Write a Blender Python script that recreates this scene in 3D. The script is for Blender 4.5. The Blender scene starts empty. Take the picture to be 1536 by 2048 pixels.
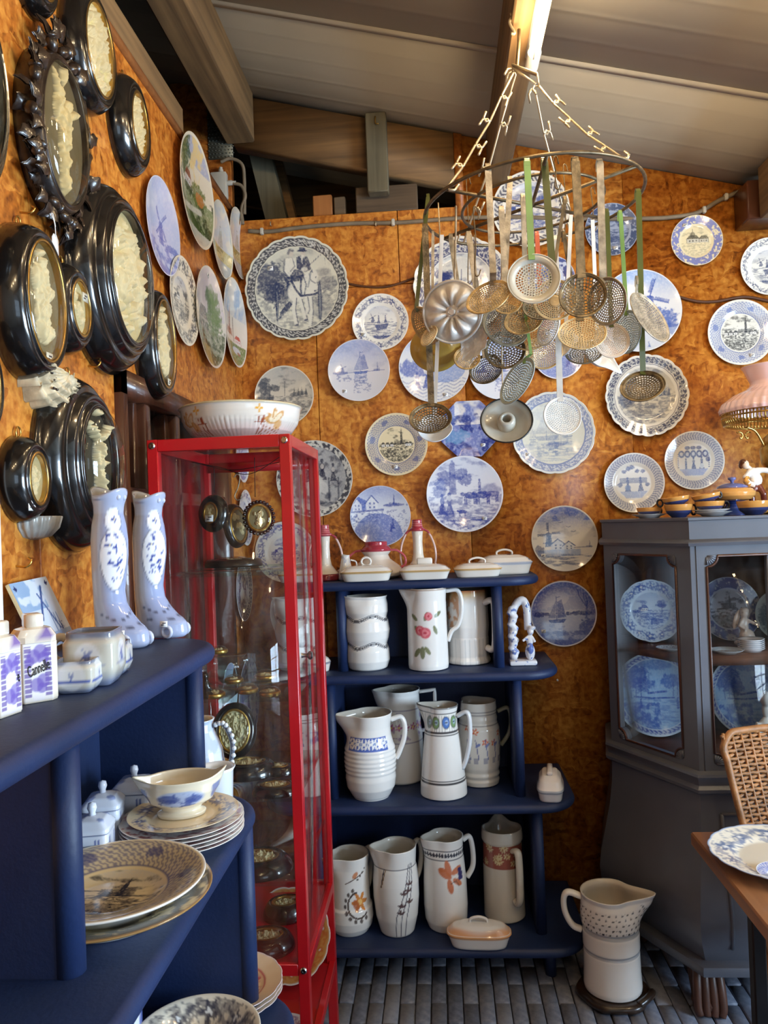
import bpy, bmesh, math, random
import numpy as np
from mathutils import Vector, Matrix
random.seed(7)
SC = bpy.context.scene
COL = SC.collection
R_ = math.radians
PI = math.pi

# ------------------------------------------------------------------ camera
IW, IH, FPX = 1536, 2048, 1540.0
EYE = np.array([0.0, 0.0, 1.55])
YAW, PITCH, ROLL = R_(4.0), R_(0.70), 0.038
_f = np.array([-math.sin(YAW) * math.cos(PITCH), math.cos(YAW) * math.cos(PITCH), math.sin(PITCH)])
_r0 = np.array([math.cos(YAW), math.sin(YAW), 0.0])
_u0 = np.cross(_r0, _f)
CR = math.cos(ROLL) * _r0 - math.sin(ROLL) * _u0
CU = math.sin(ROLL) * _r0 + math.cos(ROLL) * _u0
cd = bpy.data.cameras.new('camera')
cam = bpy.data.objects.new('camera', cd)
COL.objects.link(cam)
cam.matrix_world = Matrix(((CR[0], CU[0], -_f[0], EYE[0]), (CR[1], CU[1], -_f[1], EYE[1]),
                           (CR[2], CU[2], -_f[2], EYE[2]), (0, 0, 0, 1)))
cd.sensor_fit = 'VERTICAL'
cd.sensor_height = 36.0
cd.lens = FPX / IH * 36.0
cd.clip_start = 0.02
SC.camera = cam

# ------------------------------------------------------------------ light and exposure
VS = SC.view_settings
VS.view_transform = 'Standard'
VS.look = 'None'
VS.gamma = 1.0
VS.use_curve_mapping = False
VS.exposure = 0.10
SC.render.film_transparent = False
if hasattr(SC, 'cycles'):
    SC.cycles.transparent_max_bounces = 32   # many panes one behind the other
world = bpy.data.worlds.new('daylight')
SC.world = world
world.use_nodes = True
_bg = world.node_tree.nodes['Background']
_bg.inputs[0].default_value = (0.62, 0.78, 1.0, 1)
_bg.inputs[1].default_value = 0.35
def window_light(name, loc, rot, sx, sy, power, color):
    l = bpy.data.lights.new(name, 'AREA')
    l.shape = 'RECTANGLE'; l.size = sx; l.size_y = sy
    l.energy = power; l.color = color
    o = bpy.data.objects.new(name, l); COL.objects.link(o)
    o.location = loc; o.rotation_euler = rot
    return o
# daylight standing in the two window openings behind the photographer (rear wall) and in the right wall
window_light('daylight_rear_window', (2.10, -2.46, 1.62), (R_(90), 0, 0), 1.5, 1.3, 18, (0.60, 0.79, 1.0))
window_light('daylight_right_window', (3.16, 0.45, 1.38), (R_(90), 0, R_(90)), 1.5, 1.1, 240, (0.60, 0.79, 1.0))

# ------------------------------------------------------------------ helpers
def ray(px, py):
    return _f + CR * ((px - IW / 2) / FPX) + CU * ((IH / 2 - py) / FPX)
def PA(px, py, ax, val):
    d = ray(px, py)
    return EYE + d * ((val - EYE[ax]) / d[ax])
def PX(px, py, x): return PA(px, py, 0, x)
def PY(px, py, y): return PA(px, py, 1, y)
def PZ(px, py, z): return PA(px, py, 2, z)
def depth(p): return float(np.dot(np.asarray(p) - EYE, _f))
def mpp(p): return depth(p) / FPX
def on(px, py, y, z):
    p = PY(px, py, y); return (p[0], y, z)

def lin(c):
    c = np.asarray(c, float) / 255.0
    return np.where(c <= 0.04045, c / 12.92, ((c + 0.055) / 1.055) ** 2.4)

# --- meshes as (V, F)
def join(*ms):
    V = []; F = []; o = 0
    for v, f in ms:
        V.append(np.asarray(v, float).reshape(-1, 3))
        F += [tuple(i + o for i in q) for q in f]
        o += len(V[-1])
    return np.vstack(V), F
def tf(m, M):
    v, f = m
    M = np.array(M)
    return np.asarray(v) @ M[:3, :3].T + M[:3, 3], f
def mv(m, x=0, y=0, z=0):
    return np.asarray(m[0]) + np.array([x, y, z]), m[1]
def rotz(m, a):
    return tf(m, Matrix.Rotation(a, 4, 'Z'))
def box(x0, x1, y0, y1, z0, z1):
    v = [(x, y, z) for z in (z0, z1) for y in (y0, y1) for x in (x0, x1)]
    return np.array(v, float), [(0, 2, 3, 1), (4, 5, 7, 6), (0, 1, 5, 4), (2, 6, 7, 3), (0, 4, 6, 2), (1, 3, 7, 5)]
_cb = {}
def cbox(x0, x1, y0, y1, z0, z1, b=0.004, seg=1):
    sx, sy, sz = x1 - x0, y1 - y0, z1 - z0
    b = min(b, .45 * min(abs(sx), abs(sy), abs(sz)))
    bm = bmesh.new()
    bmesh.ops.create_cube(bm, size=1)
    for v in bm.verts:
        v.co = Vector((v.co.x * sx + (x0 + x1) / 2, v.co.y * sy + (y0 + y1) / 2, v.co.z * sz + (z0 + z1) / 2))
    bmesh.ops.bevel(bm, geom=bm.edges[:], offset=b, segments=seg, affect='EDGES', profile=0.5)
    bm.verts.index_update()
    r = np.array([v.co[:] for v in bm.verts]), [tuple(v.index for v in f.verts) for f in bm.faces]
    bm.free()
    return r
def lathe(prof, n=48, sx=1.0, sy=1.0, rmod=None):
    """profile (r, z); rmod(theta) scales radius.  returns V, F"""
    prof = np.asarray(prof, float); k = len(prof)
    th = np.arange(n) * 2 * PI / n
    rm = np.ones(n) if rmod is None else rmod(th)
    r = np.maximum(prof[:, 0:1], 1e-5) * rm[None, :]
    V = np.stack([r * np.cos(th) * sx, r * np.sin(th) * sy, np.repeat(prof[:, 1:2], n, 1)], -1).reshape(-1, 3)
    F = []
    for i in range(k - 1):
        a = i * n; b = a + n
        for j in range(n):
            j2 = (j + 1) % n
            F.append((a + j, a + j2, b + j2, b + j))
    return V, F
def resamp(prof, ds):
    out = [tuple(prof[0])]
    for a, b in zip(prof[:-1], prof[1:]):
        a = np.array(a, float); b = np.array(b, float)
        m = max(1, int(math.ceil(np.linalg.norm(b - a) / ds)))
        for i in range(1, m + 1):
            out.append(tuple(a + (b - a) * i / m))
    return out
def crom(pts, m=6, closed=False):
    P = [np.array(p, float) for p in pts]; n = len(P); out = []
    rng = range(n) if closed else range(n - 1)
    for i in rng:
        if closed:
            p0, p1, p2, p3 = P[(i - 1) % n], P[i], P[(i + 1) % n], P[(i + 2) % n]
        else:
            p1, p2 = P[i], P[i + 1]
            p0 = P[i - 1] if i > 0 else 2 * p1 - p2
            p3 = P[i + 2] if i + 2 < n else 2 * p2 - p1
        for j in range(m):
            t = j / m
            out.append(.5 * ((2 * p1) + (-p0 + p2) * t + (2 * p0 - 5 * p1 + 4 * p2 - p3) * t * t + (-p0 + 3 * p1 - 3 * p2 + p3) * t ** 3))
    if not closed: out.append(P[-1])
    return np.array(out)
def tube(path, r, n=8, closed=False, flat=None, up=None, rect=None):
    """sweep a circle / ellipse (flat=(a,b)) / rectangle (rect=(a,b) half sizes) along a path"""
    P = np.asarray(path, float); N = len(P)
    T = np.zeros_like(P)
    if closed:
        T = np.roll(P, -1, 0) - np.roll(P, 1, 0)
    else:
        T[1:-1] = P[2:] - P[:-2]; T[0] = P[1] - P[0]; T[-1] = P[-1] - P[-2]
    T /= np.maximum(np.linalg.norm(T, axis=1), 1e-9)[:, None]
    a = np.array(up, float) if up is not None else (np.array([0, 0, 1.0]) if abs(T[0][2]) < .9 else np.array([1.0, 0, 0]))
    rr = np.full(N, r) if np.isscalar(r) else np.asarray(r, float)
    if rect is not None:
        sec = np.array([(-rect[0], -rect[1]), (rect[0], -rect[1]), (rect[0], rect[1]), (-rect[0], rect[1])]); rr = np.ones(N); n = 4
    else:
        t = np.arange(n) * 2 * PI / n
        sec = np.stack([np.cos(t), np.sin(t)], 1)
        if flat is not None: sec = sec * np.array(flat)[None, :]
    V = []
    nn = a - T[0] * np.dot(a, T[0]); nn /= np.linalg.norm(nn)
    for i in range(N):
        if up is not None:
            q = a - T[i] * np.dot(a, T[i])
            if np.linalg.norm(q) > 1e-3: nn = q / np.linalg.norm(q)
        else:
            nn = nn - T[i] * np.dot(nn, T[i]); nn /= max(np.linalg.norm(nn), 1e-9)
        bb = np.cross(T[i], nn)
        V.append(P[i] + rr[i] * (sec[:, 0:1] * bb[None] + sec[:, 1:2] * nn[None]))
    V = np.vstack(V); F = []
    for i in range(N if closed else N - 1):
        a0 = i * n; b0 = ((i + 1) % N) * n
        for j in range(n):
            F.append((a0 + j, a0 + (j + 1) % n, b0 + (j + 1) % n, b0 + j))
    if not closed:
        F.append(tuple(range(n))[::-1]); F.append(tuple(range((N - 1) * n, N * n)))
    return V, F
def sphere(c, r, n=14, m=9):
    rx, ry, rz = (r, r, r) if np.isscalar(r) else r
    pr = [(math.cos(t), math.sin(t)) for t in np.linspace(-PI / 2, PI / 2, m)]
    V, F = lathe(pr, n)
    return V * np.array([rx, ry, rz]) + np.array(c), F
def offset2(O, d):
    """inset a closed outline (CCW) by d along averaged normals"""
    O = np.asarray(O, float)
    e = np.roll(O, -1, 0) - O; e /= np.maximum(np.linalg.norm(e, axis=1), 1e-9)[:, None]
    nrm = np.stack([e[:, 1], -e[:, 0]], 1)
    pn = np.roll(nrm, 1, 0); s = nrm + pn
    l = np.maximum(np.linalg.norm(s, axis=1), 1e-6); s /= l[:, None]
    c = np.maximum((s * nrm).sum(1), .35)
    return O - s * (d / c)[:, None]
def slab(O, z0, z1, r=0.0, seg=4):
    """extrude an outline with bullnose edges"""
    O = np.asarray(O, float)
    A = np.sum(O[:, 0] * np.roll(O[:, 1], -1) - np.roll(O[:, 0], -1) * O[:, 1])
    if A < 0: O = O[::-1]
    n = len(O); L = []
    if r > 0:
        for t in np.linspace(0, PI / 2, seg + 1): L.append((r * (1 - math.sin(t)), z0 + r * (1 - math.cos(t))))
        for t in np.linspace(PI / 2, 0, seg + 1): L.append((r * (1 - math.sin(t)), z1 - r * (1 - math.cos(t))))
        L = [L[0]] + [b for a, b in zip(L[:-1], L[1:]) if abs(a[1] - b[1]) + abs(a[0] - b[0]) > 1e-6]
    else: L = [(0, z0), (0, z1)]
    V = []
    for d, z in L:
        o = offset2(O, d) if d > 0 else O
        V.append(np.column_stack([o, np.full(n, z)]))
    V = np.vstack(V); F = []
    for i in range(len(L) - 1):
        for j in range(n):
            F.append((i * n + j, i * n + (j + 1) % n, (i + 1) * n + (j + 1) % n, (i + 1) * n + j))
    F.append(tuple(range(n))[::-1]); F.append(tuple(range((len(L) - 1) * n, len(L) * n)))
    return V, F
def holed(outer, inner, t):
    """flat plate in XZ with a hole, thickness t along +Y"""
    bm = bmesh.new()
    es = []
    for lp in (outer, inner):
        vs = [bm.verts.new((p[0], 0, p[1])) for p in lp]
        for i in range(len(vs)): es.append(bm.edges.new((vs[i], vs[(i + 1) % len(vs)])))
    bmesh.ops.triangle_fill(bm, use_beauty=True, use_dissolve=False, edges=es)
    ex = bmesh.ops.extrude_face_region(bm, geom=bm.faces[:])
    for g in ex['geom']:
        if isinstance(g, bmesh.types.BMVert): g.co.y += t
    bmesh.ops.recalc_face_normals(bm, faces=bm.faces[:])
    bm.verts.index_update()
    r = np.array([v.co[:] for v in bm.verts]), [tuple(v.index for v in f.verts) for f in bm.faces]
    bm.free()
    return r
def basis(X, Y, Z, loc):
    return Matrix(((X[0], Y[0], Z[0], loc[0]), (X[1], Y[1], Z[1], loc[1]), (X[2], Y[2], Z[2], loc[2]), (0, 0, 0, 1)))
def on_back(p): return basis((1, 0, 0), (0, 0, 1), (0, -1, 0), p)
def on_left(p): return basis((0, 1, 0), (0, 0, 1), (1, 0, 0), p)

# --- objects
def tag(o, label=None, cat=None, group=None, kind=None):
    if label: o['label'] = label
    if cat: o['category'] = cat
    if group: o['group'] = group
    if kind: o['kind'] = kind
    return o
def me_of(name, m, mat, smooth=True, col=None, auto=None):
    V, F = m
    me = bpy.data.meshes.new(name)
    V = np.asarray(V, np.float32)
    ln = np.fromiter((len(f) for f in F), np.int32, len(F))
    st = np.concatenate([[0], np.cumsum(ln)[:-1]]).astype(np.int32)
    idx = np.fromiter((i for f in F for i in f), np.int32, int(ln.sum()))
    me.vertices.add(len(V)); me.vertices.foreach_set('co', V.ravel())
    me.loops.add(len(idx)); me.loops.foreach_set('vertex_index', idx)
    me.polygons.add(len(F)); me.polygons.foreach_set('loop_start', st); me.polygons.foreach_set('loop_total', ln)
    me.update(calc_edges=True)
    me.validate()
    if smooth: me.polygons.foreach_set('use_smooth', np.ones(len(me.polygons), bool))
    if col is not None:
        at = me.color_attributes.new('Col', 'FLOAT_COLOR', 'POINT')
        c = np.ones((len(V), 4), np.float32); c[:, :3] = col
        at.data.foreach_set('color', c.ravel())
    if mat is not None: me.materials.append(mat)
    if auto: me.set_sharp_from_angle(angle=R_(auto))
    return me
def mk(name, m, mat, parent=None, smooth=True, col=None, M=None, loc=None, auto=None):
    me = me_of(name, m, mat, smooth, col, auto)
    o = bpy.data.objects.new(name, me); COL.objects.link(o)
    if parent is not None: o.parent = parent
    if M is not None: o.matrix_local = M
    elif loc is not None: o.location = loc
    return o
def hard(name, m, mat, parent=None, **k): return mk(name, m, mat, parent, smooth=True, auto=38, **k)
def thing(name, label, cat, loc=(0, 0, 0), rz=0.0, group=None, M=None):
    o = bpy.data.objects.new(name, None); COL.objects.link(o)
    o.empty_display_size = .05
    if M is not None: o.matrix_world = M
    else: o.location = loc; o.rotation_euler = (0, 0, rz)
    return tag(o, label, cat, group)
def struct(name, m, mat, parent=None, smooth=False):
    o = mk(name, m, mat, parent, smooth=smooth)
    if parent is None: o['kind'] = 'structure'
    return o
def dup(root, M=None, label=None, group=None, parent=None):
    r = root.copy(); COL.objects.link(r)
    if parent is not None: r.parent = parent
    for ch in list(root.children): dup(ch, parent=r)
    if M is not None: r.matrix_world = M
    if label: r['label'] = label
    if group: r['group'] = group
    return r

# ------------------------------------------------------------------ materials
def nt_new(name):
    m = bpy.data.materials.new(name); m.use_nodes = True
    t = m.node_tree; b = t.nodes['Principled BSDF']
    return m, t, b
def nd(t, typ, **k):
    n = t.nodes.new(typ)
    for a, v in k.items(): setattr(n, a, v)
    return n
def ramp(t, stops):
    r = nd(t, 'ShaderNodeValToRGB'); e = r.color_ramp.elements
    while len(e) < len(stops): e.new(.5)
    for i, (p, c) in enumerate(stops):
        e[i].position = p; e[i].color = (*lin(c), 1)
    return r
def mat(name, c, rough=.5, metal=0.0, var=.12, scale=12.0, bump=.0, bscale=60.0, coat=0.0, spec=.5):
    m, t, b = nt_new(name)
    co = nd(t, 'ShaderNodeTexCoord')
    no = nd(t, 'ShaderNodeTexNoise'); no.inputs['Scale'].default_value = scale; no.inputs['Detail'].default_value = 4
    t.links.new(co.outputs['Object'], no.inputs['Vector'])
    c = np.asarray(c, float)
    rp = ramp(t, [(.3, np.clip(c * (1 - var), 0, 255)), (.7, np.clip(c * (1 + var), 0, 255))])
    t.links.new(no.outputs['Fac'], rp.inputs['Fac']); t.links.new(rp.outputs['Color'], b.inputs['Base Color'])
    b.inputs['Roughness'].default_value = rough; b.inputs['Metallic'].default_value = metal
    b.inputs['Coat Weight'].default_value = coat; b.inputs['Coat Roughness'].default_value = .06
    b.inputs['Specular IOR Level'].default_value = spec
    if bump > 0:
        n2 = nd(t, 'ShaderNodeTexNoise'); n2.inputs['Scale'].default_value = bscale; n2.inputs['Detail'].default_value = 5
        t.links.new(co.outputs['Object'], n2.inputs['Vector'])
        bp = nd(t, 'ShaderNodeBump'); bp.inputs['Strength'].default_value = bump; bp.inputs['Distance'].default_value = .004
        t.links.new(n2.outputs['Fac'], bp.inputs['Height']); t.links.new(bp.outputs['Normal'], b.inputs['Normal'])
    return m
def glaze(name, rough=.12, coat=.35):
    m, t, b = nt_new(name)
    a = nd(t, 'ShaderNodeAttribute'); a.attribute_name = 'Col'
    no = nd(t, 'ShaderNodeTexNoise'); no.inputs['Scale'].default_value = 30
    mx = nd(t, 'ShaderNodeMix', data_type='RGBA', blend_type='MULTIPLY'); mx.inputs[0].default_value = .10
    t.links.new(a.outputs['Color'], mx.inputs[6]); t.links.new(no.outputs['Color'], mx.inputs[7])
    t.links.new(a.outputs['Color'], b.inputs['Base Color'])
    b.inputs['Roughness'].default_value = rough
    b.inputs['Coat Weight'].default_value = coat; b.inputs['Coat Roughness'].default_value = .05
    return m
def thin_glass(name, tint=(255, 255, 255), ior=1.45, dust=.0, rough=.01):
    m, t, b = nt_new(name)
    t.nodes.remove(b)
    out = t.nodes['Material Output']
    tr = nd(t, 'ShaderNodeBsdfTransparent'); tr.inputs[0].default_value = (*lin(tint), 1)
    gl = nd(t, 'ShaderNodeBsdfGlossy'); gl.inputs['Roughness'].default_value = rough
    lw = nd(t, 'ShaderNodeLayerWeight'); lw.inputs[0].default_value = .5
    p5 = nd(t, 'ShaderNodeMath', operation='POWER'); p5.inputs[1].default_value = 5
    fr = nd(t, 'ShaderNodeMath', operation='MULTIPLY_ADD'); f0 = ((ior - 1) / (ior + 1)) ** 2
    fr.inputs[1].default_value = 1 - f0; fr.inputs[2].default_value = f0
    t.links.new(lw.outputs['Facing'], p5.inputs[0]); t.links.new(p5.outputs[0], fr.inputs[0])
    mx = nd(t, 'ShaderNodeMixShader')
    t.links.new(fr.outputs[0], mx.inputs[0]); t.links.new(tr.outputs[0], mx.inputs[1]); t.links.new(gl.outputs[0], mx.inputs[2])
    last = mx
    if dust > 0:
        df = nd(t, 'ShaderNodeBsdfDiffuse'); df.inputs[0].default_value = (.8, .78, .75, 1)
        no = nd(t, 'ShaderNodeTexNoise'); no.inputs['Scale'].default_value = 5; no.inputs['Detail'].default_value = 6
        mr = nd(t, 'ShaderNodeMapRange'); mr.inputs[1].default_value = .45; mr.inputs[2].default_value = .9; mr.inputs[3].default_value = 0; mr.inputs[4].default_value = dust
        t.links.new(no.outputs['Fac'], mr.inputs[0])
        m2 = nd(t, 'ShaderNodeMixShader')
        t.links.new(mr.outputs[0], m2.inputs[0]); t.links.new(mx.outputs[0], m2.inputs[1]); t.links.new(df.outputs[0], m2.inputs[2])
        last = m2
    t.links.new(last.outputs[0], out.inputs['Surface'])
    return m
def osb(name, dark=(118, 60, 15), mid=(176, 101, 31), light=(216, 148, 62)):
    """pressed strand board: stretched flakes turned every which way"""
    m, t, b = nt_new(name)
    co = nd(t, 'ShaderNodeTexCoord')
    layers = []
    wz = nd(t, 'ShaderNodeTexNoise'); wz.inputs['Scale'].default_value = 16; wz.inputs['Detail'].default_value = 3
    t.links.new(co.outputs['Object'], wz.inputs['Vector'])
    wp = nd(t, 'ShaderNodeVectorMath', operation='MULTIPLY_ADD'); wp.inputs[1].default_value = (.05, .05, .05)
    t.links.new(wz.outputs['Color'], wp.inputs[0]); t.links.new(co.outputs['Object'], wp.inputs[2])
    for i, (ang, sc) in enumerate(((12, 26), (58, 31), (104, 28), (151, 35))):
        mp = nd(t, 'ShaderNodeMapping')
        mp.inputs['Rotation'].default_value = (R_(ang), R_(ang), R_(ang))
        mp.inputs['Scale'].default_value = (sc * .32, sc * .32, sc * 1.9) if i % 2 else (sc * 1.9, sc * 1.1, sc * .32)
        t.links.new(wp.outputs[0], mp.inputs['Vector'])
        vo = nd(t, 'ShaderNodeTexVoronoi'); vo.inputs['Scale'].default_value = 1.0; vo.inputs['Randomness'].default_value = 1
        t.links.new(mp.outputs[0], vo.inputs['Vector'])
        layers.append((mp, vo))
    wn = nd(t, 'ShaderNodeTexVoronoi'); wn.inputs['Scale'].default_value = 17
    t.links.new(wp.outputs[0], wn.inputs['Vector'])
    sep = nd(t, 'ShaderNodeSeparateColor'); t.links.new(wn.outputs['Color'], sep.inputs[0])
    def pick(ch, thr, a, c):
        gt = nd(t, 'ShaderNodeMath', operation='GREATER_THAN'); gt.inputs[1].default_value = thr
        t.links.new(sep.outputs[ch], gt.inputs[0])
        mx = nd(t, 'ShaderNodeMix', data_type='RGBA')
        t.links.new(gt.outputs[0], mx.inputs[0]); t.links.new(a, mx.inputs[6]); t.links.new(c, mx.inputs[7])
        return mx.outputs[2]
    ab = pick(0, .5, layers[0][1].outputs['Color'], layers[1][1].outputs['Color'])
    cdn = pick(1, .5, layers[2][1].outputs['Color'], layers[3][1].outputs['Color'])
    fin = pick(2, .5, ab, cdn)
    s2 = nd(t, 'ShaderNodeSeparateColor'); t.links.new(fin, s2.inputs[0])
    fine = nd(t, 'ShaderNodeTexNoise'); fine.inputs['Scale'].default_value = 55; fine.inputs['Detail'].default_value = 5
    t.links.new(co.outputs['Object'], fine.inputs['Vector'])
    big = nd(t, 'ShaderNodeTexNoise'); big.inputs['Scale'].default_value = 2.2; big.inputs['Detail'].default_value = 3
    t.links.new(co.outputs['Object'], big.inputs['Vector'])
    a1 = nd(t, 'ShaderNodeMath', operation='MULTIPLY'); a1.inputs[1].default_value = .27
    t.links.new(s2.outputs[0], a1.inputs[0])
    a2 = nd(t, 'ShaderNodeMath', operation='MULTIPLY_ADD'); a2.inputs[1].default_value = .82; t.links.new(fine.outputs['Fac'], a2.inputs[0]); t.links.new(a1.outputs[0], a2.inputs[2])
    a3 = nd(t, 'ShaderNodeMath', operation='MULTIPLY_ADD'); a3.inputs[1].default_value = .35; t.links.new(big.outputs['Fac'], a3.inputs[0]); t.links.new(a2.outputs[0], a3.inputs[2])
    rp = ramp(t, [(.34, np.array(dark) * .62), (.44, dark), (.66, mid), (.98, light)])
    t.links.new(a3.outputs[0], rp.inputs['Fac']); t.links.new(rp.outputs['Color'], b.inputs['Base Color'])
    bp = nd(t, 'ShaderNodeBump'); bp.inputs['Strength'].default_value = .35; bp.inputs['Distance'].default_value = .003
    t.links.new(a2.outputs[0], bp.inputs['Height']); t.links.new(bp.outputs['Normal'], b.inputs['Normal'])
    b.inputs['Roughness'].default_value = .42
    return m
def wood(name, c1, c2, axis=1, rough=.6, scale=5.0, coat=0.0):
    m, t, b = nt_new(name)
    co = nd(t, 'ShaderNodeTexCoord'); mp = nd(t, 'ShaderNodeMapping')
    s = [scale * 7, scale * 7, scale * 7]; s[axis] = scale * .35
    mp.inputs['Scale'].default_value = s
    t.links.new(co.outputs['Object'], mp.inputs['Vector'])
    no = nd(t, 'ShaderNodeTexNoise'); no.inputs['Scale'].default_value = 1; no.inputs['Detail'].default_value = 6; no.inputs['Distortion'].default_value = .6
    t.links.new(mp.outputs[0], no.inputs['Vector'])
    n2 = nd(t, 'ShaderNodeTexNoise'); n2.inputs['Scale'].default_value = 3.2; n2.inputs['Detail'].default_value = 3
    t.links.new(co.outputs['Object'], n2.inputs['Vector'])
    ad = nd(t, 'ShaderNodeMath', operation='MULTIPLY_ADD'); ad.inputs[1].default_value = .6
    t.links.new(n2.outputs['Fac'], ad.inputs[0]); t.links.new(no.outputs['Fac'], ad.inputs[2])
    rp = ramp(t, [(.45, c1), (1.05, c2)])
    t.links.new(ad.outputs[0], rp.inputs['Fac']); t.links.new(rp.outputs['Color'], b.inputs['Base Color'])
    bp = nd(t, 'ShaderNodeBump'); bp.inputs['Strength'].default_value = .25; bp.inputs['Distance'].default_value = .003
    t.links.new(no.outputs['Fac'], bp.inputs['Height']); t.links.new(bp.outputs['Normal'], b.inputs['Normal'])
    b.inputs['Roughness'].default_value = rough; b.inputs['Coat Weight'].default_value = coat
    return m
def emis(name, c, s):
    m, t, b = nt_new(name)
    b.inputs['Base Color'].default_value = (*lin(c), 1)
    b.inputs['Emission Color'].default_value = (*lin(c), 1); b.inputs['Emission Strength'].default_value = s
    return m

M_GLAZE = glaze('painted_glaze')
M_OSB = osb('strand_board')
M_OSB2 = osb('strand_board_edge', (104, 50, 14), (150, 84, 28), (190, 120, 50))
M_BEAM = wood('roof_beam_wood', (78, 58, 36), (138, 108, 70), 1, .75)
M_BEAMX = wood('rafter_wood', (82, 60, 36), (140, 104, 62), 0, .75)
M_BEAMZ = wood('post_wood', (70, 66, 50), (112, 104, 82), 2, .8)
M_BRWOOD = wood('brown_board', (120, 70, 30), (168, 108, 54), 2, .65)
M_DKWOOD = wood('dark_window_wood', (46, 24, 15), (84, 46, 28), 2, .35, coat=.3)
M_DKPLANK = wood('weathered_plank', (64, 50, 38), (104, 86, 64), 0, .8)
M_TABLE = wood('table_oak', (92, 58, 34), (158, 110, 72), 1, .38, 4, coat=.25)
M_SHELFBR = wood('cabinet_inner_wood', (66, 40, 32), (110, 70, 54), 0, .5)
M_NAVY = mat('navy_paint', (20, 38, 76), .55, 0, .14, 5, .12, 140)
M_GREYCAB = mat('grey_cabinet_paint', (92, 95, 104), .38, 0, .07, 4, .03, 60, coat=.15)
M_BLACK = mat('black_lacquer', (17, 15, 14), .22, 0, .3, 9, .04, 40, coat=.7)
M_CARVED = mat('carved_dark_wood', (40, 28, 20), .32, 0, .35, 25, .2, 90, coat=.4)
M_CREAM = mat('meerschaum', (226, 212, 176), .55, 0, .06, 30, .15, 120)
M_BACKING = mat('aged_backing', (108, 98, 80), .7, 0, .15, 10)
M_BACKDARK = mat('dark_backing', (58, 54, 44), .6, 0, .2, 8)
M_RED = mat('red_metal_paint', (186, 22, 30), .32, 0, .05, 8, 0, 40, coat=.3)
M_STEEL = mat('aged_steel', (158, 148, 130), .36, .35, .25, 40, .25, 220)
M_STEELDK = mat('dark_tinned_iron', (112, 98, 74), .30, .45, .35, 45, .35, 200)
M_IRON = mat('ring_iron', (112, 98, 76), .45, .8, .25, 30)
M_WIRE = mat('bright_wire', (206, 190, 160), .35, .7, .12, 30)
M_ALU = mat('cast_aluminium', (214, 210, 202), .42, .2, .08, 25, .1, 120)
M_CHROME = mat('screw_chrome', (190, 190, 192), .2, 1.0, .05)
M_BRASS = mat('brass', (196, 158, 84), .28, .95, .12, 30)
M_ENGREY = mat('grey_enamel', (186, 182, 168), .28, 0, .07, 14, .05, 80, coat=.4)
M_ENBEIGE = mat('beige_enamel', (214, 188, 140), .36, 0, .10, 30, .1, 120, coat=.2)
M_ENTAN = mat('worn_tan_tin', (190, 164, 116), .36, .15, .22, 50, .3, 200)
M_ENDARK = mat('dark_grey_enamel', (110, 106, 92), .32, .1, .2, 40, .2, 160, coat=.2)
M_ENWHITE = mat('white_enamel', (228, 228, 226), .25, 0, .04, 12, 0, 60, coat=.4)
M_ENBLUE = mat('pale_blue_enamel', (168, 184, 184), .3, 0, .08, 20, .05, 90, coat=.3)
M_ENPINK = mat('cream_enamel', (222, 206, 188), .3, 0, .06, 20, .05, 90, coat=.3)
M_GREEN = mat('green_enamel', (118, 152, 82), .3, 0, .08, 10, coat=.4)
M_OLIVE = mat('olive_enamel', (80, 84, 36), .28, 0, .12, 10, coat=.4)
M_ORANGE = mat('red_orange_enamel', (186, 84, 52), .35, 0, .1, 10, coat=.3)
M_YELLOW = mat('ochre_enamel', (206, 170, 76), .3, 0, .06, 8, coat=.4)
M_BLACKRIM = mat('black_enamel_rim', (28, 30, 32), .3, 0, .1)
M_WHITE = mat('white_card', (238, 238, 236), .6, 0, .02)
M_TAGINK = mat('sticker_ink', (70, 70, 84), .7, 0, .05)
M_GLASS = thin_glass('clear_pane', (250, 251, 250), 1.36, .06)
M_DOME = thin_glass('convex_glass', (240, 238, 228), 1.5, .03)
M_SHELFGL = thin_glass('glass_shelf', (236, 246, 241), 1.36, .04)
M_CABLE = mat('grey_cable', (122, 108, 88), .6, 0, .1, 20)
M_BRCABLE = mat('brown_cable', (84, 48, 22), .6, 0, .1, 20)
M_JBOX = mat('grey_plastic', (186, 182, 170), .5, 0, .04)
M_ZINC = mat('zinc_plate', (112, 114, 104), .42, .7, .12, 14)
M_CEIL = None
M_FLGROUT = mat('floor_bedding', (50, 52, 58), .9, 0, .2, 30, .3, 100)
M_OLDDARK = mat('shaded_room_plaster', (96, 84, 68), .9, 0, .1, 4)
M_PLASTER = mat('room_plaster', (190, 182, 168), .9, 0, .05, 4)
M_WINFRAME = mat('white_window_paint', (206, 204, 198), .5, 0, .04)
M_WICKER = mat('wicker', (150, 104, 62), .5, 0, .22, 30, .2, 150)
M_SHELL = mat('shell', (206, 186, 150), .5, 0, .2, 30, .3, 60)
M_PEARL = mat('mother_of_pearl', (226, 224, 216), .25, .1, .08, 20, .1, 50, coat=.4)
M_PINKGL = mat('pink_opal_glass', (250, 214, 216), .18, 0, .05, 4, coat=.6)
M_BLACKIRON = mat('black_iron', (34, 32, 32), .5, .5, .2, 20)
M_CLAW = wood('claw_foot_wood', (48, 28, 20), (88, 56, 42), 2, .4)
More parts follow.
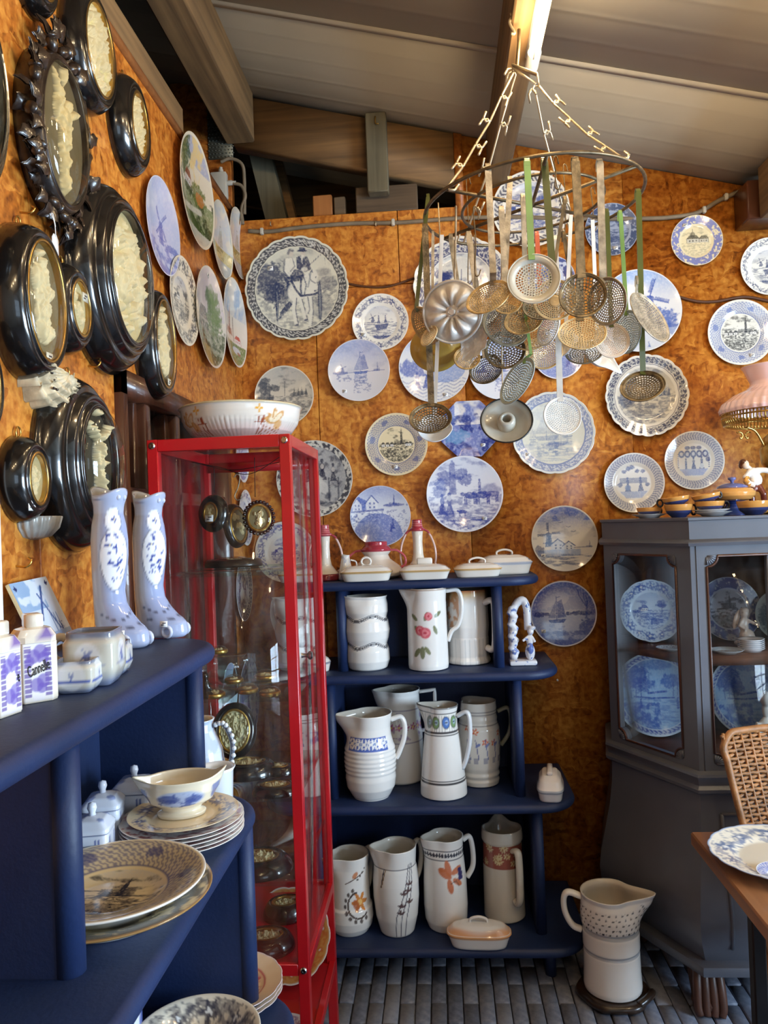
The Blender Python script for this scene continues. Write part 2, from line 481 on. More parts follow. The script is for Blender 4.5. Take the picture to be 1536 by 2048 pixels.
def ceiling_mat():
    m, t, b = nt_new('ribbed_roof_panel')
    co = nd(t, 'ShaderNodeTexCoord')
    w = nd(t, 'ShaderNodeTexWave', wave_type='BANDS', bands_direction='Y', wave_profile='SIN')
    w.inputs['Scale'].default_value = 2.6; w.inputs['Distortion'].default_value = 0
    t.links.new(co.outputs['Object'], w.inputs['Vector'])
    pw = nd(t, 'ShaderNodeMath', operation='POWER'); pw.inputs[1].default_value = 14
    t.links.new(w.outputs['Fac'], pw.inputs[0])
    bp = nd(t, 'ShaderNodeBump'); bp.inputs['Strength'].default_value = .35; bp.inputs['Distance'].default_value = .004
    t.links.new(pw.outputs[0], bp.inputs['Height']); t.links.new(bp.outputs['Normal'], b.inputs['Normal'])
    no = nd(t, 'ShaderNodeTexNoise'); no.inputs['Scale'].default_value = 1.5; no.inputs['Detail'].default_value = 4
    rp = ramp(t, [(.3, (152, 144, 128)), (.7, (172, 164, 148))])
    t.links.new(co.outputs['Object'], no.inputs['Vector']); t.links.new(no.outputs['Fac'], rp.inputs['Fac'])
    t.links.new(rp.outputs['Color'], b.inputs['Base Color'])
    b.inputs['Roughness'].default_value = .5
    return m
M_CEIL = ceiling_mat()
def brick_mat():
    m, t, b = nt_new('floor_brick')
    oi = nd(t, 'ShaderNodeObjectInfo'); co = nd(t, 'ShaderNodeTexCoord')
    no = nd(t, 'ShaderNodeTexNoise'); no.inputs['Scale'].default_value = 38; no.inputs['Detail'].default_value = 6
    t.links.new(co.outputs['Object'], no.inputs['Vector'])
    ad = nd(t, 'ShaderNodeMath', operation='MULTIPLY_ADD'); ad.inputs[1].default_value = .45
    t.links.new(oi.outputs['Random'], ad.inputs[0]); t.links.new(no.outputs['Fac'], ad.inputs[2])
    rp = ramp(t, [(.35, (84, 90, 106)), (.6, (110, 116, 132)), (.95, (140, 144, 156))])
    t.links.new(ad.outputs[0], rp.inputs['Fac']); t.links.new(rp.outputs['Color'], b.inputs['Base Color'])
    bp = nd(t, 'ShaderNodeBump'); bp.inputs['Strength'].default_value = .4; bp.inputs['Distance'].default_value = .003
    t.links.new(no.outputs['Fac'], bp.inputs['Height']); t.links.new(bp.outputs['Normal'], b.inputs['Normal'])
    b.inputs['Roughness'].default_value = .55
    return m
M_BRICK = brick_mat()

# ------------------------------------------------------------------ the room shell
YB, XL = 3.05, -0.765            # faces of the strand-board back wall and left wall
def ceil_z(x): return 3.108 - .255 * x
def PC(px, py):
    d = ray(px, py); n = np.array([.255, 0, 1.0])
    return EYE + d * ((3.108 - np.dot(n, EYE)) / np.dot(n, d))
def rects(u0, u1, v0, v1, holes):
    """cut a rectangle into pieces round rectangular holes"""
    out = [(u0, u1, v0, v1)]
    for (a0, a1, b0, b1) in holes:
        nx = []
        for (p0, p1, q0, q1) in out:
            if a1 <= p0 or a0 >= p1 or b1 <= q0 or b0 >= q1: nx.append((p0, p1, q0, q1)); continue
            if p0 < a0: nx.append((p0, a0, q0, q1))
            if a1 < p1: nx.append((a1, p1, q0, q1))
            l, r = max(p0, a0), min(p1, a1)
            if q0 < b0: nx.append((l, r, q0, b0))
            if b1 < q1: nx.append((l, r, b1, q1))
        out = nx
    return out

# floor: bedding slab with single bricks laid where the photograph shows them
floor = struct('floor', box(-2.6, 3.4, -2.7, 4.6, -.12, -.008), M_FLGROUT)
bw, bl = .0505, .205
_bm = [me_of('brick', cbox(-bw / 2 + .0018, bw / 2 - .0018, -bl / 2 + .002, bl / 2 - .002, -.03, h, .0035), M_BRICK, True, auto=50) for h in (0, .0015, -.0012)]
nb = 0
for i in range(42):
    for j in range(7):
        x = -.46 + i * bw; y = 1.98 + j * bl + (bl / 2 if i % 2 else 0)
        if y > 2.98 or nb >= 300: continue
        if y < 2.2 and x > .2 and i % 1 == 0 and y < 2.0: continue
        b = bpy.data.objects.new('brick', random.choice(_bm)); COL.objects.link(b)
        b.parent = floor; b.location = (x + random.uniform(-.001, .001), y + random.uniform(-.003, .003), 0)
        b.rotation_euler = (0, 0, random.uniform(-.012, .012)); nb += 1
rest = []
for i in range(118):
    for j in range(36):
        x = -2.56 + i * bw; y = -2.6 + j * bl + (bl / 2 if i % 2 else 0)
        if -.49 < x < 1.67 and 1.9 < y < 3.0: continue
        rest.append(mv(box(-bw / 2 + .002, bw / 2 - .002, -bl / 2 + .002, bl / 2 - .002, -.03, -.001), x, y, 0))
_r = mk('far_bricks', join(*rest), M_BRICK, floor, smooth=False); _r['kind'] = 'stuff'

# back wall: strand-board panels on a thin backing; the upper left stays open to the roof space
OPEN_X, OPEN_Z = PY(918, 415, YB)[0], 2.785
wb = struct('wall_back', join(box(-.80, OPEN_X, YB + .02, YB + .05, 0, OPEN_Z - .01), box(OPEN_X, 3.2, YB + .02, YB + .05, 0, ceil_z(3.2) - .02)), M_OSB2)
lowtop = PY(900, 562, YB)[2]
seams_low = [-.78, PY(637, 800, YB)[0], PY(945, 1120, YB)[0], PY(1266, 880, YB)[0], PY(1266, 880, YB)[0] + .61, 2.4, 3.2]
for a, b in list(zip(seams_low[:-1], seams_low[1:]))[:2]:
    hard('panel', cbox(a + .0012, b - .0012, YB, YB + .02, 0, lowtop - .001, .002), M_OSB, wb)
seams_up = [-.78, PY(797, 500, YB)[0], OPEN_X]
for a, b in zip(seams_up[:-1], seams_up[1:]):
    hard('panel', cbox(a + .0012, b - .0012, YB, YB + .02, lowtop + .001, OPEN_Z, .002), M_OSB, wb)
def slope_panel(a, b, y0, y1, z0):
    V = np.array([(a, y0, z0), (b, y0, z0), (b, y0, ceil_z(b) - .004), (a, y0, ceil_z(a) - .004), (a, y1, z0), (b, y1, z0), (b, y1, ceil_z(b) - .004), (a, y1, ceil_z(a) - .004)])
    return V, [(0, 1, 2, 3), (5, 4, 7, 6), (1, 5, 6, 2), (4, 0, 3, 7), (3, 2, 6, 7), (0, 4, 5, 1)]
for a, b, c in [(OPEN_X, seams_low[2], lowtop + .001)] + [(p, q, 0.0) for p, q in list(zip(seams_low[:-1], seams_low[1:]))[2:]]:
    mk('panel', slope_panel(a + .0012, b - .0012, YB, YB + .02, c), M_OSB, wb, smooth=False)
mk('edge_batten', slope_panel(OPEN_X - .012, OPEN_X + .02, YB - .012, YB + .03, OPEN_Z - .06), M_OSB2, wb, smooth=False)

# left wall: panels round the glazed opening
WY0, WY1, WZ0, WZ1 = 1.80, 2.76, .95, 1.945
WTOP = 2.78
wl = struct('wall_left', join(*[box(XL - .05, XL - .02, a, b, c, d) for a, b, c, d in rects(-2.5, 3.07, 0, WTOP, [(WY0, WY1, WZ0, WZ1)])]), M_OSB2)
ys = [-2.5, -1.0, .22, .83, 1.43, 2.03, 2.63, 3.05]
for a, b in zip(ys[:-1], ys[1:]):
    for r in rects(a + .0012, b - .0012, 0, WTOP, [(WY0, WY1, WZ0, WZ1)]):
        hard('panel', cbox(XL - .02, XL, r[0], r[1], r[2], r[3], .002), M_OSB, wl)
# glazed opening with dark brown bars
win = struct('window_1', join(box(XL - .06, XL + .018, WY0, WY0 + .035, WZ0, WZ1), box(XL - .06, XL + .018, WY1 - .05, WY1, WZ0, WZ1),
                              box(XL - .06, XL + .018, WY0, WY1, WZ1 - .06, WZ1), box(XL - .06, XL + .018, WY0, WY1, WZ0, WZ0 + .06)), M_DKWOOD)
hard('mullion', join(cbox(XL - .045, XL + .012, 1.965, 2.005, WZ0 + .06, WZ1 - .06, .008, 2), cbox(XL - .05, XL - .012, 1.945, 2.025, WZ0 + .06, WZ1 - .06, .004)), M_DKWOOD, win)
hard('mullion', join(cbox(XL - .045, XL + .012, 2.20, 2.24, WZ0 + .06, WZ1 - .06, .008, 2), cbox(XL - .05, XL - .012, 2.18, 2.26, WZ0 + .06, WZ1 - .06, .004)), M_DKWOOD, win)
hard('cross_bar', join(cbox(XL - .045, XL + .012, WY0 + .035, WY1 - .05, 1.62, 1.66, .008, 2)), M_DKWOOD, win)
for a, b in ((WY0 + .035, 1.965), (2.005, 2.20), (2.24, WY1 - .05)):
    for c, d in ((WZ0 + .06, 1.62), (1.66, WZ1 - .06)):
        mk('pane', box(XL - .030, XL - .026, a, b, c, d), M_GLASS, win, smooth=False)
# top board along the left wall and the room's outer walls beyond it
struct('trim_1', box(XL - .02, XL + .012, -2.5, 3.05, WTOP, WTOP + .018), M_BRWOOD)
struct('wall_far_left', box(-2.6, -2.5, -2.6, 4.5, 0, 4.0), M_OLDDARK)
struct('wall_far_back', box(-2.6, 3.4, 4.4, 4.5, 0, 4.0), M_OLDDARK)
RW = [(.45 - .75, .45 + .75, 1.38 - .55, 1.38 + .55)]
struct('wall_right', join(*[box(3.2, 3.3, a, b, c, d) for a, b, c, d in rects(-2.6, 4.5, 0, 2.6, RW)]), M_PLASTER)
BW = [(2.10 - .75, 2.10 + .75, 1.62 - .65, 1.62 + .65)]
struct('wall_rear', join(*[box(a, b, -2.6, -2.5, c, d) for a, b, c, d in rects(-2.6, 3.3, 0, 4.0, BW)]), M_PLASTER)
def win_bars(name, horiz, c, depthv, size=(1.5, 1.3)):
    ms = []
    w, h = size
    for u in np.linspace(-w / 2, w / 2, 4):
        for (s0, s1) in ((u - .02, u + .02),):
            ms.append((s0, s1, -h / 2, h / 2))
    for v in np.linspace(-h / 2, h / 2, 4): ms.append((-w / 2, w / 2, v - .02, v + .02))
    bs = [box(c[0] + a, c[0] + b, depthv, depthv + .03, c[1] + q0, c[1] + q1) for a, b, q0, q1 in ms] if horiz else \
         [box(depthv - .03, depthv, c[0] + a, c[0] + b, c[1] + q0, c[1] + q1) for a, b, q0, q1 in ms]
    return struct(name, join(*bs), M_WINFRAME)
win_bars('window_2', True, (2.10, 1.62), -2.44)
win_bars('window_3', False, (.45, 1.38), 3.14, (1.5, 1.1))

# roof panels
def roof_panel(y0, y1, g=.004):
    x0, x1 = -2.6, 3.3; h = .06
    V = [(x, y, ceil_z(x) + dz) for dz in (0, h) for y in (y0 + g, y1 - g) for x in (x0, x1)]
    return np.array(V), [(0, 2, 3, 1), (4, 5, 7, 6), (0, 1, 5, 4), (2, 6, 7, 3), (0, 4, 6, 2), (1, 3, 7, 5)]
jy = PC(1000, 108)[1]
ce = struct('ceiling', np_m := (roof_panel(-2.6, 4.5)[0] + np.array([0, 0, .012]), roof_panel(0, 1)[1]), M_CEIL)
for a, b in ((-2.6, jy - 3.0), (jy - 3.0, jy - 2.0), (jy - 2.0, jy - 1.0), (jy - 1.0, jy), (jy, jy + 1.0), (jy + 1.0, 4.5)):
    mk('roof_panel', roof_panel(a, b), M_CEIL, ce, smooth=False)
    mk('panel_lip', mv((roof_panel(b - .03, b - .004, 0)[0] * np.array([1, 1, 1]), roof_panel(0, 1)[1]), 0, 0, -.006), M_CEIL, ce, smooth=False)
def purlin(name, x0, x1, drop, y0, y1, mt=None):
    zt = ceil_z((x0 + x1) / 2) + .012
    return hard(name, cbox(x0, x1, y0, y1, zt - drop, zt, .006), mt or M_BEAM)
o = purlin('roof_purlin', .245, .325, .19, -2.5, YB - .005); tag(o, 'brown roof beam carrying the light tube above the hanging rack', 'beam')
o = purlin('roof_purlin', 1.22, 1.30, .19, -2.5, YB - .14); tag(o, 'brown roof beam ending at the right edge of the back wall', 'beam')
zt = PY(545, 185, YB - .02)
o = purlin('roof_purlin', -.79, -.675, .22, -2.5, YB - .02); tag(o, 'thick pale roof beam running over the left wall towards the dark opening', 'beam')
# ------------------------------------------------------------------ roof timbers and fixings
tag(hard('wall_plate_beam', cbox(XL - .09, XL - .004, -2.5, 2.42, WTOP + .018, WTOP + .125, .005), M_BEAM), 'brown timber lying along the top of the left wall', 'beam')
def sloped_beam(x0, x1, y0, y1, drop, top=.0):
    V = []
    for z in (-drop, 0):
        for y in (y0, y1):
            for x in (x0, x1): V.append((x, y, ceil_z(x) + z - top))
    return np.array(V), [(0, 2, 3, 1), (4, 5, 7, 6), (0, 1, 5, 4), (2, 6, 7, 3), (0, 4, 6, 2), (1, 3, 7, 5)]
tag(mk('rafter', sloped_beam(-.76, OPEN_X - .014, YB - .02, YB + .05, .205, .012), M_BEAMX, smooth=False), 'sloping knotty rafter across the dark opening above the back wall', 'beam')
tag(mk('rafter', sloped_beam(-2.4, 3.1, 3.72, 3.80, .19, .012), M_BEAMX, smooth=False), 'second sloping rafter in the dark roof space behind the back wall', 'beam')
# corner board above the left wall, with nail plate and junction box
cb = tag(hard('corner_board', cbox(-1.02, -.778, YB - .01, YB + .03, 2.50, 3.36, .003), M_OSB2), 'upright brown board in the upper left corner under the thick beam', 'board')
p = PY(440, 262, YB - .012); s = mpp(p)
pl = thing('nail_plate', 'zinc nail plate with punched teeth on the corner board', 'metal plate', M=on_back((p[0], YB - .0105, p[2])))
mk('plate', cbox(-25 * s, 25 * s, -57 * s, 57 * s, 0, .003, .001), M_ZINC, pl, smooth=False)
mk('teeth', join(*[mv(cbox(-.003, .003, -.002, .002, 0, .005, .001), (i - 3.5) * 6.2 * s * 1.1 + (j % 2) * .004, (j - 8) * 6.6 * s, .003) for i in range(8) for j in range(17)]), M_ZINC, pl, smooth=False)
mk('paper_label', box(-5 * s, 5 * s, 6 * s, 28 * s, .0035, .0045), M_WHITE, pl, smooth=False)
p = PY(442, 372, YB - .02); s = mpp(p)
jb = thing('junction_box', 'grey plastic junction box with cable glands in the upper left corner', 'junction box', M=on_back((p[0], YB - .011, p[2])))
hard('box', join(cbox(-18 * s, 14 * s, -28 * s, 24 * s, 0, .035, .006, 2)), M_JBOX, jb)
hard('cable_gland', mv(rotz((lambda q: (q[0][:, [2, 1, 0]], q[1]))(lathe([(0, 0), (.010, 0), (.010, .02), (.007, .024), (.007, .035), (0, .035)], 14)), 0), 14 * s, 3 * s, .018), M_JBOX, jb)
hard('cable_gland', mv((lambda q: (q[0][:, [0, 2, 1]], q[1]))(lathe([(0, 0), (.010, 0), (.010, .012), (.007, .016), (.007, .022), (0, .022)], 14)), 2 * s, 24 * s, .018), M_JBOX, jb)
mk('cable', tube(crom([(22 * s, 3 * s, .018), (42 * s, -4 * s, .016), (49 * s, -25 * s, .014), (40 * s, -50 * s, .012), (42 * s, -80 * s, .012)], 8), .007, 8), M_CABLE, jb)
mk('cable', tube(crom([(2 * s, 46 * s, .018), (22 * s, 52 * s, .016), (44 * s, 40 * s, .014), (48 * s, 10 * s, .012), (46 * s, -60 * s, .012)], 8), .007, 8), M_CABLE, jb)

# the roof-space props standing on the ledge of the back wall
def ledge_block(name, label, px0, px1, py0, py1, y, th, mt, cat='block', lean=0):
    a = PY(px0, py1, y); b = PY(px1, py0, y)
    x0, x1 = a[0], b[0]; z1 = b[2]
    o = hard(name, cbox(x0, x1, y, y + th, OPEN_Z + .0005, z1, .004), mt)
    return tag(o, label, cat)
ledge_block('timber_block', 'weathered grey timber offcut lying on the ledge below the opening', 712, 834, 366, 420, YB + .0, .09, M_DKPLANK)
ledge_block('timber_block', 'short orange-brown wood block on the ledge below the opening', 626, 663, 388, 428, YB + .02, .06, M_BRWOOD)
ledge_block('timber_block', 'greyish wood block beside the orange-brown block on the ledge', 668, 690, 392, 426, YB + .03, .05, M_DKPLANK)
a = PY(735, 362, YB - .06); b = PY(772, 226, YB - .06)
pst = thing('short_post', 'grey-green upright post nailed in front of the sloping rafter', 'post', (0, 0, 0))
hard('post', cbox(a[0], b[0], YB - .075, YB - .021, a[2] - .05, b[2], .004), M_BEAMZ, pst)
mk('bent_nail', tube(crom([((a[0] + b[0]) / 2, YB - .078, b[2] - .02), ((a[0] + b[0]) / 2, YB - .085, b[2] - .05), ((a[0] + b[0]) / 2 + .012, YB - .09, b[2] - .055)], 5), .003, 6), M_BRASS, pst)
a = PY(505, 330, 3.5); b = PY(598, 440, 3.5)
dp = [np.array([PY(540, 300, 3.5)[0], 3.5, PY(540, 300, 3.5)[2] - .06]), np.array([b[0], 3.5, b[2] - .3])]
tag(hard('brace_post', tube(dp, 1, rect=(.055, .05), up=(0, 1, 0)), M_BEAMX), 'dark slanting brace seen in the roof opening', 'brace')
p1, p2 = PY(520, 300, 3.3), PY(560, 460, 3.3)
tag(hard('brace_post', tube([p1, p2], 1, rect=(.045, .05), up=(0, 1, 0)), M_BEAMZ), 'dark upright stud behind the upper left corner of the back wall', 'brace')
p = PY(541, 362, 3.26)
tag(mk('screw_eye', tube([(p[0] + .012 * math.cos(t), 3.26, p[2] + .014 * math.sin(t)) for t in np.linspace(0, 2 * PI, 16)[:-1]], .0025, 6, closed=True), M_WIRE), 'small metal ring screwed to the dark brace', 'screw eye')
# bracket at the right edge
a = PY(1490, 455, YB); b = PY(1536, 372, YB)
tag(hard('beam_shoe', cbox(1.185, 1.33, YB - .13, YB - .0005, PY(1500, 462, YB)[2], PY(1500, 372, YB)[2] - .03, .004), M_DKWOOD), 'dark metal beam shoe at the right edge of the back wall', 'bracket')

# ------------------------------------------------------------------ cables on the back wall
def wall_cable(name, label, pts, r, mt, off=.0):
    P = crom([PY(x, y, YB - r - off) for x, y in pts], 8)
    return tag(mk(name, tube(P, r, 8), mt), label, 'cable')
wc = thing('wall_cable', 'grey cable clipped along the upper back wall', 'cable')
mk('cable', tube(crom([PY(x, y, YB - .009) for x, y in [(497, 462), (540, 463), (600, 455), (700, 447), (800, 445), (910, 437), (1020, 434), (1150, 438), (1290, 437), (1345, 434), (1395, 425), (1440, 400), (1490, 380), (1545, 372)]], 8), .0085, 8), M_CABLE, wc)
for x, y in ((524, 463), (786, 445), (1408, 420), (1452, 394)):
    q = PY(x, y, YB - .010)
    hard('clip', cbox(q[0] - .007, q[0] + .007, YB - .020, YB - .001, q[2] - .013, q[2] + .013, .003), M_JBOX, wc)
wall_cable('loose_cable', 'brown cable sagging between the two large left plates', [(690, 566), (730, 573), (775, 573), (830, 556)], .0045, M_BRCABLE)
wall_cable('loose_cable', 'brown cable sagging right of the windmill plate', [(1345, 590), (1390, 602), (1430, 603), (1490, 594), (1545, 604)], .006, M_BRCABLE)
for x, y, lab in ((752, 452, 'small nail hook under the grey cable left of the rack'), (543, 452, 'small nail above the horse cart plate')):
    q = PY(x, y, YB)
    tag(mk('nail_hook', tube([(q[0], YB - .001, q[2]), (q[0], YB - .018, q[2] - .004), (q[0], YB - .02, q[2] + .01)], .0022, 6), M_WIRE), lab, 'nail')
q = PY(1114, 1359, YB)
tag(mk('nail_hook', tube([(q[0], YB - .001, q[2]), (q[0], YB - .015, q[2])], .004, 8), M_WHITE), 'white push pin in the back wall below the blue ship plate', 'pin')

# ------------------------------------------------------------------ light tubes
def light_tube(label, x, y0, y1, z, power):
    t = thing('light_tube', label, 'lamp', (x, y0, z))
    L = y1 - y0
    hard('housing', cbox(-.018, .018, .0, L, .022, .050, .004), M_ENWHITE, t)
    for yy in (0, L - .07):
        hard('end_cap', mv((lambda q: (q[0][:, [0, 2, 1]] * np.array([1, 1, 1]), q[1]))(lathe([(0, 0), (.019, 0), (.019, .07), (0, .07)], 18)), 0, yy, 0), M_ENWHITE, t)
    hard('power_socket', cbox(-.006, .006, L - .17, L - .075, -.026, -.017, .002), M_ENWHITE, t)
    mk('tube', mv((lambda q: (q[0][:, [0, 2, 1]], q[1]))(lathe([(0, 0), (.016, 0), (.016, L - .15), (0, L - .15)], 16)), 0, .075, 0), M_TUBE, t)
    for q in (.15, .5, .85):
        l = bpy.data.lights.new('tube_light', 'POINT'); l.shadow_soft_size = .045
        l.energy = power / 3; l.color = (1.0, .74, .43)
        lo = bpy.data.objects.new('tube_light', l); COL.objects.link(lo); lo.parent = t
        lo.location = (0, L * q, -.075)
    return t
M_TUBE = emis('warm_tube', (255, 226, 172), 3.0)
pe = PZ(1063, 134, 2.83)
light_tube('white fluorescent tube under the brown roof beam above the hanging rack', pe[0], pe[1] - 1.25, pe[1], 2.83, 20)
light_tube('white fluorescent tube under the roof beam at the right', 1.26, .9, 2.15, ceil_z(1.26) - .23, 21)
light_tube('white fluorescent tube under the brown roof beam behind the photographer', pe[0], -1.3, -.05, 2.83, 22)
# ------------------------------------------------------------------ painting on vertices
def _h(i, j, s):
    v = np.sin(i * 127.1 + j * 311.7 + s * 74.7) * 43758.5453
    return v - np.floor(v)
def vn(x, y, s=0):
    xi, yi = np.floor(x), np.floor(y); fx, fy = x - xi, y - yi
    fx = fx * fx * (3 - 2 * fx); fy = fy * fy * (3 - 2 * fy)
    a, b, c, d = _h(xi, yi, s), _h(xi + 1, yi, s), _h(xi, yi + 1, s), _h(xi + 1, yi + 1, s)
    return (a * (1 - fx) + b * fx) * (1 - fy) + (c * (1 - fx) + d * fx) * fy
def fbm(x, y, s=0, o=3):
    t = 0; a = .5
    for i in range(o):
        t = t + a * vn(x, y, s + i * 17); x = x * 2.1; y = y * 2.1; a *= .5
    return t / (1 - .5 ** o)
def sst(a, b, x):
    t = np.clip((x - a) / (b - a), 0, 1); return t * t * (3 - 2 * t)
INK = (38, 62, 140); DINK = (30, 38, 72); BLK = (44, 44, 48); COB = (42, 70, 168); PALE = (150, 172, 214)
class Cv:
    def __init__(s, u, v, base, seed=0):
        s.u, s.v, s.seed = u, v, seed
        s.r = np.hypot(u, v); s.th = np.arctan2(v, u)
        s.c = np.tile(lin(base), (len(u), 1)); s.clip = np.ones(len(u)); s.gr = 1.0
    def put(s, m, c, a=1.0):
        m = (np.asarray(m, float) * a * s.clip * s.gr)[:, None]
        s.c = s.c * (1 - m) + lin(c) * m
    def disc(s, r): s.clip = (s.r < r).astype(float)
    def noclip(s): s.clip = np.ones(len(s.u))
    def ell(s, cx, cy, rx, ry, c, a=1, rot=0, rough=0, soft=.12):
        x, y = s.u - cx, s.v - cy
        if rot: x, y = x * math.cos(rot) + y * math.sin(rot), -x * math.sin(rot) + y * math.cos(rot)
        d = np.hypot(x / rx, y / ry)
        if rough: d = d + rough * (fbm(s.u * 14, s.v * 14, s.seed + cx * 7) - .5)
        s.put(1 - sst(1 - soft, 1 + soft, d), c, a)
    def poly(s, pts, c, a=1):
        x, y = s.u, s.v; ins = np.zeros(len(x), bool); n = len(pts)
        for i in range(n):
            x0, y0 = pts[i]; x1, y1 = pts[(i + 1) % n]
            if y0 == y1: continue
            k = ((y0 > y) != (y1 > y)) & (x < (x1 - x0) * (y - y0) / (y1 - y0) + x0)
            ins ^= k
        s.put(ins, c, a)
    def line(s, pts, w, c, a=1):
        m = np.zeros(len(s.u))
        for (x0, y0), (x1, y1) in zip(pts[:-1], pts[1:]):
            dx, dy = x1 - x0, y1 - y0; L = max(dx * dx + dy * dy, 1e-9)
            t = np.clip(((s.u - x0) * dx + (s.v - y0) * dy) / L, 0, 1)
            d = np.hypot(s.u - x0 - t * dx, s.v - y0 - t * dy)
            m = np.maximum(m, 1 - sst(w * .7, w * 1.3, d))
        s.put(m, c, a)
    def ring(s, r0, r1, c, a=1): s.put((s.r > r0) & (s.r < r1), c, a)
    # ---- subjects
    def sky(s, hz, c, k=(150, 172, 214), a=.5, cloud=.5):
        s.put(sst(hz, .95, s.v), k, a)
        n = fbm(s.u * 3 + 9, s.v * 6, s.seed + 3, 4)
        s.put(sst(.5, .72, n) * (s.v > hz), c, cloud)
    def ground(s, hz, c, a=.6, f=9):
        n = fbm(s.u * f, s.v * f * 2, s.seed + 5, 4)
        s.put((s.v < hz) * sst(.35, .65, n), c, a)
    def water(s, y0, y1, c, a=.5):
        n = fbm(s.u * 4, s.v * 26, s.seed + 8, 3)
        s.put((s.v < y0) * (s.v > y1) * sst(.4, .65, n), c, a)
    def tree(s, cx, cy, h, c, a=.85, bare=False):
        s.line([(cx, cy), (cx + .03 * h, cy + .5 * h), (cx + .01 * h, cy + .75 * h)], .035 * h, c, a)
        if bare:
            for q in (-.4, -.15, .2, .45): s.line([(cx, cy + .35 * h), (cx + q * h * .6, cy + .75 * h), (cx + q * h * .75, cy + h)], .014 * h, c, a)
        else:
            rs = random.Random(int(s.seed * 13 + cx * 100))
            for i in range(7):
                s.ell(cx + rs.uniform(-.28, .28) * h, cy + rs.uniform(.45, .9) * h, .2 * h, .14 * h, c, a * rs.uniform(.6, 1), 0, .9)
    def bush(s, cx, cy, w, h, c, a=.8): s.ell(cx, cy, w, h, c, a, 0, 1.0)
    def house(s, cx, cy, w, h, c, wall=(232, 232, 230), a=.9):
        s.poly([(cx - w, cy), (cx + w, cy), (cx + w, cy + h * .5), (cx - w, cy + h * .5)], wall, .8)
        s.poly([(cx - w * 1.1, cy + h * .5), (cx - w * .5, cy + h), (cx + w * .6, cy + h), (cx + w * 1.1, cy + h * .5)], c, a)
        for q in (-.6, -.1, .45): s.poly([(cx + w * q, cy + h * .14), (cx + w * (q + .2), cy + h * .14), (cx + w * (q + .2), cy + h * .36), (cx + w * q, cy + h * .36)], c, a)
        s.line([(cx - w, cy), (cx - w, cy + h * .5)], .01, c, a); s.line([(cx + w, cy), (cx + w, cy + h * .5)], .01, c, a)
    def gable(s, cx, cy, w, h, c, wall=(235, 236, 238), a=.9):
        s.poly([(cx - w, cy), (cx + w, cy), (cx + w, cy + h * .55), (cx, cy + h), (cx - w, cy + h * .55)], wall, .9)
        s.line([(cx - w * 1.1, cy + h * .5), (cx, cy + h * 1.02), (cx + w * 1.1, cy + h * .5)], .018, c, a)
        for q in (-.45, .25):
            for z in (.15, .4): s.poly([(cx + w * q, cy + h * z), (cx + w * (q + .28), cy + h * z), (cx + w * (q + .28), cy + h * (z + .14)), (cx + w * q, cy + h * (z + .14))], c, a)
    def church(s, cx, cy, h, c, a=.9):
        s.poly([(cx - .07 * h, cy), (cx + .07 * h, cy), (cx + .06 * h, cy + .55 * h), (cx, cy + h), (cx - .06 * h, cy + .55 * h)], c, a)
        s.poly([(cx - .5 * h, cy), (cx + .3 * h, cy), (cx + .22 * h, cy + .22 * h), (cx - .42 * h, cy + .22 * h)], c, a * .75)
    def mill(s, cx, cy, h, c, ang=.5, a=.92, cage=True):
        s.poly([(cx - .17 * h, cy), (cx + .17 * h, cy), (cx + .10 * h, cy + .5 * h), (cx - .10 * h, cy + .5 * h)], c, a)
        s.ell(cx, cy + .54 * h, .13 * h, .09 * h, c, a)
        if cage: s.line([(cx - .24 * h, cy + .16 * h), (cx + .24 * h, cy + .16 * h)], .02 * h, c, a)
        for q in range(4):
            t = ang + q * PI / 2; dx, dy = math.cos(t), math.sin(t)
            x0, y0 = cx + .03 * h * dx, cy + .56 * h + .03 * h * dy; x1, y1 = cx + .5 * h * dx, cy + .56 * h + .5 * h * dy
            s.line([(x0, y0), (x1, y1)], .014 * h, c, a)
            nx, ny = -dy * .085 * h, dx * .085 * h
            s.poly([(cx + .14 * h * dx, cy + .56 * h + .14 * h * dy), (x1, y1), (x1 + nx, y1 + ny), (cx + .14 * h * dx + nx, cy + .56 * h + .14 * h * dy + ny)], c, a * .75)
    def ship(s, cx, cy, h, c, a=.9, sail=.55):
        s.poly([(cx - .34 * h, cy + .1 * h), (cx + .36 * h, cy + .12 * h), (cx + .26 * h, cy - .02 * h), (cx - .24 * h, cy - .03 * h)], c, a)
        s.line([(cx, cy), (cx, cy + h)], .014 * h, c, a)
        s.poly([(cx + .03 * h, cy + .16 * h), (cx + .36 * h, cy + .2 * h), (cx + .20 * h, cy + .88 * h), (cx + .03 * h, cy + .78 * h)], c, sail)
        s.poly([(cx - .03 * h, cy + .16 * h), (cx - .33 * h, cy + .18 * h), (cx - .03 * h, cy + .82 * h)], c, sail * .75)
        s.line([(cx - .02 * h, cy + .95 * h), (cx + .14 * h, cy + .98 * h)], .012 * h, c, a)
        n = fbm(s.u * 9, s.v * 24, s.seed + 2)
        s.put((np.abs(s.u - cx) < .3 * h) * (s.v < cy - .05 * h) * (s.v > cy - .5 * h) * sst(.45, .6, n), c, .5)
    def fig(s, cx, cy, h, c, skirt=True, a=.9):
        if skirt: s.poly([(cx - .2 * h, cy), (cx + .2 * h, cy), (cx + .06 * h, cy + .5 * h), (cx - .06 * h, cy + .5 * h)], c, a)
        else: s.poly([(cx - .09 * h, cy), (cx + .09 * h, cy), (cx + .08 * h, cy + .5 * h), (cx - .08 * h, cy + .5 * h)], c, a)
        s.ell(cx, cy + .62 * h, .1 * h, .18 * h, c, a * .85)
        s.ell(cx, cy + .88 * h, .075 * h, .09 * h, c, a)
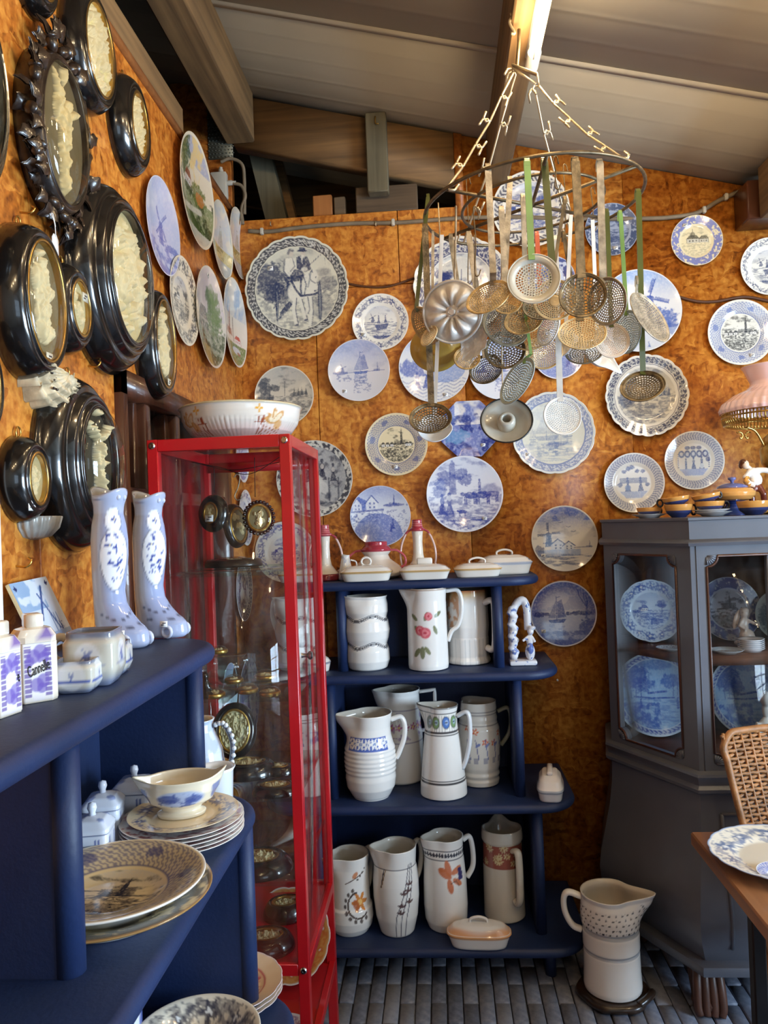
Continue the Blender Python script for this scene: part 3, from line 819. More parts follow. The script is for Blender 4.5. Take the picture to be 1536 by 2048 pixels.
    def cow(s, cx, cy, h, c, a=.9):
        s.ell(cx, cy + .62 * h, .5 * h, .24 * h, c, a, 0, .5); s.ell(cx - .55 * h, cy + .72 * h, .16 * h, .14 * h, c, a)
        for q in (-.38, -.26, .28, .4): s.line([(cx + q * h, cy + .5 * h), (cx + q * h, cy)], .045 * h, c, a)
    # ---- borders
    def b_scroll(s, r0, r1, c, n=28, a=.92):
        m = (r0 + r1) / 2; w = (r1 - r0) / 2; q = (s.r - m) / w
        p = np.sin(n * s.th + 2.2 * np.sin(q * 3.1)) + .9 * np.cos(2 * n * s.th + q * 5) + .8 * np.sin(3 * n * s.th) * np.cos(q * 9) + 2.0 * (fbm(s.u * 38, s.v * 38, s.seed) - .5)
        s.put(np.abs(q) < 1, c, a)
        p2 = np.abs(np.sin(n * s.th * .5 + 1.9 * np.sin(q * 2.9))); p3 = np.abs(np.sin(n * s.th * .5 + PI / 2 - 1.6 * np.sin(q * 2.4)))
        s.put((np.abs(q) < .93) * np.maximum(1 - sst(.16, .30, p2), 1 - sst(.10, .22, p3)), (226, 224, 214), .85)
        s.put((np.abs(q) < .9) * sst(.58, .66, fbm(s.u * 34, s.v * 34, s.seed)), (220, 220, 214), .7)
    def b_floral(s, r0, r1, c, n=12, a=.85, big=.8):
        m = (r0 + r1) / 2; w = (r1 - r0) / 2
        vine = np.abs((s.r - m) / w - .5 * np.sin(n * s.th * .5)) < .16
        s.put(vine, c, a * .7)
        k = fbm(s.u * 22, s.v * 22, s.seed + 31)
        s.put((np.abs(s.r - m) < w * .95) * sst(.53, .6, k), c, a * .75)
        for i in range(n):
            t = 2 * PI * (i + .3) / n; cx, cy = m * math.cos(t), m * math.sin(t)
            x, y = s.u - cx, s.v - cy; d = np.hypot(x, y); an = np.arctan2(y, x)
            f = w * big * (.72 + .28 * np.cos(5 * an + i)) * (1 if i % 2 == 0 else .65)
            s.put(d < f, c, a * (.95 if i % 3 else .75)); s.put(d < f * .35, (236, 236, 232), .9)
    def b_net(s, r0, r1, c, n=7, a=.7):
        m = (s.r > r0) & (s.r < r1)
        s.put(m, c, .22)
        s.put(m * (np.sin(s.th * 56) * np.sin(s.r * 84) > .0), c, a * .9)
        for i in range(n):
            t = 2 * PI * (i + .25) / n; mm = (r0 + r1) / 2
            s.ell(mm * math.cos(t), mm * math.sin(t), .10, .075, c, a, t + PI / 2, 1.3)
        s.ring(r0 - .012, r0 + .006, c, .8)
    def b_leaf(s, r0, r1, c, n=40, a=.85, bg=.25):
        m = (s.r > r0) & (s.r < r1); s.put(m, c, bg)
        q = (s.r - r0) / (r1 - r0)
        s.put(m * (np.sin(n * s.th + 9 * np.abs(q - .5)) > .05), c, a)
    def b_mottle(s, r0, r1, c, f=24, a=.9, lo=.44):
        m = (s.r > r0) & (s.r < r1)
        s.put(m * sst(lo, lo + .1, fbm(s.u * f, s.v * f, s.seed + 4)), c, a)

def q_scene(kind, cv, c, R=1.0):
    """one painted scene inside the disc of radius R"""
    o = (cv.u, cv.v, cv.clip)
    cv.clip = cv.clip * (cv.r < R)
    cv.u, cv.v = cv.u / R, cv.v / R
    cv.gr = np.clip(.42 + 1.05 * fbm(cv.u * 30, cv.v * 30, cv.seed + 50, 2), .35, 1.0)
    S = cv.seed
    if kind == 'cart':
        W1 = (228, 226, 214); G1 = (150, 156, 160)
        cv.sky(.1, c, (170, 178, 178), .3, .3); cv.ground(.15, c, .55, 12); cv.ground(-.5, (226, 224, 212), .5, 6)
        cv.bush(-.59, .22, .36, .46, c, .9); cv.bush(-.45, -.1, .28, .28, c, .75); cv.bush(.72, .1, .24, .16, c, .5); cv.bush(.62, -.45, .3, .3, c, .35); cv.bush(.6, .38, .22, .08, c, .4)
        cv.ell(-.5, -.28, .038, .52, c, 1); cv.ell(-.49, -.28, .012, .42, G1, .8)
        cv.poly([(-.12, -.34), (-.2, -.45), (-.48, -.74), (-.42, -.52), (-.22, -.28)], c, .9)
        cv.ell(-.05, .36, .22, .12, c, .95); cv.poly([(-.3, .3), (.3, .36), (.28, .22), (-.28, .18)], c, .9); cv.line([(-.22, .2), (-.25, -.02), (-.2, -.14)], .022, c)
        cv.ell(-.02, -.06, .22, .24, W1, 1); cv.ell(.28, .08, .16, .32, W1, 1); cv.ell(.39, .24, .11, .2, W1, 1, -.25); cv.ell(.41, .04, .075, .14, W1, 1)
        for p in ([(-.07, -.2), (-.1, -.5), (-.04, -.88)], [(.06, -.24), (.12, -.5), (.19, -.76)], [(.31, -.2), (.33, -.55), (.28, -.98)], [(.2, -.2), (.24, -.5), (.2, -.6)]):
            cv.line(p, .045, W1); cv.line([(x + .045, y) for x, y in p], .012, c, .8)
        for x, y in ((-.04, -.88), (.19, -.76), (.28, -.97)): cv.ell(x, y, .05, .03, c, .9)
        cv.line([(-.14, .22), (-.04, .0), (.08, -.16), (.42, -.14), (.5, -.1)], .026, c, .95); cv.line([(.1, .3), (.08, .0), (.1, -.16)], .022, c, .9); cv.line([(.14, .35), (.22, .1), (.16, -.14)], .016, c, .8)
        cv.line([(.3, .36), (.33, .2), (.44, .12)], .012, c, .8); cv.ell(.46, .26, .014, .02, c, 1); cv.ell(.43, -.06, .03, .025, c, .8); cv.line([(.34, .4), (.30, .2), (.26, .05)], .02, G1, .9); cv.poly([(.33, .4), (.38, .46), (.40, .36)], c, .8)
        cv.ell(.54, -.33, .05, .5, c, 1); cv.ell(.54, -.33, .02, .42, G1, .9)
        cv.poly([(.01, .75), (.11, .80), (.28, .75), (.36, .46), (.21, .40), (.0, .50)], c, .95); cv.poly([(.10, .78), (.17, .78), (.15, .6)], W1, .9); cv.ell(.19, .47, .08, .05, W1, .9)
        cv.ell(.17, .83, .06, .075, (206, 198, 186), 1); cv.ell(.16, .90, .13, .03, c, 1); cv.ell(.16, .945, .075, .05, c, 1); cv.ell(.17, .77, .045, .04, W1, .8)
        cv.poly([(-.26, .75), (-.04, .74), (-.0, .55), (-.19, .30), (-.31, .42)], W1, 1); cv.line([(-.27, .74), (-.31, .45), (-.2, .3)], .016, c, .8); cv.line([(-.08, .72), (-.04, .55), (-.15, .44)], .014, c, .7); cv.ell(-.12, .85, .06, .075, (206, 198, 186), 1); cv.line([(-.18, .86), (-.14, .93), (-.07, .92)], .03, c, .85)
        cv.line([(.3, .55), (.72, .86)], .009, c, .9); cv.line([(.7, .84), (.7, .55)], .006, c, .7)
    elif kind == 'boat':
        cv.sky(.05, c, PALE, .35, .4); cv.water(.05, -.9, c, .7); cv.mill(-.45, .05, .5, c, .4, .8); cv.poly([(-.35, -.15), (.5, -.05), (.35, -.4), (-.2, -.45)], c, .85)
        cv.fig(-.1, -.05, .5, c); cv.fig(.3, -.02, .45, c); cv.poly([(-.5, -.75), (.6, -.8), (.3, -1), (-.3, -1)], c, .9)
        for i in range(12): cv.line([(-.5 + i * .09, -.4), (-.47 + i * .09, -.75)], .012, c, .6)
    elif kind == 'sail':
        cv.sky(-.05, c, (120, 146, 210), .6, .15); cv.line([(-.8, -.08), (.85, -.02)], .012, c, .6); cv.bush(-.62, -.06, .22, .06, c, .7); cv.mill(-.55, -.05, .28, c, .3, .7, False); cv.bush(.6, -.02, .15, .03, c, .6); cv.church(.62, -.02, .3, c, .6)
        cv.ship(.05, -.1, .72, (84, 110, 178), .9, .7)
        n = fbm(cv.u * 14, cv.v * 20, 4); cv.put((cv.v < -.2) * (cv.v > -.75) * (np.abs(cv.u - .1) < .3) * sst(.55, .62, n), c, .55); cv.put((cv.v < -.12) * (cv.v > -.35) * (np.abs(cv.u + .5) < .25) * sst(.5, .6, n), c, .6)
    elif kind == 'land':
        cv.sky(.05, c, (150, 160, 170), .4, .55); cv.ground(.0, c, .65); cv.tree(-.55, -.2, .85, c); cv.bush(-.7, -.1, .3, .25, c); cv.bush(.5, .05, .35, .08, c, .7)
        for x in (.35, .5, .62, .78): cv.poly([(x - .05, .0), (x + .05, .0), (x, .28)], c, .8)
        cv.line([(0, 0), (.02, .5)], .016, c, .7); cv.water(-.3, -.8, c, .4)
    elif kind == 'church':
        cv.sky(.15, c, PALE, .0, .8); cv.ground(.1, c, .95, 12); cv.church(.3, .0, .95, c, .95)
        for x in (-.75, -.5, -.25, .6, .8): cv.house(x, -.1, .1, .25, c)
        cv.ground(-.3, c, .6, 16)
    elif kind == 'city':
        cv.sky(.15, c, PALE, .0, .4); cv.house(-.2, -.1, .4, .5, c, (190, 190, 184)); cv.ell(-.2, .42, .16, .2, c, .7); cv.line([(-.2, .6), (-.2, .8)], .02, c, .8); cv.house(.5, -.1, .3, .45, c, (180, 180, 174)); cv.ground(-.1, c, .35)
    elif kind == 'people':
        cv.put(np.ones(len(cv.u)), (126, 132, 146), .55); cv.put(sst(.4, .65, fbm(cv.u * 5, cv.v * 5, S, 4)), c, .7)
        cv.poly([(-.5, .2), (-.1, .25), (-.1, .95), (-.5, .9)], c, .5)
        for x, y, h in ((-.45, -.2, .7), (-.2, -.1, .75), (.25, -.05, .7), (.6, -.1, .6)): cv.fig(x, y, h, c, True, .85); cv.ell(x, y + .62 * h, .06, .08, (206, 200, 190), .9)
        cv.ell(.0, -.25, .26, .36, (214, 212, 204), .95, -.4, .5); cv.ell(.28, -.3, .14, .2, (206, 204, 198), .9, .3, .5); cv.ell(-.45, -.4, .2, .22, c, .8)
        cv.poly([(-.9, -.75), (.7, -.85), (.4, -1), (-.6, -1)], (206, 202, 194), .85); cv.ell(.35, -.82, .22, .08, c, .7)
        for x in (.45, .75): cv.line([(x, -.7), (x, .0)], .03, c, .7)
    elif kind == 'harbour':
        cv.sky(.25, c, (96, 118, 196), .5, .12); cv.put(cv.v < .22, (226, 230, 238), .8); cv.put((cv.v < .1) * (cv.v < .25 - .5 * (cv.u + .2) ** 2 + .0) * (np.hypot(cv.u + .1, cv.v + .75) < .85), (92, 116, 190), .85)
        cv.poly([(-1, .2), (-.15, .2), (-.15, .36), (-.72, .68), (-1, .62)], (76, 100, 182), .9); cv.gable(-.28, .2, .2, .5, c); cv.gable(-.78, .16, .16, .46, c); cv.line([(-1, .16), (.1, .22)], .03, c, .8)
        cv.church(.48, .36, .4, c, .85); cv.bush(.5, .36, .4, .05, c, .8)
        n = fbm(cv.u * 16, cv.v * 22, 3); cv.put((cv.v < .2) * (np.hypot(cv.u + .1, cv.v + .75) > .85) * sst(.58, .64, n), c, .55); cv.put((cv.v < .1) * (cv.v > -.2) * (cv.u < 0) * sst(.5, .6, n), c, .5)
        cv.fig(.42, -.45, .35, c); cv.fig(.35, -.55, .3, c)
    elif kind == 'cows':
        cv.sky(.0, c, (190, 200, 224), .3, .55); cv.ground(-.05, c, .6); cv.poly([(-.42, .0), (-.22, .0), (-.24, .85), (-.32, .95), (-.4, .8)], c, .65)
        for x, y in ((-.62, .3), (-.7, .1), (-.1, .55), (.05, .4), (-.55, .5)): cv.bush(x, y, .2, .15, c, .7)
        cv.cow(.15, -.28, .38, c); cv.cow(.5, -.3, .42, c); cv.cow(.75, -.25, .36, c, .8); cv.fig(.42, .0, .42, c, False, .8); cv.fig(-.62, -.55, .6, c); cv.fig(-.42, -.6, .68, c, True, .8); cv.ell(-.42, -.1, .06, .08, (220, 224, 232), .8)
        cv.cow(-.08, -.62, .22, c); cv.water(-.45, -.75, c, .6); cv.put(sst(.5, .6, fbm(cv.u * 9, cv.v * 18, 7)) * (cv.v < -.7), c, .8)
    elif kind == 'mill':
        cv.sky(.0, c, (92, 122, 196), .75, .25); cv.put((cv.v > .55) * sst(.4, .6, fbm(cv.u * 4, cv.v * 5, 5)), (70, 100, 186), .7); cv.mill(-.48, -.25, .72, c, .02)
        cv.gable(-.2, -.38, .22, .36, c, (206, 212, 222)); cv.gable(.14, -.38, .18, .28, c, (206, 212, 222)); cv.poly([(-.85, -.35), (.5, -.35), (.5, -.55), (-.85, -.6)], (150, 170, 206), .8); cv.water(-.5, -.9, c, .75); cv.bush(-.8, -.35, .14, .16, c, .7); cv.line([(.3, -.3), (.85, -.28)], .02, c, .6); cv.church(.78, -.3, .26, c, .7)
        for x, y in ((-.1, .5), (.15, .35), (.3, .2)): cv.line([(x - .07, y + .02), (x, y), (x + .07, y + .03)], .01, c, .7)
    elif kind == 'bluesail':
        cv.put(sst(.3, 1.0, cv.r), (40, 66, 160), .95); cv.put((fbm(cv.u * 3, cv.v * 5, 2) > .5) * (cv.v > .1), (120, 142, 200), .35); cv.put(cv.v < -.05, (150, 170, 216), .45)
        cv.bush(.5, .0, .45, .07, (34, 52, 130), .9); cv.bush(-.7, -.02, .25, .09, (34, 52, 130), .9); cv.ship(-.2, -.28, .82, (52, 76, 160), .95, .75); cv.tree(.72, -.1, .85, (46, 66, 150), .85, True); cv.bush(.85, -.45, .35, .28, (40, 60, 150), .85); cv.put((cv.v < -.55) * sst(.4, .6, fbm(cv.u * 5, cv.v * 8, 3)), (36, 58, 150), .8)
    elif kind == 'bigmill':
        cv.sky(.2, c, (110, 150, 214), .75, .1); cv.mill(.27, -.22, .95, (64, 94, 176), 1.25, 1.0, False); cv.bush(.58, -.2, .3, .26, (84, 114, 188), .95); cv.bush(.65, -.45, .35, .16, (76, 106, 184), .9); cv.put((cv.v < -.45), (190, 208, 236), .5)
        cv.fig(.05, -.92, .22, c); cv.fig(.2, -.92, .16, c)
    elif kind == 'girl':
        cv.sky(.3, c, (90, 126, 200), .85, .1); cv.bush(-.6, .0, .5, .25, (58, 88, 176), .8); cv.put(np.hypot((cv.u - .3) / .6, (cv.v + .1) / .35) < 1, (120, 150, 210), .75); cv.fig(-.2, -.6, .75, (60, 86, 170)); cv.ell(-.2, -.05, .11, .14, (236, 232, 220), .9); cv.fig(-.5, -.6, .5, (60, 86, 170))
        cv.put((cv.v < -.35) * (np.sin(cv.v * 60 + 3 * np.sin(cv.u * 14)) > .6), c, .55)
    elif kind == 'couple':
        cv.put((np.abs(cv.v - .12) < .14) * (np.abs(cv.u) < .7), c, .65); cv.fig(-.3, -.45, .78, c); cv.fig(.36, -.45, .78, c); cv.ell(-.3, -.25, .16, .14, (120, 140, 190), .8); cv.poly([(-.7, -.45), (.72, -.45), (.4, -.8), (-.4, -.8)], (120, 140, 196), .7)
        for x, y in ((-.25, .75), (-.05, .82), (.2, .6), (.5, .6), (-.45, .6), (.7, -.1), (-.7, -.1)): cv.ell(x, y, .13, .1, c, .85, 0, .9)
    elif kind == 'ladies':
        for i in range(5): cv.ell(-.62 + i * .31, .35, .16, .2, c, .9); cv.ell(-.62 + i * .31, .35, .08, .1, (232, 232, 230), .9)
        for i in range(3): cv.ell(-.3 + i * .3, .68, .14, .1, c, .8)
        cv.fig(-.4, -.45, .6, c, False); cv.fig(0, -.45, .65, c); cv.fig(.42, -.45, .7, c); cv.ell(.42, -.3, .12, .14, (232, 232, 228), .9); cv.ell(.75, .05, .12, .14, c, .8)
        cv.poly([(-.75, -.45), (.75, -.45), (.45, -.8), (-.45, -.8)], (140, 156, 206), .75)
        for s_ in (-1, 1):
            for i in range(8): cv.ell(s_ * .8, -.35 + i * .1, .04, .03, c, .8)
    elif kind == 'bridge':
        cv.put(np.ones(len(cv.u)), (140, 186, 232), .75); cv.bush(-.6, .5, .42, .35, (58, 96, 186), .85); cv.bush(-.35, .25, .3, .22, (58, 96, 186), .8); cv.bush(.45, .4, .28, .22, (70, 110, 196), .8); cv.bush(.0, .85, .5, .14, (80, 116, 196), .6)
        cv.line([(-.2, .02), (.3, .08)], .03, c, .9); cv.line([(-.6, -.08), (-.1, -.12), (.5, -.1)], .022, c, .9)
        for x in (-.7, -.55, -.4, .5, .62): cv.line([(x, -.1), (x, .35)], .014, c, .8)
        cv.fig(-.42, -.42, .3, c); cv.fig(.6, -.42, .36, c, False); cv.put((cv.v < -.25) * (cv.u < .1) * sst(.35, .6, fbm(cv.u * 8, cv.v * 10, 2)), (58, 96, 190), .85); cv.water(-.1, -.95, (70, 110, 196), .5)
    elif kind == 'willow':
        cv.sky(.2, c, PALE, .5, .7); cv.ground(.05, c, .7, 10); cv.tree(.55, -.1, .7, c); cv.house(-.35, .0, .2, .3, c); cv.water(-.1, -.5, c, .6); cv.tree(-.7, -.3, .5, c); cv.fig(.0, -.75, .3, c, False); cv.bush(.2, -.55, .35, .18, c, .7)
    elif kind == 'castle':
        cv.sky(.2, c, (170, 176, 186), .4, .85); cv.ground(.05, c, .9); cv.church(.1, .0, .85, c, .95); cv.poly([(-.35, .0), (.4, .0), (.4, .3), (-.35, .3)], c, .75); cv.put(cv.v < -.3, c, .6)
    elif kind == 'octagon':
        cv.put(np.ones(len(cv.u)), (46, 72, 168), .75); cv.put((cv.v > .1) * (cv.u > -.3) * (cv.u < .7) * sst(.4, .55, fbm(cv.u * 3, cv.v * 4, 4)), (232, 228, 222), .9); cv.put(sst(.5, .62, fbm(cv.u * 6, cv.v * 7, 9)) * (cv.v < .35), (30, 48, 130), .85)
        for i in range(6): cv.line([(-.9 + i * .1, -.3), (-.88 + i * .1, .75)], .022, (30, 50, 134), .6)
        cv.put((cv.v < -.6) * (np.sin(cv.u * 30 + cv.v * 20) > 0), (170, 190, 230), .5); cv.bush(-.3, -.15, .3, .15, (110, 160, 200), .6)
    elif kind == 'ships':
        cv.put(np.ones(len(cv.u)), (214, 210, 190), .75); cv.sky(.0, c, (190, 196, 190), .2, .18)
        for x, y, h in ((.0, -.35, .55), (-.2, -.2, 1.1), (.45, -.15, .5), (-.65, -.2, .35), (.25, -.35, .7)): cv.ship(x, y, h, (110, 128, 164), .55, .28)
        cv.water(-.3, -.9, (130, 146, 176), .5); cv.ell(.05, -.38, .3, .06, (80, 102, 154), .6)
    elif kind == 'colour1':
        cv.put(cv.v > .0, (226, 216, 196), .9); cv.put(cv.v > .55, (150, 162, 206), .7); cv.put(sst(.5, .6, fbm(cv.u * 3, cv.v * 3, 1)) * (cv.v > .1), (236, 206, 130), .85); cv.put(cv.v < .0, (98, 124, 62), .8); cv.put(sst(.5, .6, fbm(cv.u * 5, cv.v * 5, 2)) * (cv.v < .1), (60, 72, 40), .85)
        cv.bush(.3, .05, .35, .22, (110, 120, 60), .9); cv.bush(.4, .0, .2, .14, (206, 130, 70), .8); cv.bush(-.6, .55, .35, .4, (70, 96, 50), .9); cv.poly([(-.9, -.55), (.3, -.75), (.5, -.62), (-.6, -.3)], (74, 98, 50), .95); cv.put((cv.v < -.7), (226, 226, 220), .8); cv.line([(-.9, -.5), (.4, -.25)], .06, (232, 230, 220), .8); cv.house(-.3, .05, .2, .28, (150, 80, 50))
    elif kind == 'colour2':
        cv.put(cv.v > -.2, (190, 206, 226), .7); cv.put((cv.v > -.1) * sst(.45, .6, fbm(cv.u * 2, cv.v * 3, 6)), (238, 232, 214), .8); cv.put(cv.v < -.15, (196, 182, 110), .8); cv.ship(.1, -.25, .7, (130, 130, 96), .8, .5); cv.bush(-.4, -.3, .4, .1, (110, 128, 66), .8); cv.put(cv.v < -.55, (170, 190, 220), .6)
    elif kind == 'colour3':
        cv.put(cv.v > .1, (206, 198, 214), .7); cv.tree(.35, -.4, 1.15, (86, 118, 58)); cv.bush(.4, .1, .42, .45, (92, 124, 60), .85); cv.put((cv.v < -.2), (110, 122, 84), .75); cv.house(-.3, -.3, .32, .5, (96, 84, 90), (176, 168, 160)); cv.put(sst(.5, .6, fbm(cv.u * 7, cv.v * 9, 3)) * (cv.v < -.1), (62, 78, 48), .8); cv.put((cv.v < -.6) * (cv.u < 0), (196, 176, 110), .6)
    elif kind == 'colour4':
        cv.put(cv.v > .2, (140, 176, 218), .75); cv.put((cv.v > -.2) * sst(.4, .6, fbm(cv.u * 3, cv.v * 3, 8)), (236, 232, 220), .8); cv.put(cv.v < -.45, (92, 128, 62), .9); cv.church(-.2, -.3, .75, (150, 86, 76), .9); cv.line([(.1, -.4), (.1, .15)], .03, (90, 80, 80), .7); cv.house(.42, -.42, .2, .2, (196, 60, 52)); cv.ell(.2, -.62, .3, .09, (214, 226, 240), .9); cv.ell(.35, -.68, .12, .05, (150, 110, 90), .9)
    elif kind == 'bluemill':
        cv.put(np.ones(len(cv.u)), (150, 170, 222), .55); cv.put((cv.v > .1) * sst(.4, .7, fbm(cv.u * 2, cv.v * 2, 3)), (224, 228, 236), .7); cv.mill(.1, -.35, .8, (86, 104, 178), .7, .85); cv.put((cv.v < -.35) * sst(.4, .6, fbm(cv.u * 5, cv.v * 8, 3)), (84, 100, 184), .7); cv.bush(.6, -.3, .3, .08, (90, 108, 184), .8)
    elif kind == 'rose':
        cv.b_mottle(0, 1, c, 7, .6, .5)
    else:
        cv.sky(.1, c, PALE, .4, .4); cv.ground(.0, c, .6)
    cv.u, cv.v, cv.clip = o; cv.gr = 1.0
def paint_plate(u, v, spec, seed):
    base = spec.get('base', (236, 234, 226)); c = spec.get('ink', INK)
    cv = Cv(u, v, base, seed)
    sr = spec.get('sr', .72)
    if spec.get('tint'): cv.put(cv.r < sr, spec['tint'], .8)
    if 'scene' in spec: q_scene(spec['scene'], cv, spec.get('sink', c), sr)
    cv.noclip()
    b = spec.get('border'); r0 = spec.get('r0', sr + .03); r1 = spec.get('r1', .965); bc = spec.get('bink', c)
    if b: getattr(cv, 'b_' + b)(r0, r1, bc, **spec.get('bk', {}))
    if spec.get('lines'):
        for q in spec['lines']: cv.ring(q - .008, q + .008, bc, .85)
    e = spec.get('edge')
    if e: cv.ring(.972, 1.2, e, 1)
    return cv.c

# ------------------------------------------------------------------ plates
def plate_mesh(R, D, kind, spec, seed, n=168, k=40, ex=1.0):
    """front painted, rim, back with foot ring; local Z points out of the front, back touches z = 0"""
    if kind == 'coupe': zf = lambda r: D * (.28 + .72 * r ** 2.2)
    elif kind == 'bowl': zf = lambda r: D * (.24 + .76 * sst(.35, 1.0, np.asarray(r)) ** .9)
    else: zf = lambda r: D * (.36 + .22 * sst(.56, .70, r) + .42 * np.clip((r - .66) / .34, 0, 1) ** 1.1)
    rs = np.linspace(0, .985, k)
    pr = [(r, float(zf(r))) for r in rs] + [(.997, D * .995), (1.0, D * .96), (.99, D * .90)]
    nf = len(pr)
    bz = lambda r: max(float(zf(r)) - max(.075 * D, .0035 / 1), 0.02 * D)
    pr += [(.86, bz(.86)), (.72, bz(.72) * .9), (.60, .12 * D), (.58, 0), (.54, 0), (.52, .12 * D), (0, .16 * D)]
    pr = np.array(pr); pr[:, 0] *= R
    sc = spec.get('scallop'); rm = None
    if sc:
        kk, am = sc
        rm = lambda th: 1 - am * (1 - np.abs(np.cos(th * kk / 2))) ** 1.3
    if spec.get('oct'):
        rm = lambda th: np.clip(np.cos(PI / 8) / np.cos(((th + PI / 8) % (PI / 4)) - PI / 8), 0, 1)
    V, F = lathe(pr, n, ex, 1.0, None)
    col = np.tile(lin((232, 230, 224)), (len(V), 1))
    m = slice(0, nf * n)
    u, v = V[m, 0] / R / ex, V[m, 1] / R
    if sc or spec.get('oct'):
        th = np.arctan2(V[:, 1], V[:, 0] / ex); q = rm(th); w = np.clip(np.hypot(V[:, 0] / ex, V[:, 1]) / R, 0, 1) ** (3 if sc else 1)
        f = 1 + (q - 1) * w; V = V.copy(); V[:, 0] *= f; V[:, 1] *= f
        if spec.get('oct'): u, v = V[m, 0] / R, V[m, 1] / R
    col[m] = paint_plate(u, v, spec, seed)
    if spec.get('edge'): col[(nf - 2) * n:nf * n] = lin(spec['edge'])
    return (V, F), col
def sticker(parent, x, y, z, s=.010, M=None, rot=0.0):
    o = mk('price_sticker', box(-s, s, -s * .75, s * .75, 0, .0008), M_WHITE, parent, smooth=False)
    o.location = (x, y, z); o.rotation_euler = (0, 0, rot)
    q = mk('price_mark', join(box(-s * .6, s * .1, -s * .35, -s * .1, .0008, .0012), box(-s * .3, s * .6, s * .1, s * .35, .0008, .0012)), M_TAGINK, o, smooth=False)
    return o
_seed = [10]
def wall_plate(px, py, rpx, label, spec, wall='back', kind='plate', Dk=.16, rot=0, st=None, big=False, off=.001, ex=1.0):
    _seed[0] += 1
    if wall == 'back': p = PY(px, py, YB - .03)
    else: p = PX(px, py, XL + .03)
    R = rpx * mpp(p); D = max(R * Dk, .018)
    n, k = (236, 60) if big else (200, 50)
    m, col = plate_mesh(R, D, kind, spec, _seed[0], n, k, ex)
    if wall == 'back': M = on_back((p[0], YB - off, p[2]))
    else: M = on_left((XL + off, p[1], p[2]))
    M = M @ Matrix.Rotation(R_(rot), 4, 'Z')
    o = mk('wall_plate', m, M_GLAZE, col=col, M=M)
    tag(o, label, 'plate', 'plates on the back wall' if wall == 'back' else 'plates on the left wall')
    if st is not None:
        rr = math.hypot(st[0], st[1]); zz = D * (.28 + .72 * rr ** 2.2) if kind == 'coupe' else D * (.38 if rr < .56 else .6 if rr < .72 else .8)
        sticker(o, st[0] * R, st[1] * R, zz + .0015, max(.0085, R * .055))
    return o
GREYINK = (62, 74, 108)
W_ = (236, 232, 218)
wall_plate(593, 576, 105, 'large scalloped plate painted with a couple on a horse cart', dict(base=(226, 224, 206), ink=(52, 64, 98), scene='cart', sr=.80, border='scroll', r0=.815, r1=.955, bk=dict(n=34), bink=(38, 44, 66), scallop=(22, .025), lines=(.81,)), big=True, kind='coupe', st=(-.5, .42))
wall_plate(760, 642, 57, 'plate with blue flower border and a couple in a rowing boat', dict(ink=(58, 74, 128), scene='boat', sr=.60, border='floral', r0=.68, r1=.95, bk=dict(n=14)), st=(-.6, -.42))
wall_plate(718, 741, 62, 'pale blue plate with a two-masted sailing ship', dict(base=(216, 216, 222), ink=(70, 92, 160), scene='sail', sr=.97, edge=(226, 224, 226)), kind='coupe', st=(-.48, -.66), off=.022)
wall_plate(567, 790, 60, 'grey landscape plate half hidden behind the big bowl', dict(base=(206, 200, 184), ink=(74, 80, 92), scene='land', sr=.95, edge=(230, 226, 210)), kind='coupe')
wall_plate(792, 888, 63, 'plate with black church view and fine blue net border left of the octagonal plate', dict(base=(230, 214, 176), ink=BLK, scene='church', sr=.56, border='net', r0=.60, r1=.94, bink=(72, 86, 140)), st=(-.05, -.72))
wall_plate(628, 957, 77, 'large dark plate with people at a table, behind the red cabinet', dict(base=(214, 210, 198), ink=(40, 44, 66), scene='people', sr=.82, border='mottle', r0=.83, r1=.97, bk=dict(f=17), bink=(38, 40, 58)), big=True, kind='coupe')
wall_plate(760, 1032, 61, 'blue plate with gabled houses along a canal', dict(base=(222, 226, 234), ink=(52, 76, 160), scene='harbour', sr=.97, edge=(214, 214, 226)), kind='coupe')
wall_plate(929, 988, 76, 'blue plate with cows, herders and a tall tree trunk', dict(base=(226, 228, 236), ink=(48, 68, 156), scene='cows', sr=.955), kind='coupe', st=(.5, -.66), big=True, off=.022)
wall_plate(569, 1104, 61, 'blue and white plate seen low behind the red cabinet', dict(ink=(60, 78, 156), scene='willow', sr=.5, border='floral', r0=.68, r1=.95, bk=dict(n=16)))
wall_plate(938, 857, 61, 'octagonal deep blue plate with a garden scene', dict(base=(206, 214, 230), ink=COB, scene='octagon', sr=1.5, oct=True), kind='coupe', st=(.45, -.55))
wall_plate(1107, 865, 83, 'large grey-blue plate with faint sailing ships and a patterned border', dict(base=(220, 220, 212), ink=(84, 104, 156), scene='ships', sr=.76, border='scroll', r0=.78, r1=.94, bk=dict(n=26, a=.7), bink=(84, 106, 164), scallop=(18, .02), lines=(.775,)), big=True, kind='coupe', st=(-.62, -.5))
wall_plate(868, 733, 71, 'blue plate with a girl, partly behind the yellow lid', dict(base=(226, 228, 230), ink=(70, 98, 170), scene='girl', sr=.97), kind='coupe', st=(.3, -.8))
wall_plate(1001, 735, 63, 'blue and white plate hidden behind the skimmers left of the candle plate', dict(base=(220, 226, 238), ink=(66, 92, 172), scene='sail', sr=.97), kind='coupe')
wall_plate(1118, 706, 51, 'small violet-blue plate behind the aluminium skimmer handle', dict(base=(228, 228, 236), ink=(86, 90, 166), scene='harbour', sr=.95), kind='coupe')
wall_plate(923, 568, 97, 'large scalloped dark blue bordered plate behind the cake mould', dict(base=(232, 230, 220), ink=(40, 58, 120), scene='land', sr=.66, border='scroll', r0=.68, r1=.95, bk=dict(n=22), bink=(34, 46, 104), scallop=(20, .025)), big=True)
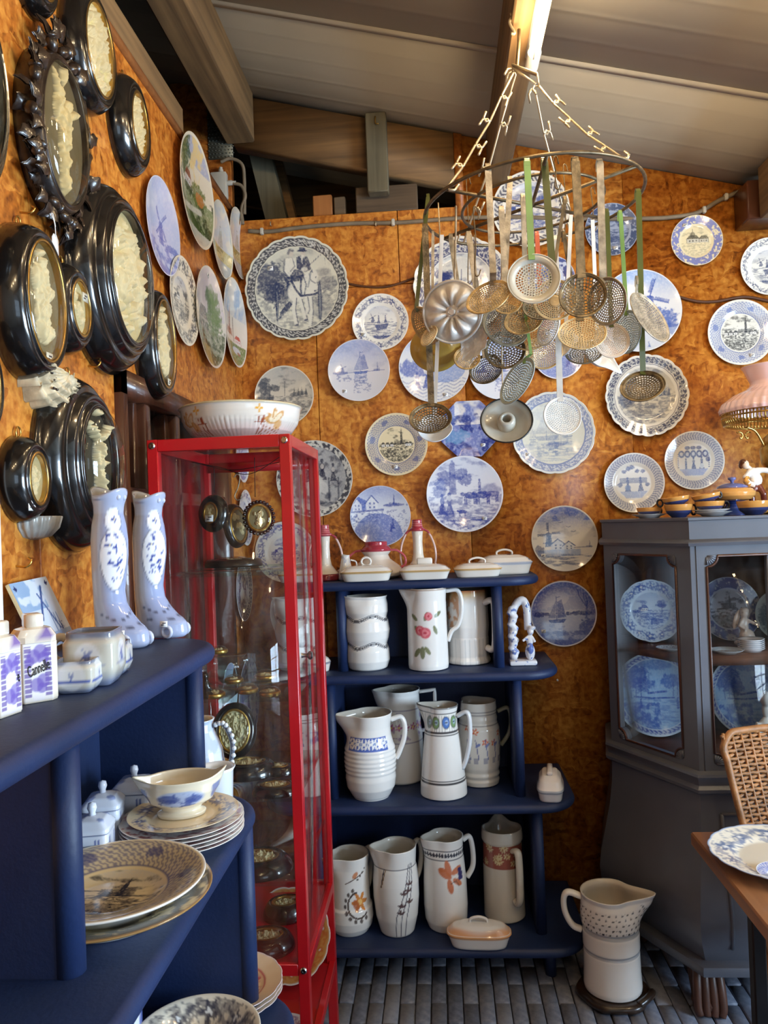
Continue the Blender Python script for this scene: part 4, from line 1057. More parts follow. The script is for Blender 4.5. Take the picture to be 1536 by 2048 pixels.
wall_plate(1062, 416, 77, 'large dark bordered plate behind the iron ring', dict(base=(232, 230, 222), ink=(62, 86, 154), scene='willow', sr=.72, border='leaf', r0=.75, r1=.95, bink=(36, 44, 78), bk=dict(n=46)), big=True)
wall_plate(1225, 456, 53, 'dark blue mottled plate right of the iron ring', dict(base=(150, 162, 186), ink=(48, 66, 108), scene='willow', sr=.66, border='mottle', r0=.74, r1=.97, bk=dict(f=15, lo=.34), bink=(52, 70, 108)), st=(.12, -.72))
wall_plate(1396, 478, 51, 'plate with lavender border and a black domed building', dict(base=(232, 220, 182), ink=(84, 82, 74), scene='city', sr=.60, border='mottle', r0=.68, r1=.97, bink=(112, 122, 186), bk=dict(f=15, lo=.34)), st=(-.42, .62))
wall_plate(1543, 530, 58, 'white plate with small flowers and a windmill, cut by the right edge', dict(base=(236, 236, 228), ink=(60, 74, 116), scene='boat', sr=.6, border='floral', r0=.74, r1=.96, bk=dict(n=18, big=.6)))
wall_plate(1104, 556, 47, 'small dark blue plate glimpsed behind the front skimmers', dict(base=(200, 210, 232), ink=(44, 62, 140), border='mottle', r0=.0, r1=.97, bk=dict(f=5)))
wall_plate(1280, 620, 83, 'big pale plate with a large blue windmill', dict(base=(228, 232, 236), ink=(96, 124, 190), scene='bigmill', sr=.975), kind='coupe', big=True)
wall_plate(1485, 663, 66, 'plate with black church view and fine blue border near the right edge', dict(base=(228, 228, 218), ink=BLK, scene='church', sr=.56, border='net', r0=.60, r1=.94, bink=(86, 108, 172)), st=(.3, -.72))
wall_plate(1295, 790, 83, 'large scalloped plate with dark blue border and a village scene', dict(base=(232, 230, 222), ink=(70, 84, 120), scene='land', sr=.70, border='scroll', r0=.79, r1=.95, bk=dict(n=24), bink=(34, 44, 86), scallop=(20, .028), lines=(.765,), tint=(224, 222, 210)), big=True)
wall_plate(1391, 920, 59, 'plate with a group of ladies inside a leafy blue border', dict(base=(236, 230, 216), ink=(60, 74, 132), scene='ladies', sr=.64, border='leaf', r0=.70, r1=.96, bk=dict(n=60, a=.6)))
wall_plate(1270, 965, 60, 'plate with two ladies in wide skirts inside a leafy blue border', dict(base=(234, 232, 226), ink=(62, 78, 138), scene='couple', sr=.64, border='leaf', r0=.70, r1=.96, bk=dict(n=60, a=.6)))
wall_plate(1130, 1077, 66, 'blue plate with a windmill and farmhouses', dict(base=(230, 226, 216), ink=(58, 78, 130), scene='mill', sr=.965), kind='coupe', st=(-.66, -.5), big=True)
wall_plate(1128, 1228, 66, 'deep blue plate with a sailing boat and a bare tree', dict(base=(222, 222, 232), ink=(46, 66, 150), scene='bluesail', sr=.965), kind='coupe', st=(-.62, -.52), big=True)
# left wall
wall_plate(334, 453, 95, 'lilac-blue plate with a windmill on the left wall', dict(base=(214, 216, 230), ink=(96, 110, 176), scene='bluemill', sr=.97), 'left', 'coupe')
wall_plate(398, 384, 110, 'colourful landscape plate with trees high on the left wall', dict(base=(232, 226, 206), scene='colour1', sr=.95), 'left', 'coupe', big=True)
wall_plate(450, 480, 76, 'pale coloured seascape plate on the left wall', dict(base=(232, 226, 206), scene='colour2', sr=.95), 'left', 'coupe')
wall_plate(483, 487, 69, 'pale coloured river plate nearest the room corner', dict(base=(232, 228, 208), scene='colour2', sr=.95), 'left', 'coupe')
wall_plate(376, 602, 88, 'black and white plate with a vine border on the left wall', dict(base=(234, 226, 206), ink=(60, 64, 78), scene='willow', sr=.55, border='floral', r0=.66, r1=.96, bk=dict(n=18)), 'left')
wall_plate(426, 635, 100, 'coloured plate with a green tree and cottage on the left wall', dict(base=(226, 220, 208), scene='colour3', sr=.955), 'left', 'coupe', st=(-.1, .82))
wall_plate(474, 646, 88, 'coloured plate with a church and red roof on the left wall', dict(base=(232, 228, 216), scene='colour4', sr=.955), 'left', 'coupe')
wall_plate(492, 915, 50, 'small blue plate in the corner seen through the top of the red cabinet', dict(base=(230, 230, 230), scene='bluemill', sr=.9), 'left', 'coupe')
wall_plate(499, 1035, 56, 'small blue rimmed plate in the corner behind the hanging oval frames', dict(base=(230, 230, 230), ink=(60, 76, 150), scene='willow', sr=.6, border='floral', r0=.7, r1=.95), 'left')
wall_plate(495, 1178, 64, 'dark blue patterned plate in the corner below the first glass shelf', dict(base=(226, 228, 232), ink=(44, 52, 104), scene='people', sr=.7, border='scroll', r0=.74, r1=.95, bk=dict(n=20)), 'left')
wall_plate(468, 1380, 54, 'pale blue plate leaning low behind the red cabinet', dict(base=(196, 210, 232), ink=(120, 150, 206), scene='sail', sr=.95), 'left', 'coupe')
wall_plate(502, 1398, 82, 'violet-blue plate low in the corner behind the red cabinet', dict(base=(206, 206, 232), ink=(80, 84, 166), scene='couple', sr=.8, border='mottle', r0=.8, r1=.95, bk=dict(f=12)), 'left', 'coupe')
# ------------------------------------------------------------------ oval glazed frames with carved reliefs
M_RELIEF = glaze('carved_relief', .6, 0.0)
def oval_ring(ai, bi, prof, n=72):
    prof = np.asarray(prof, float); k = len(prof)
    th = np.arange(n) * 2 * PI / n
    V = np.stack([(ai + prof[:, 0:1]) * np.cos(th), (bi + prof[:, 0:1]) * np.sin(th), np.repeat(prof[:, 1:2], n, 1)], -1).reshape(-1, 3)
    F = [(i * n + j, i * n + (j + 1) % n, (i + 1) * n + (j + 1) % n, (i + 1) * n + j) for i in range(k - 1) for j in range(n)]
    return V, F
PROF = {
 'round': [(0, .5), (0, .93), (.05, 1.0), (.10, .97), (.14, .90), (.20, .90), (.30, .96), (.44, .94), (.60, .84), (.76, .68), (.90, .48), (.97, .30), (1, .14), (1, 0), (.2, 0)],
 'step': [(0, .5), (0, .94), (.05, 1.0), (.10, .95), (.14, .86), (.20, .86), (.26, .92), (.36, .88), (.42, .74), (.48, .70), (.54, .72), (.72, .62), (.86, .44), (.94, .30), (.96, .20), (1, .18), (1, 0), (.2, 0)],
 'flat': [(0, .2), (0, .6), (.15, .75), (.35, .7), (.5, .85), (.75, 1.0), (.92, .75), (1, .3), (1, 0), (.2, 0)],
}
def relief_bumps(kind, rs):
    B = []
    if kind == 'cluster':
        for i in range(110):
            t = rs.uniform(0, 2 * PI); r = math.sqrt(rs.random()) * .86
            B.append((r * math.cos(t), r * math.sin(t), rs.uniform(.04, .13), rs.uniform(.03, .09), rs.uniform(.4, 1), rs.uniform(0, PI)))
        B += [(0, .55, .16, .17, 1.2, 0), (0, .2, .2, .32, 1.1, 0), (-.35, -.15, .16, .26, 1.0, .3), (.4, -.1, .18, .24, 1.0, -.3), (-.4, .18, .11, .11, 1.1, 0), (.42, .2, .11, .11, 1.1, 0)]
    elif kind == 'figure':
        B = [(.05, .42, .13, .11, 1, 0), (.0, .18, .2, .24, 1, .2), (-.02, -.1, .16, .3, 1, -.1), (-.02, -.4, .13, .34, .9, .05), (.02, -.68, .13, .2, .8, .2), (-.25, .55, .09, .34, .8, .35), (-.28, .3, .12, .2, .7, .2), (.22, .34, .16, .08, .9, .5), (.38, .42, .08, .08, .9, 0), (.0, .85, .09, .16, .8, .1), (.14, .05, .1, .3, .7, -.3)]
    elif kind == 'crucifix':
        B = [(0, .44, .10, .09, 1, 0), (0, .2, .11, .22, 1, 0), (-.06, .05, .1, .2, .9, .1), (0, -.25, .09, .32, .9, -.08), (.02, -.6, .07, .3, .8, .05), (-.3, .52, .34, .055, .9, -.42), (.3, .52, .34, .055, .9, .42), (-.58, .66, .08, .06, .8, 0), (.58, .66, .08, .06, .8, 0), (0, -.02, .16, .1, .9, .2), (0, .9, .16, .07, .6, 0), (.05, -.85, .12, .05, .6, 0)]
    elif kind == 'drape':
        B = [(0, .62, .16, .1, 1, .2)]
        for i in range(22): B.append((rs.uniform(-.3, .3), rs.uniform(-.55, .5), rs.uniform(.1, .2), rs.uniform(.12, .3), rs.uniform(.6, 1.1), rs.uniform(-.6, .6)))
        B += [(0, .0, .34, .5, .9, .2), (.1, -.5, .25, .2, .8, 0), (-.05, .78, .24, .06, .8, .2)]
    elif kind == 'small':
        for i in range(9): B.append((rs.uniform(-.4, .4), rs.uniform(-.5, .5), rs.uniform(.1, .25), rs.uniform(.1, .25), rs.uniform(.5, 1), rs.uniform(0, PI)))
    return B
def relief(ai, bi, h, kind, bg, seed, n=110, k=54, cream=(232, 218, 184)):
    rs = random.Random(seed)
    rr = np.linspace(0, 1, k); th = np.arange(n) * 2 * PI / n
    u = (rr[:, None] * np.cos(th)).ravel(); v = (rr[:, None] * np.sin(th)).ravel()
    z = np.zeros(len(u))
    for (cx, cy, rx, ry, hh, ro) in relief_bumps(kind, rs):
        x, y = u - cx, v - cy
        x, y = x * math.cos(ro) + y * math.sin(ro), -x * math.sin(ro) + y * math.cos(ro)
        d = 1 - (x / rx) ** 2 - (y / ry) ** 2
        z = np.maximum(z, hh * np.sqrt(np.clip(d, 0, 1)))
    m = sst(.02, .2, z)
    z = z + m * .7 * (fbm(u * 15, v * 15, seed, 3) - .5) + m * .12 * np.sin(u * 40 + 6 * vn(u * 5, v * 5, seed))
    z = np.maximum(z, 0) * (1 - sst(.94, 1.0, np.hypot(u, v)))
    col = lin(bg) * (1 - m[:, None]) + lin(cream) * m[:, None]
    F = [(i * n + j, i * n + (j + 1) % n, (i + 1) * n + (j + 1) % n, (i + 1) * n + j) for i in range(k - 1) for j in range(n)]
    return (np.stack([u * ai, v * bi, z * h], 1), F), col
def dome(ai, bi, h, n=48, k=12):
    a = np.linspace(0, PI / 2, k)
    th = np.arange(n) * 2 * PI / n
    V = np.stack([(ai * np.sin(a)[:, None] * np.cos(th)), (bi * np.sin(a)[:, None] * np.sin(th)), np.repeat((h * np.cos(a))[:, None], n, 1)], -1).reshape(-1, 3)
    F = [(i * n + j, (i + 1) * n + j, (i + 1) * n + (j + 1) % n, i * n + (j + 1) % n) for i in range(k - 1) for j in range(n)]
    return V, F
def oval_frame(M, ai, bi, w, T, kind, label, group, prof='round', bg=(206, 190, 152), seed=1, domek=.24, mt=None, hook=True, st=None, name='oval_frame'):
    t = thing(name, label, 'frame', M=M, group=group)
    ring = [(p * w, z * T) for p, z in PROF[prof]]
    mk('frame', oval_ring(ai, bi, ring), mt or M_BLACK, t)
    inner = min(ai, bi)
    h = inner * domek
    deep = kind == 'crucifix'
    rm, rc = relief(ai * 1.01, bi * 1.01, min(h * .85, .022) if not deep else .026, kind, bg, seed)
    mk('relief', mv(rm, 0, 0, T * (.78 if deep else .74)), M_RELIEF, t, col=rc)
    mk('inner_rim', oval_ring(ai - .004, bi - .004, [(.006, T * .5), (.006, T * .99), (.0, T * 1.0), (-.001, T * .92), (.002, T * .5)]), M_BRASS if prof == 'round' else M_BLACK, t)
    mk('glass_dome', mv(dome(ai, bi, h), 0, 0, T * .93), M_DOME, t)
    if hook:
        mk('hanger', tube([(.008 * math.cos(q), bi + w + .006 + .010 * math.sin(q), .006) for q in np.linspace(0, 2 * PI, 13)[:-1]], .0018, 6, closed=True), M_BRASS, t)
    if st: sticker(t, st[0] * (ai + w), st[1] * (bi + w), T * 1.02 if len(st) < 3 else st[2], .012)
    return t
GF = 'black oval frames on the left wall'
def lw_frame(ix, iy, iry, ory, label, kind, asp=.82, T=.05, prof='round', bg=(206, 190, 152), st=None, rot=0, **k):
    _seed[0] += 1
    p = PX(ix, iy, XL + T); s = mpp(p)
    bi = iry * s; ai = bi * asp; w = (ory - iry) * s
    M = on_left((XL + .0005, p[1], p[2])) @ Matrix.Rotation(R_(rot), 4, 'Z')
    return oval_frame(M, ai, bi, w, T, kind, label, GF, prof, bg, _seed[0], st=st, **k)
lw_frame(203, 100, 92, 122, 'black oval frame with cream figures, cut by the top edge', 'cluster', .72, .05, bg=(226, 216, 170))
lw_frame(282, 250, 65, 100, 'black oval frame just under the sloping light trim', 'cluster', .66, .05, bg=(222, 208, 170))
lw_frame(268, 555, 133, 190, 'largest black oval frame with a crowded cream relief', 'cluster', .78, .085, 'step', bg=(214, 198, 156), st=(-.1, -.62, .055))
lw_frame(97, 602, 122, 157, 'black oval frame with draped cream figure above the spiny shell', 'drape', .62, .06, 'round', bg=(128, 116, 90), st=(.15, -.7, .05))
lw_frame(165, 616, 57, 92, 'small black oval frame squeezed beside the largest frame', 'small', .72, .05, bg=(206, 198, 164), st=(.1, .25, .052))
lw_frame(334, 688, 88, 112, 'narrow black oval frame hanging over the brown window bars', 'drape', .62, .055, 'round', bg=(112, 104, 84), st=(.2, -.66, .05))
lw_frame(205, 925, 112, 178, 'deep black oval frame with a crucifix under domed glass', 'crucifix', .72, .075, 'step', bg=(52, 48, 38), domek=.5)
lw_frame(80, 957, 53, 88, 'small black oval frame with a price sticker above the little shell dish', 'small', .70, .045, bg=(196, 184, 148), st=(-.35, -.62, .04))
lw_frame(-62, 140, 215, 285, 'huge black oval frame cut by the left edge', 'cluster', .66, .09, 'step', bg=(150, 140, 110))
lw_frame(-28, 768, 84, 118, 'black oval frame cut by the left edge below the draped one', 'small', .66, .05, bg=(150, 140, 110))
lw_frame(93, -52, 50, 82, 'dark frame bottom peeping in at the top left edge', 'small', .75, .04, bg=(150, 140, 110))
# carved leaf frame
p = PX(136, 268, XL + .05); s = mpp(p)
cf = thing('carved_frame', 'carved dark leaf frame with a cream winged figure and paper tag', 'frame', M=on_left((XL + .0005, p[1], p[2])) @ Matrix.Rotation(R_(-3), 4, 'Z'), group=GF)
bi = 141 * s; ai = bi * .64
mk('frame', oval_ring(ai, bi, [(q * .026, z * .05) for q, z in PROF['round']]), M_CARVED, cf)
rm, rc = relief(ai, bi, .020, 'figure', (104, 92, 68), 77, cream=(226, 204, 156))
mk('relief', mv(rm, 0, 0, .036), M_RELIEF, cf, col=rc)
mk('glass_dome', mv(dome(ai, bi, ai * .34), 0, 0, .046), M_DOME, cf)
def leaf_mesh(L, Wd, lobes=3, curl=.3):
    n = 13; V = []; F = []
    for i in range(n):
        t = i / (n - 1); w = Wd * math.sin(PI * min(1, t * 1.02)) ** .8 * (1 - .35 * t) * (1 + .25 * math.cos(t * PI * 2 * lobes))
        z = curl * L * math.sin(t * PI) * .5
        V += [(-w, t * L, z - .18 * w), (0, t * L, z + .10 * Wd), (w, t * L, z - .18 * w)]
    for i in range(n - 1):
        for j in range(2): F.append((i * 3 + j, i * 3 + j + 1, i * 3 + j + 4, i * 3 + j + 3))
    V = np.array(V); B = V - np.array([0, 0, .003])
    nv = len(V); F2 = [tuple(x + nv for x in f[::-1]) for f in F]
    return np.vstack([V, B]), F + F2
_lm = [me_of('leaf', leaf_mesh(.055, .016, 3, .35), M_CARVED), me_of('leaf', leaf_mesh(.048, .019, 2, .5), M_CARVED), me_of('leaf', leaf_mesh(.042, .013, 4, .2), M_CARVED)]
rs = random.Random(5)
for i in range(76):
    t = 2 * PI * i / 76 + rs.uniform(-.05, .05)
    top = math.sin(t)
    if .25 < abs(math.cos(t)) and rs.random() < .2: continue
    extra = (.042 if top > 0 else .026) * max(0, abs(top) - .6) / .4
    x, y = (ai + .008 + rs.uniform(-.004, .008) + extra * .3) * math.cos(t), (bi + .008 + extra + rs.uniform(-.008, .01)) * math.sin(t)
    o = bpy.data.objects.new('leaf', rs.choice(_lm)); COL.objects.link(o); o.parent = cf
    o.location = (x, y, .035 + rs.uniform(-.01, .012)); o.rotation_euler = (rs.uniform(-.5, .3), rs.uniform(-.5, .5), t - PI / 2 + rs.uniform(-1.1, 1.1))
for sx, sy in ((0, 1), (.35, .95), (-.4, .93), (0, -1), (.3, -.98), (-.35, -.94), (-.95, .35), (-.98, -.1), (-.9, -.5)):
    o = mk('acorn', join(sphere((0, 0, 0), (.012, .018, .012), 10, 7), sphere((0, .014, 0), (.014, .008, .014), 10, 6)), M_CARVED, cf)
    o.location = (sx * (ai + .022), sy * (bi + .03), .04); o.rotation_euler = (0, 0, rs.uniform(0, 6))
q = PX(105, 490, XL + .05)
tg = thing('price_tag', 'white paper tag dangling on a string from the carved leaf frame', 'tag', M=on_left((XL + .055, q[1], q[2])))
mk('card', slab([(-.012, -.017), (.012, -.017), (.012, .012), (.006, .02), (-.006, .02), (-.012, .012)], 0, .001), M_WHITE, tg, smooth=False)
mk('string', tube(crom([(0, .016, .002), (-.003, .04, .002), (-.01, .055, .0), (.004, .06, -.004), (0, .035, .002)], 6), .0009, 5), M_WHITE, tg)

# shells and odds and ends on the left wall
p = PX(112, 788, XL + .04); s = mpp(p)
sh = thing('spiny_shell', 'large spiny fan shell fixed to the left wall', 'shell', M=on_left((XL + .0005, p[1], p[2])) @ Matrix.Rotation(R_(-12), 4, 'Z'))
th = np.linspace(PI * 1.02, PI * 2.0, 40); rr = np.linspace(.04, 1, 26)
RR, TT = np.meshgrid(rr, th, indexing='ij')
RX, RY = .105, .055
ridge = 1 + .10 * np.cos(TT * 26)
X = RX * RR * np.cos(TT) * (1 + .05 * np.sin(TT * 22) * (RR > .9)); Y = .04 + RY * RR * np.sin(TT) * 1.25 * ridge + .035 * (RR ** 2) * np.abs(np.sin(TT * 7)) * (np.abs(np.cos(TT)) > .5)
Z = .006 + .055 * np.sqrt(np.clip(1 - RR ** 2, 0, 1)) * ridge + .006 * np.sin(RR * 30) * RR
nV = RR.size; kk = len(th)
V = np.stack([X, Y, Z], -1).reshape(-1, 3)
F = [(i * kk + j, i * kk + j + 1, (i + 1) * kk + j + 1, (i + 1) * kk + j) for i in range(25) for j in range(kk - 1)]
mk('shell_body', (V, F), M_SHELL, sh)
for i in range(9):
    a = -.1 + i * .025
    mk('spine', tube([(-.09 + i * .022, .045 + .012 * (i % 2), .022), (-.085 + i * .022, .062 + .01 * (i % 3), .026)], [.007, .0015], 7), M_SHELL, sh)
for i in range(14):
    rs2 = random.Random(i)
    mk('spot', sphere((rs2.uniform(-.06, .06), rs2.uniform(-.005, .03), .052), (.004, .003, .003), 8, 5), M_CARVED, sh)
p = PX(96, 1060, XL + .03); s = mpp(p)
sc = thing('scallop_dish', 'small white fluted shell dish on the left wall', 'shell', M=on_left((XL + .0005, p[1], p[2])))
pr = [(.055, .026), (.052, .026), (.045, .008), (.03, -.008), (.006, -.014), (0, -.014), (.006, -.018), (.034, -.012), (.05, .004), (.056, .024), (.055, .026)]
V, F = lathe(pr, 96, rmod=lambda t: 1 + .045 * np.cos(t * 22))
V = V[:, [0, 2, 1]] * np.array([1, 1, 1]); V[:, 2] = np.abs(V[:, 2]) * .9 + .0
mk('dish', (V, F), M_PEARL, sc)
p = PX(4, 1100, XL + .05)
tag(hard('paper_card', mv(cbox(-.0015, .0015, -.062, .062, -.165, .165, .001), XL + .012, PX(-20, 1100, XL + .03)[1], PX(-20, 1100, XL + .03)[2]), M_WHITE), 'white paper notice at the left edge of the left wall', 'notice')
for x, y, lab in ((40, 425, 'bent nail above the draped oval frame'), (176, 732, 'small screw hook above the crucifix frame'), (66, 848, 'small screw hook above the stickered little frame'), (32, 1132, 'rusty screw in the left wall below the little shell dish')):
    q = PX(x, y, XL)
    tag(mk('screw_hook', tube(crom([(XL - .001, q[1], q[2]), (XL + .02, q[1], q[2] - .002), (XL + .027, q[1] + .004, q[2] + .008), (XL + .02, q[1] + .006, q[2] + .014)], 5), .0022, 6), M_BRASS), lab, 'hook')

# ------------------------------------------------------------------ ceramics toolkit
def wrap(a): return (a + PI) % (2 * PI) - PI
WHT = (234, 230, 224)
def jug_mesh(H, prof, spout=None, n=148, ds=None, base=WHT, deco=None, thick=.006, rmod=None, inner=(206, 198, 184), zsp=.72):
    """prof: outer profile (r, z) in units of H, from foot to rim.  spout=(angle deg, out, width deg, rise)"""
    P = [(r * H, z * H) for r, z in prof]
    ds = ds or H / 80
    outer = [(0, 0)] + resamp(P, ds)
    k = len(outer)
    ins = [(max(r - thick, .002), z) for r, z in resamp(P, H / 12)[::-1] if z > .05 * H]
    ins = [(ins[0][0], H * .997)] + ins[1:] + [(0, .05 * H)]
    pr = np.array(outer + ins)
    V, F = lathe(pr, n, rmod=rmod)
    th = np.arctan2(V[:, 1], V[:, 0])
    z = V[:, 2].copy()
    if spout:
        a, out, w, rise = spout; a = R_(a); w = R_(w)
        g = np.exp(-(wrap(th - a) / w) ** 2) * sst(zsp * H, H, z)
        V = V.copy(); V[:, 0] += math.cos(a) * out * H * g; V[:, 1] += math.sin(a) * out * H * g; V[:, 2] += rise * H * g
        pin = np.exp(-((np.abs(wrap(th - a)) - w * 1.8) / (w * .8)) ** 2) * sst(zsp * H, H, z) * .03 * H
        V[:, 0] -= np.cos(th) * pin; V[:, 1] -= np.sin(th) * pin
    col = np.tile(lin(base), (len(V), 1))
    ko = k * n
    Rm = max(r for r, _ in P)
    u = wrap(th[:ko] + PI / 2) * Rm; v = z[:ko]
    cv = Cv(u, v, base, 3)
    if deco: deco(cv, H, Rm)
    col[:ko] = cv.c; col[ko:] = lin(inner)
    return (V, F), col
def handle_mesh(ang, pts, H, flat=(.011, .007), m=7, n=10, sharp=False):
    a = R_(ang)
    P = [(r * H * math.cos(a), r * H * math.sin(a), z * H) for r, z in pts]
    P = np.array(P) if sharp else crom(P, m)
    if sharp: P = np.array(resamp3(P, .012))
    return tube(P, 1, n, flat=flat, up=(math.cos(a) * .0 + .001, 0, 1.0)) if False else tube(P, 1, n, flat=flat)
def resamp3(P, ds):
    out = [P[0]]
    for a, b in zip(P[:-1], P[1:]):
        mm = max(1, int(np.linalg.norm(b - a) / ds))
        for i in range(1, mm + 1): out.append(a + (b - a) * i / mm)
    return out
def jug(label, loc, H, prof, spout, hang, hpts, deco=None, base=WHT, cat='jug', name='jug', flat=(.011, .007), group=None, rmod=None, n=148, inner=(206, 198, 184), hcol=None, sharp=False, hdeco=None, zsp=.72, lid=None, rz=0.0):
    t = thing(name, label, cat, loc, rz, group)
    m, c = jug_mesh(H, prof, spout, n, None, base, deco, rmod=rmod, inner=inner, zsp=zsp)
    mk('body', m, M_GLAZE, t, col=c)
    if hpts:
        hm = handle_mesh(hang, hpts, H, flat, sharp=sharp)
        hc = np.tile(lin(hcol or base), (len(hm[0]), 1))
        if hdeco: hc = hdeco(hm[0], hc)
        mk('handle', hm, M_GLAZE, t, col=hc)
    return t
def solid(name, m, color, parent, loc=None, M=None, fn=None):
    c = np.tile(lin(color), (len(m[0]), 1))
    if fn: c = fn(np.asarray(m[0]), c)
    return mk(name, m, M_GLAZE, parent, col=c, loc=loc, M=M)
def flower(cv, x, y, r, c, ctr=(240, 220, 120), n=5):
    dx, dy = cv.u - x, cv.v - y; d = np.hypot(dx, dy); an = np.arctan2(dy, dx)
    cv.put(d < r * (.75 + .3 * np.cos(n * an)), c); cv.put(d < r * .3, ctr)
def rose(cv, x, y, r):
    cv.ell(x, y, r, r * .95, (206, 84, 98), .95, 0, .5)
    for i in range(3): cv.ell(x + r * .25 * math.cos(i * 2.1), y + r * .25 * math.sin(i * 2.1), r * .5, r * .42, (226, 140, 146), .8, i, .4)
    cv.ell(x, y, r * .3, r * .26, (186, 56, 74), .9)
def leafm(cv, x, y, L, ang, c): cv.ell(x + L * .5 * math.cos(ang), y + L * .5 * math.sin(ang), L * .55, L * .24, c, .95, ang)
# ------------------------------------------------------------------ stepped blue shelving (one on the back wall, one on the left wall)
def shelf_outline(x0, x1, yb, yf, r=.09):
    """stadium-like board, yb = back, yf = front (yf < yb), both front corners well rounded"""
    pts = [(x0, yb)]
    for t in np.linspace(PI, 1.5 * PI, 12): pts.append((x0 + r + r * math.cos(t) * 1.0, yf + r + r * math.sin(t)))
    for t in np.linspace(1.5 * PI, 2 * PI, 12): pts.append((x1 - r + r * math.cos(t), yf + r + r * math.sin(t)))
    pts.append((x1, yb))
    return pts
SZ = [1.340, 1.022, .588, .135]     # top faces of the four boards
def etagere(M, label, half, depths, posts, bp=.05):
    """local frame: x along the wall, y = distance from wall (negative = into the room), z up"""
    t = thing('stepped_shelf', label, 'shelf', M=M)
    for z, hw, d in zip(SZ, half, depths):
        hard('shelf_board', slab(shelf_outline(hw[0], hw[1], -.004, -d, .13), z - .032, z, .0155, 5), M_NAVY, t)
    zb = [0.0] + SZ[::-1]
    tops = SZ[::-1]
    for i in range(4):
        z1 = tops[i] - .032; z0 = 0 if i == 0 else tops[i - 1]
        if i == 0: pz = (0.0, z1)
        else: pz = (z0, z1)
        for (xa, dd) in posts[i]:
            hard('side_panel', slab([(xa - .016, -.01), (xa - .016, -dd), (xa + .016, -dd), (xa + .016, -.01)], pz[0], pz[1], 0), M_NAVY, t)
            mk('rounded_edge', mv(lathe([(0, pz[0]), (.0185, pz[0]), (.0185, pz[1]), (0, pz[1])], 20), xa, -dd, 0), M_NAVY, t)
        if i > 0:
            xs = [q[0] for q in posts[i]]
            hard('back_panel', cbox(min(xs), max(xs), -bp, -bp + .014, pz[0], pz[1], .001), M_NAVY, t)
    return t
def X_at(px, py, y): return PY(px, py, y)[0]
xr = [X_at(1076, 1158, YB - .22), X_at(1111, 1345, YB - .24), X_at(1143, 1605, YB - .26), X_at(1165, 1870, YB - .30)]
xl = [X_at(575, 1165, YB - .22), X_at(560, 1350, YB - .24), X_at(545, 1620, YB - .26), X_at(530, 1890, YB - .30)]
xl = [max(v, XL + .03) for v in xl]
DB = [.35, .41, .455, .50]
def PD(i, d): return YB - d
pr_ = [[(X_at(1100, 1930, YB - .38), .40), (X_at(640, 1930, YB - .38), .40)],
       [(X_at(1078, 1750, YB - .38), .39), (X_at(640, 1750, YB - .38), .39)],
       [(X_at(1036, 1480, YB - .35), .36), (X_at(664, 1480, YB - .35), .36)],
       [(X_at(996, 1260, YB - .31), .31), (X_at(684, 1260, YB - .31), .31)]]
etagere(Matrix.Translation((0, YB, 0)), 'navy blue stepped shelf unit against the back wall', list(zip(xl, xr)), DB, pr_)
# left unit: local x -> world y, local -y -> world +x
ML = basis((0, 1, 0), (-1, 0, 0), (0, 0, 1), (XL, 0, 0))
yt = [1.475, 1.53, 1.60, 1.66]
etagere(ML, 'navy blue stepped shelf unit along the left wall', [(.30, yt[0]), (.24, yt[1]), (.2, yt[2]), (.15, yt[3])], [.355, .405, .45, .49],
        [[(1.56, .40), (.6, .40)], [(1.54, .40), (.6, .40)], [(1.495, .36), (.72, .36)], [(1.425, .292), (.905, .302)]], .115)

# ------------------------------------------------------------------ jugs on the back unit
def at_shelf(px, d, i, py): return on(px, py, YB - d, SZ[i] + .0004)
def wavy(cv, H, Rm):
    for z0 in (.335, .705):
        for dz, w, c in ((0, .0024, (52, 52, 58)), (.020, .0016, (96, 96, 104)), (-.018, .0016, (120, 120, 128))):
            cv.put(np.abs(cv.v - H * (z0 + dz) - .008 * np.sin(cv.u / Rm * 4)) < w * .9, c, .9)
bulge3 = lambda amp=.022: [(.24, 0), (.27, .02), (.305, .12), (.30, .26), (.275, .345), (.30, .42), (.318, .53), (.30, .66), (.282, .715), (.30, .78), (.30, .88), (.285, .96), (.30, 1.0)]
jug('white three-bellied jug with wavy grey lines on the second shelf', at_shelf(737, .27, 1, 1345), .262, bulge3(), (205, .05, 32, .02), 60, [(.28, .9), (.42, .95), (.46, .7), (.36, .45), (.29, .38)], wavy, flat=(.009, .006))
def roses(cv, H, Rm):
    s = Rm
    for x, y, L, a in ((-.35, .45, .035, 2.2), (-.1, .62, .03, 1.2), (-.5, .62, .03, 2.4), (-.25, .30, .04, -1.6), (-.4, .28, .035, -2.2), (-.12, .30, .03, -1.0), (.42, .66, .03, .6), (.35, .55, .03, -1.2)): leafm(cv, x * s, y * H, L, a, (116, 122, 84))
    rose(cv, -.36 * s, .50 * H, .018); rose(cv, -.1 * s, .47 * H, .02); rose(cv, .1 * s, .67 * H, .016)
    cv.put(np.abs(cv.v - H * .985) < .002, (150, 110, 70), .6)
jug('tall white jug with pink roses on the second shelf', at_shelf(858, .30, 1, 1345), .287, [(.21, 0), (.245, .012), (.25, .05), (.245, .5), (.243, .85), (.25, .96), (.252, 1.0)], (172, .10, 26, .02), 0, [(.245, .95), (.38, .955), (.43, .86), (.43, .68), (.38, .52), (.30, .45), (.25, .33)], roses, flat=(.012, .008), hdeco=lambda V, c: c)
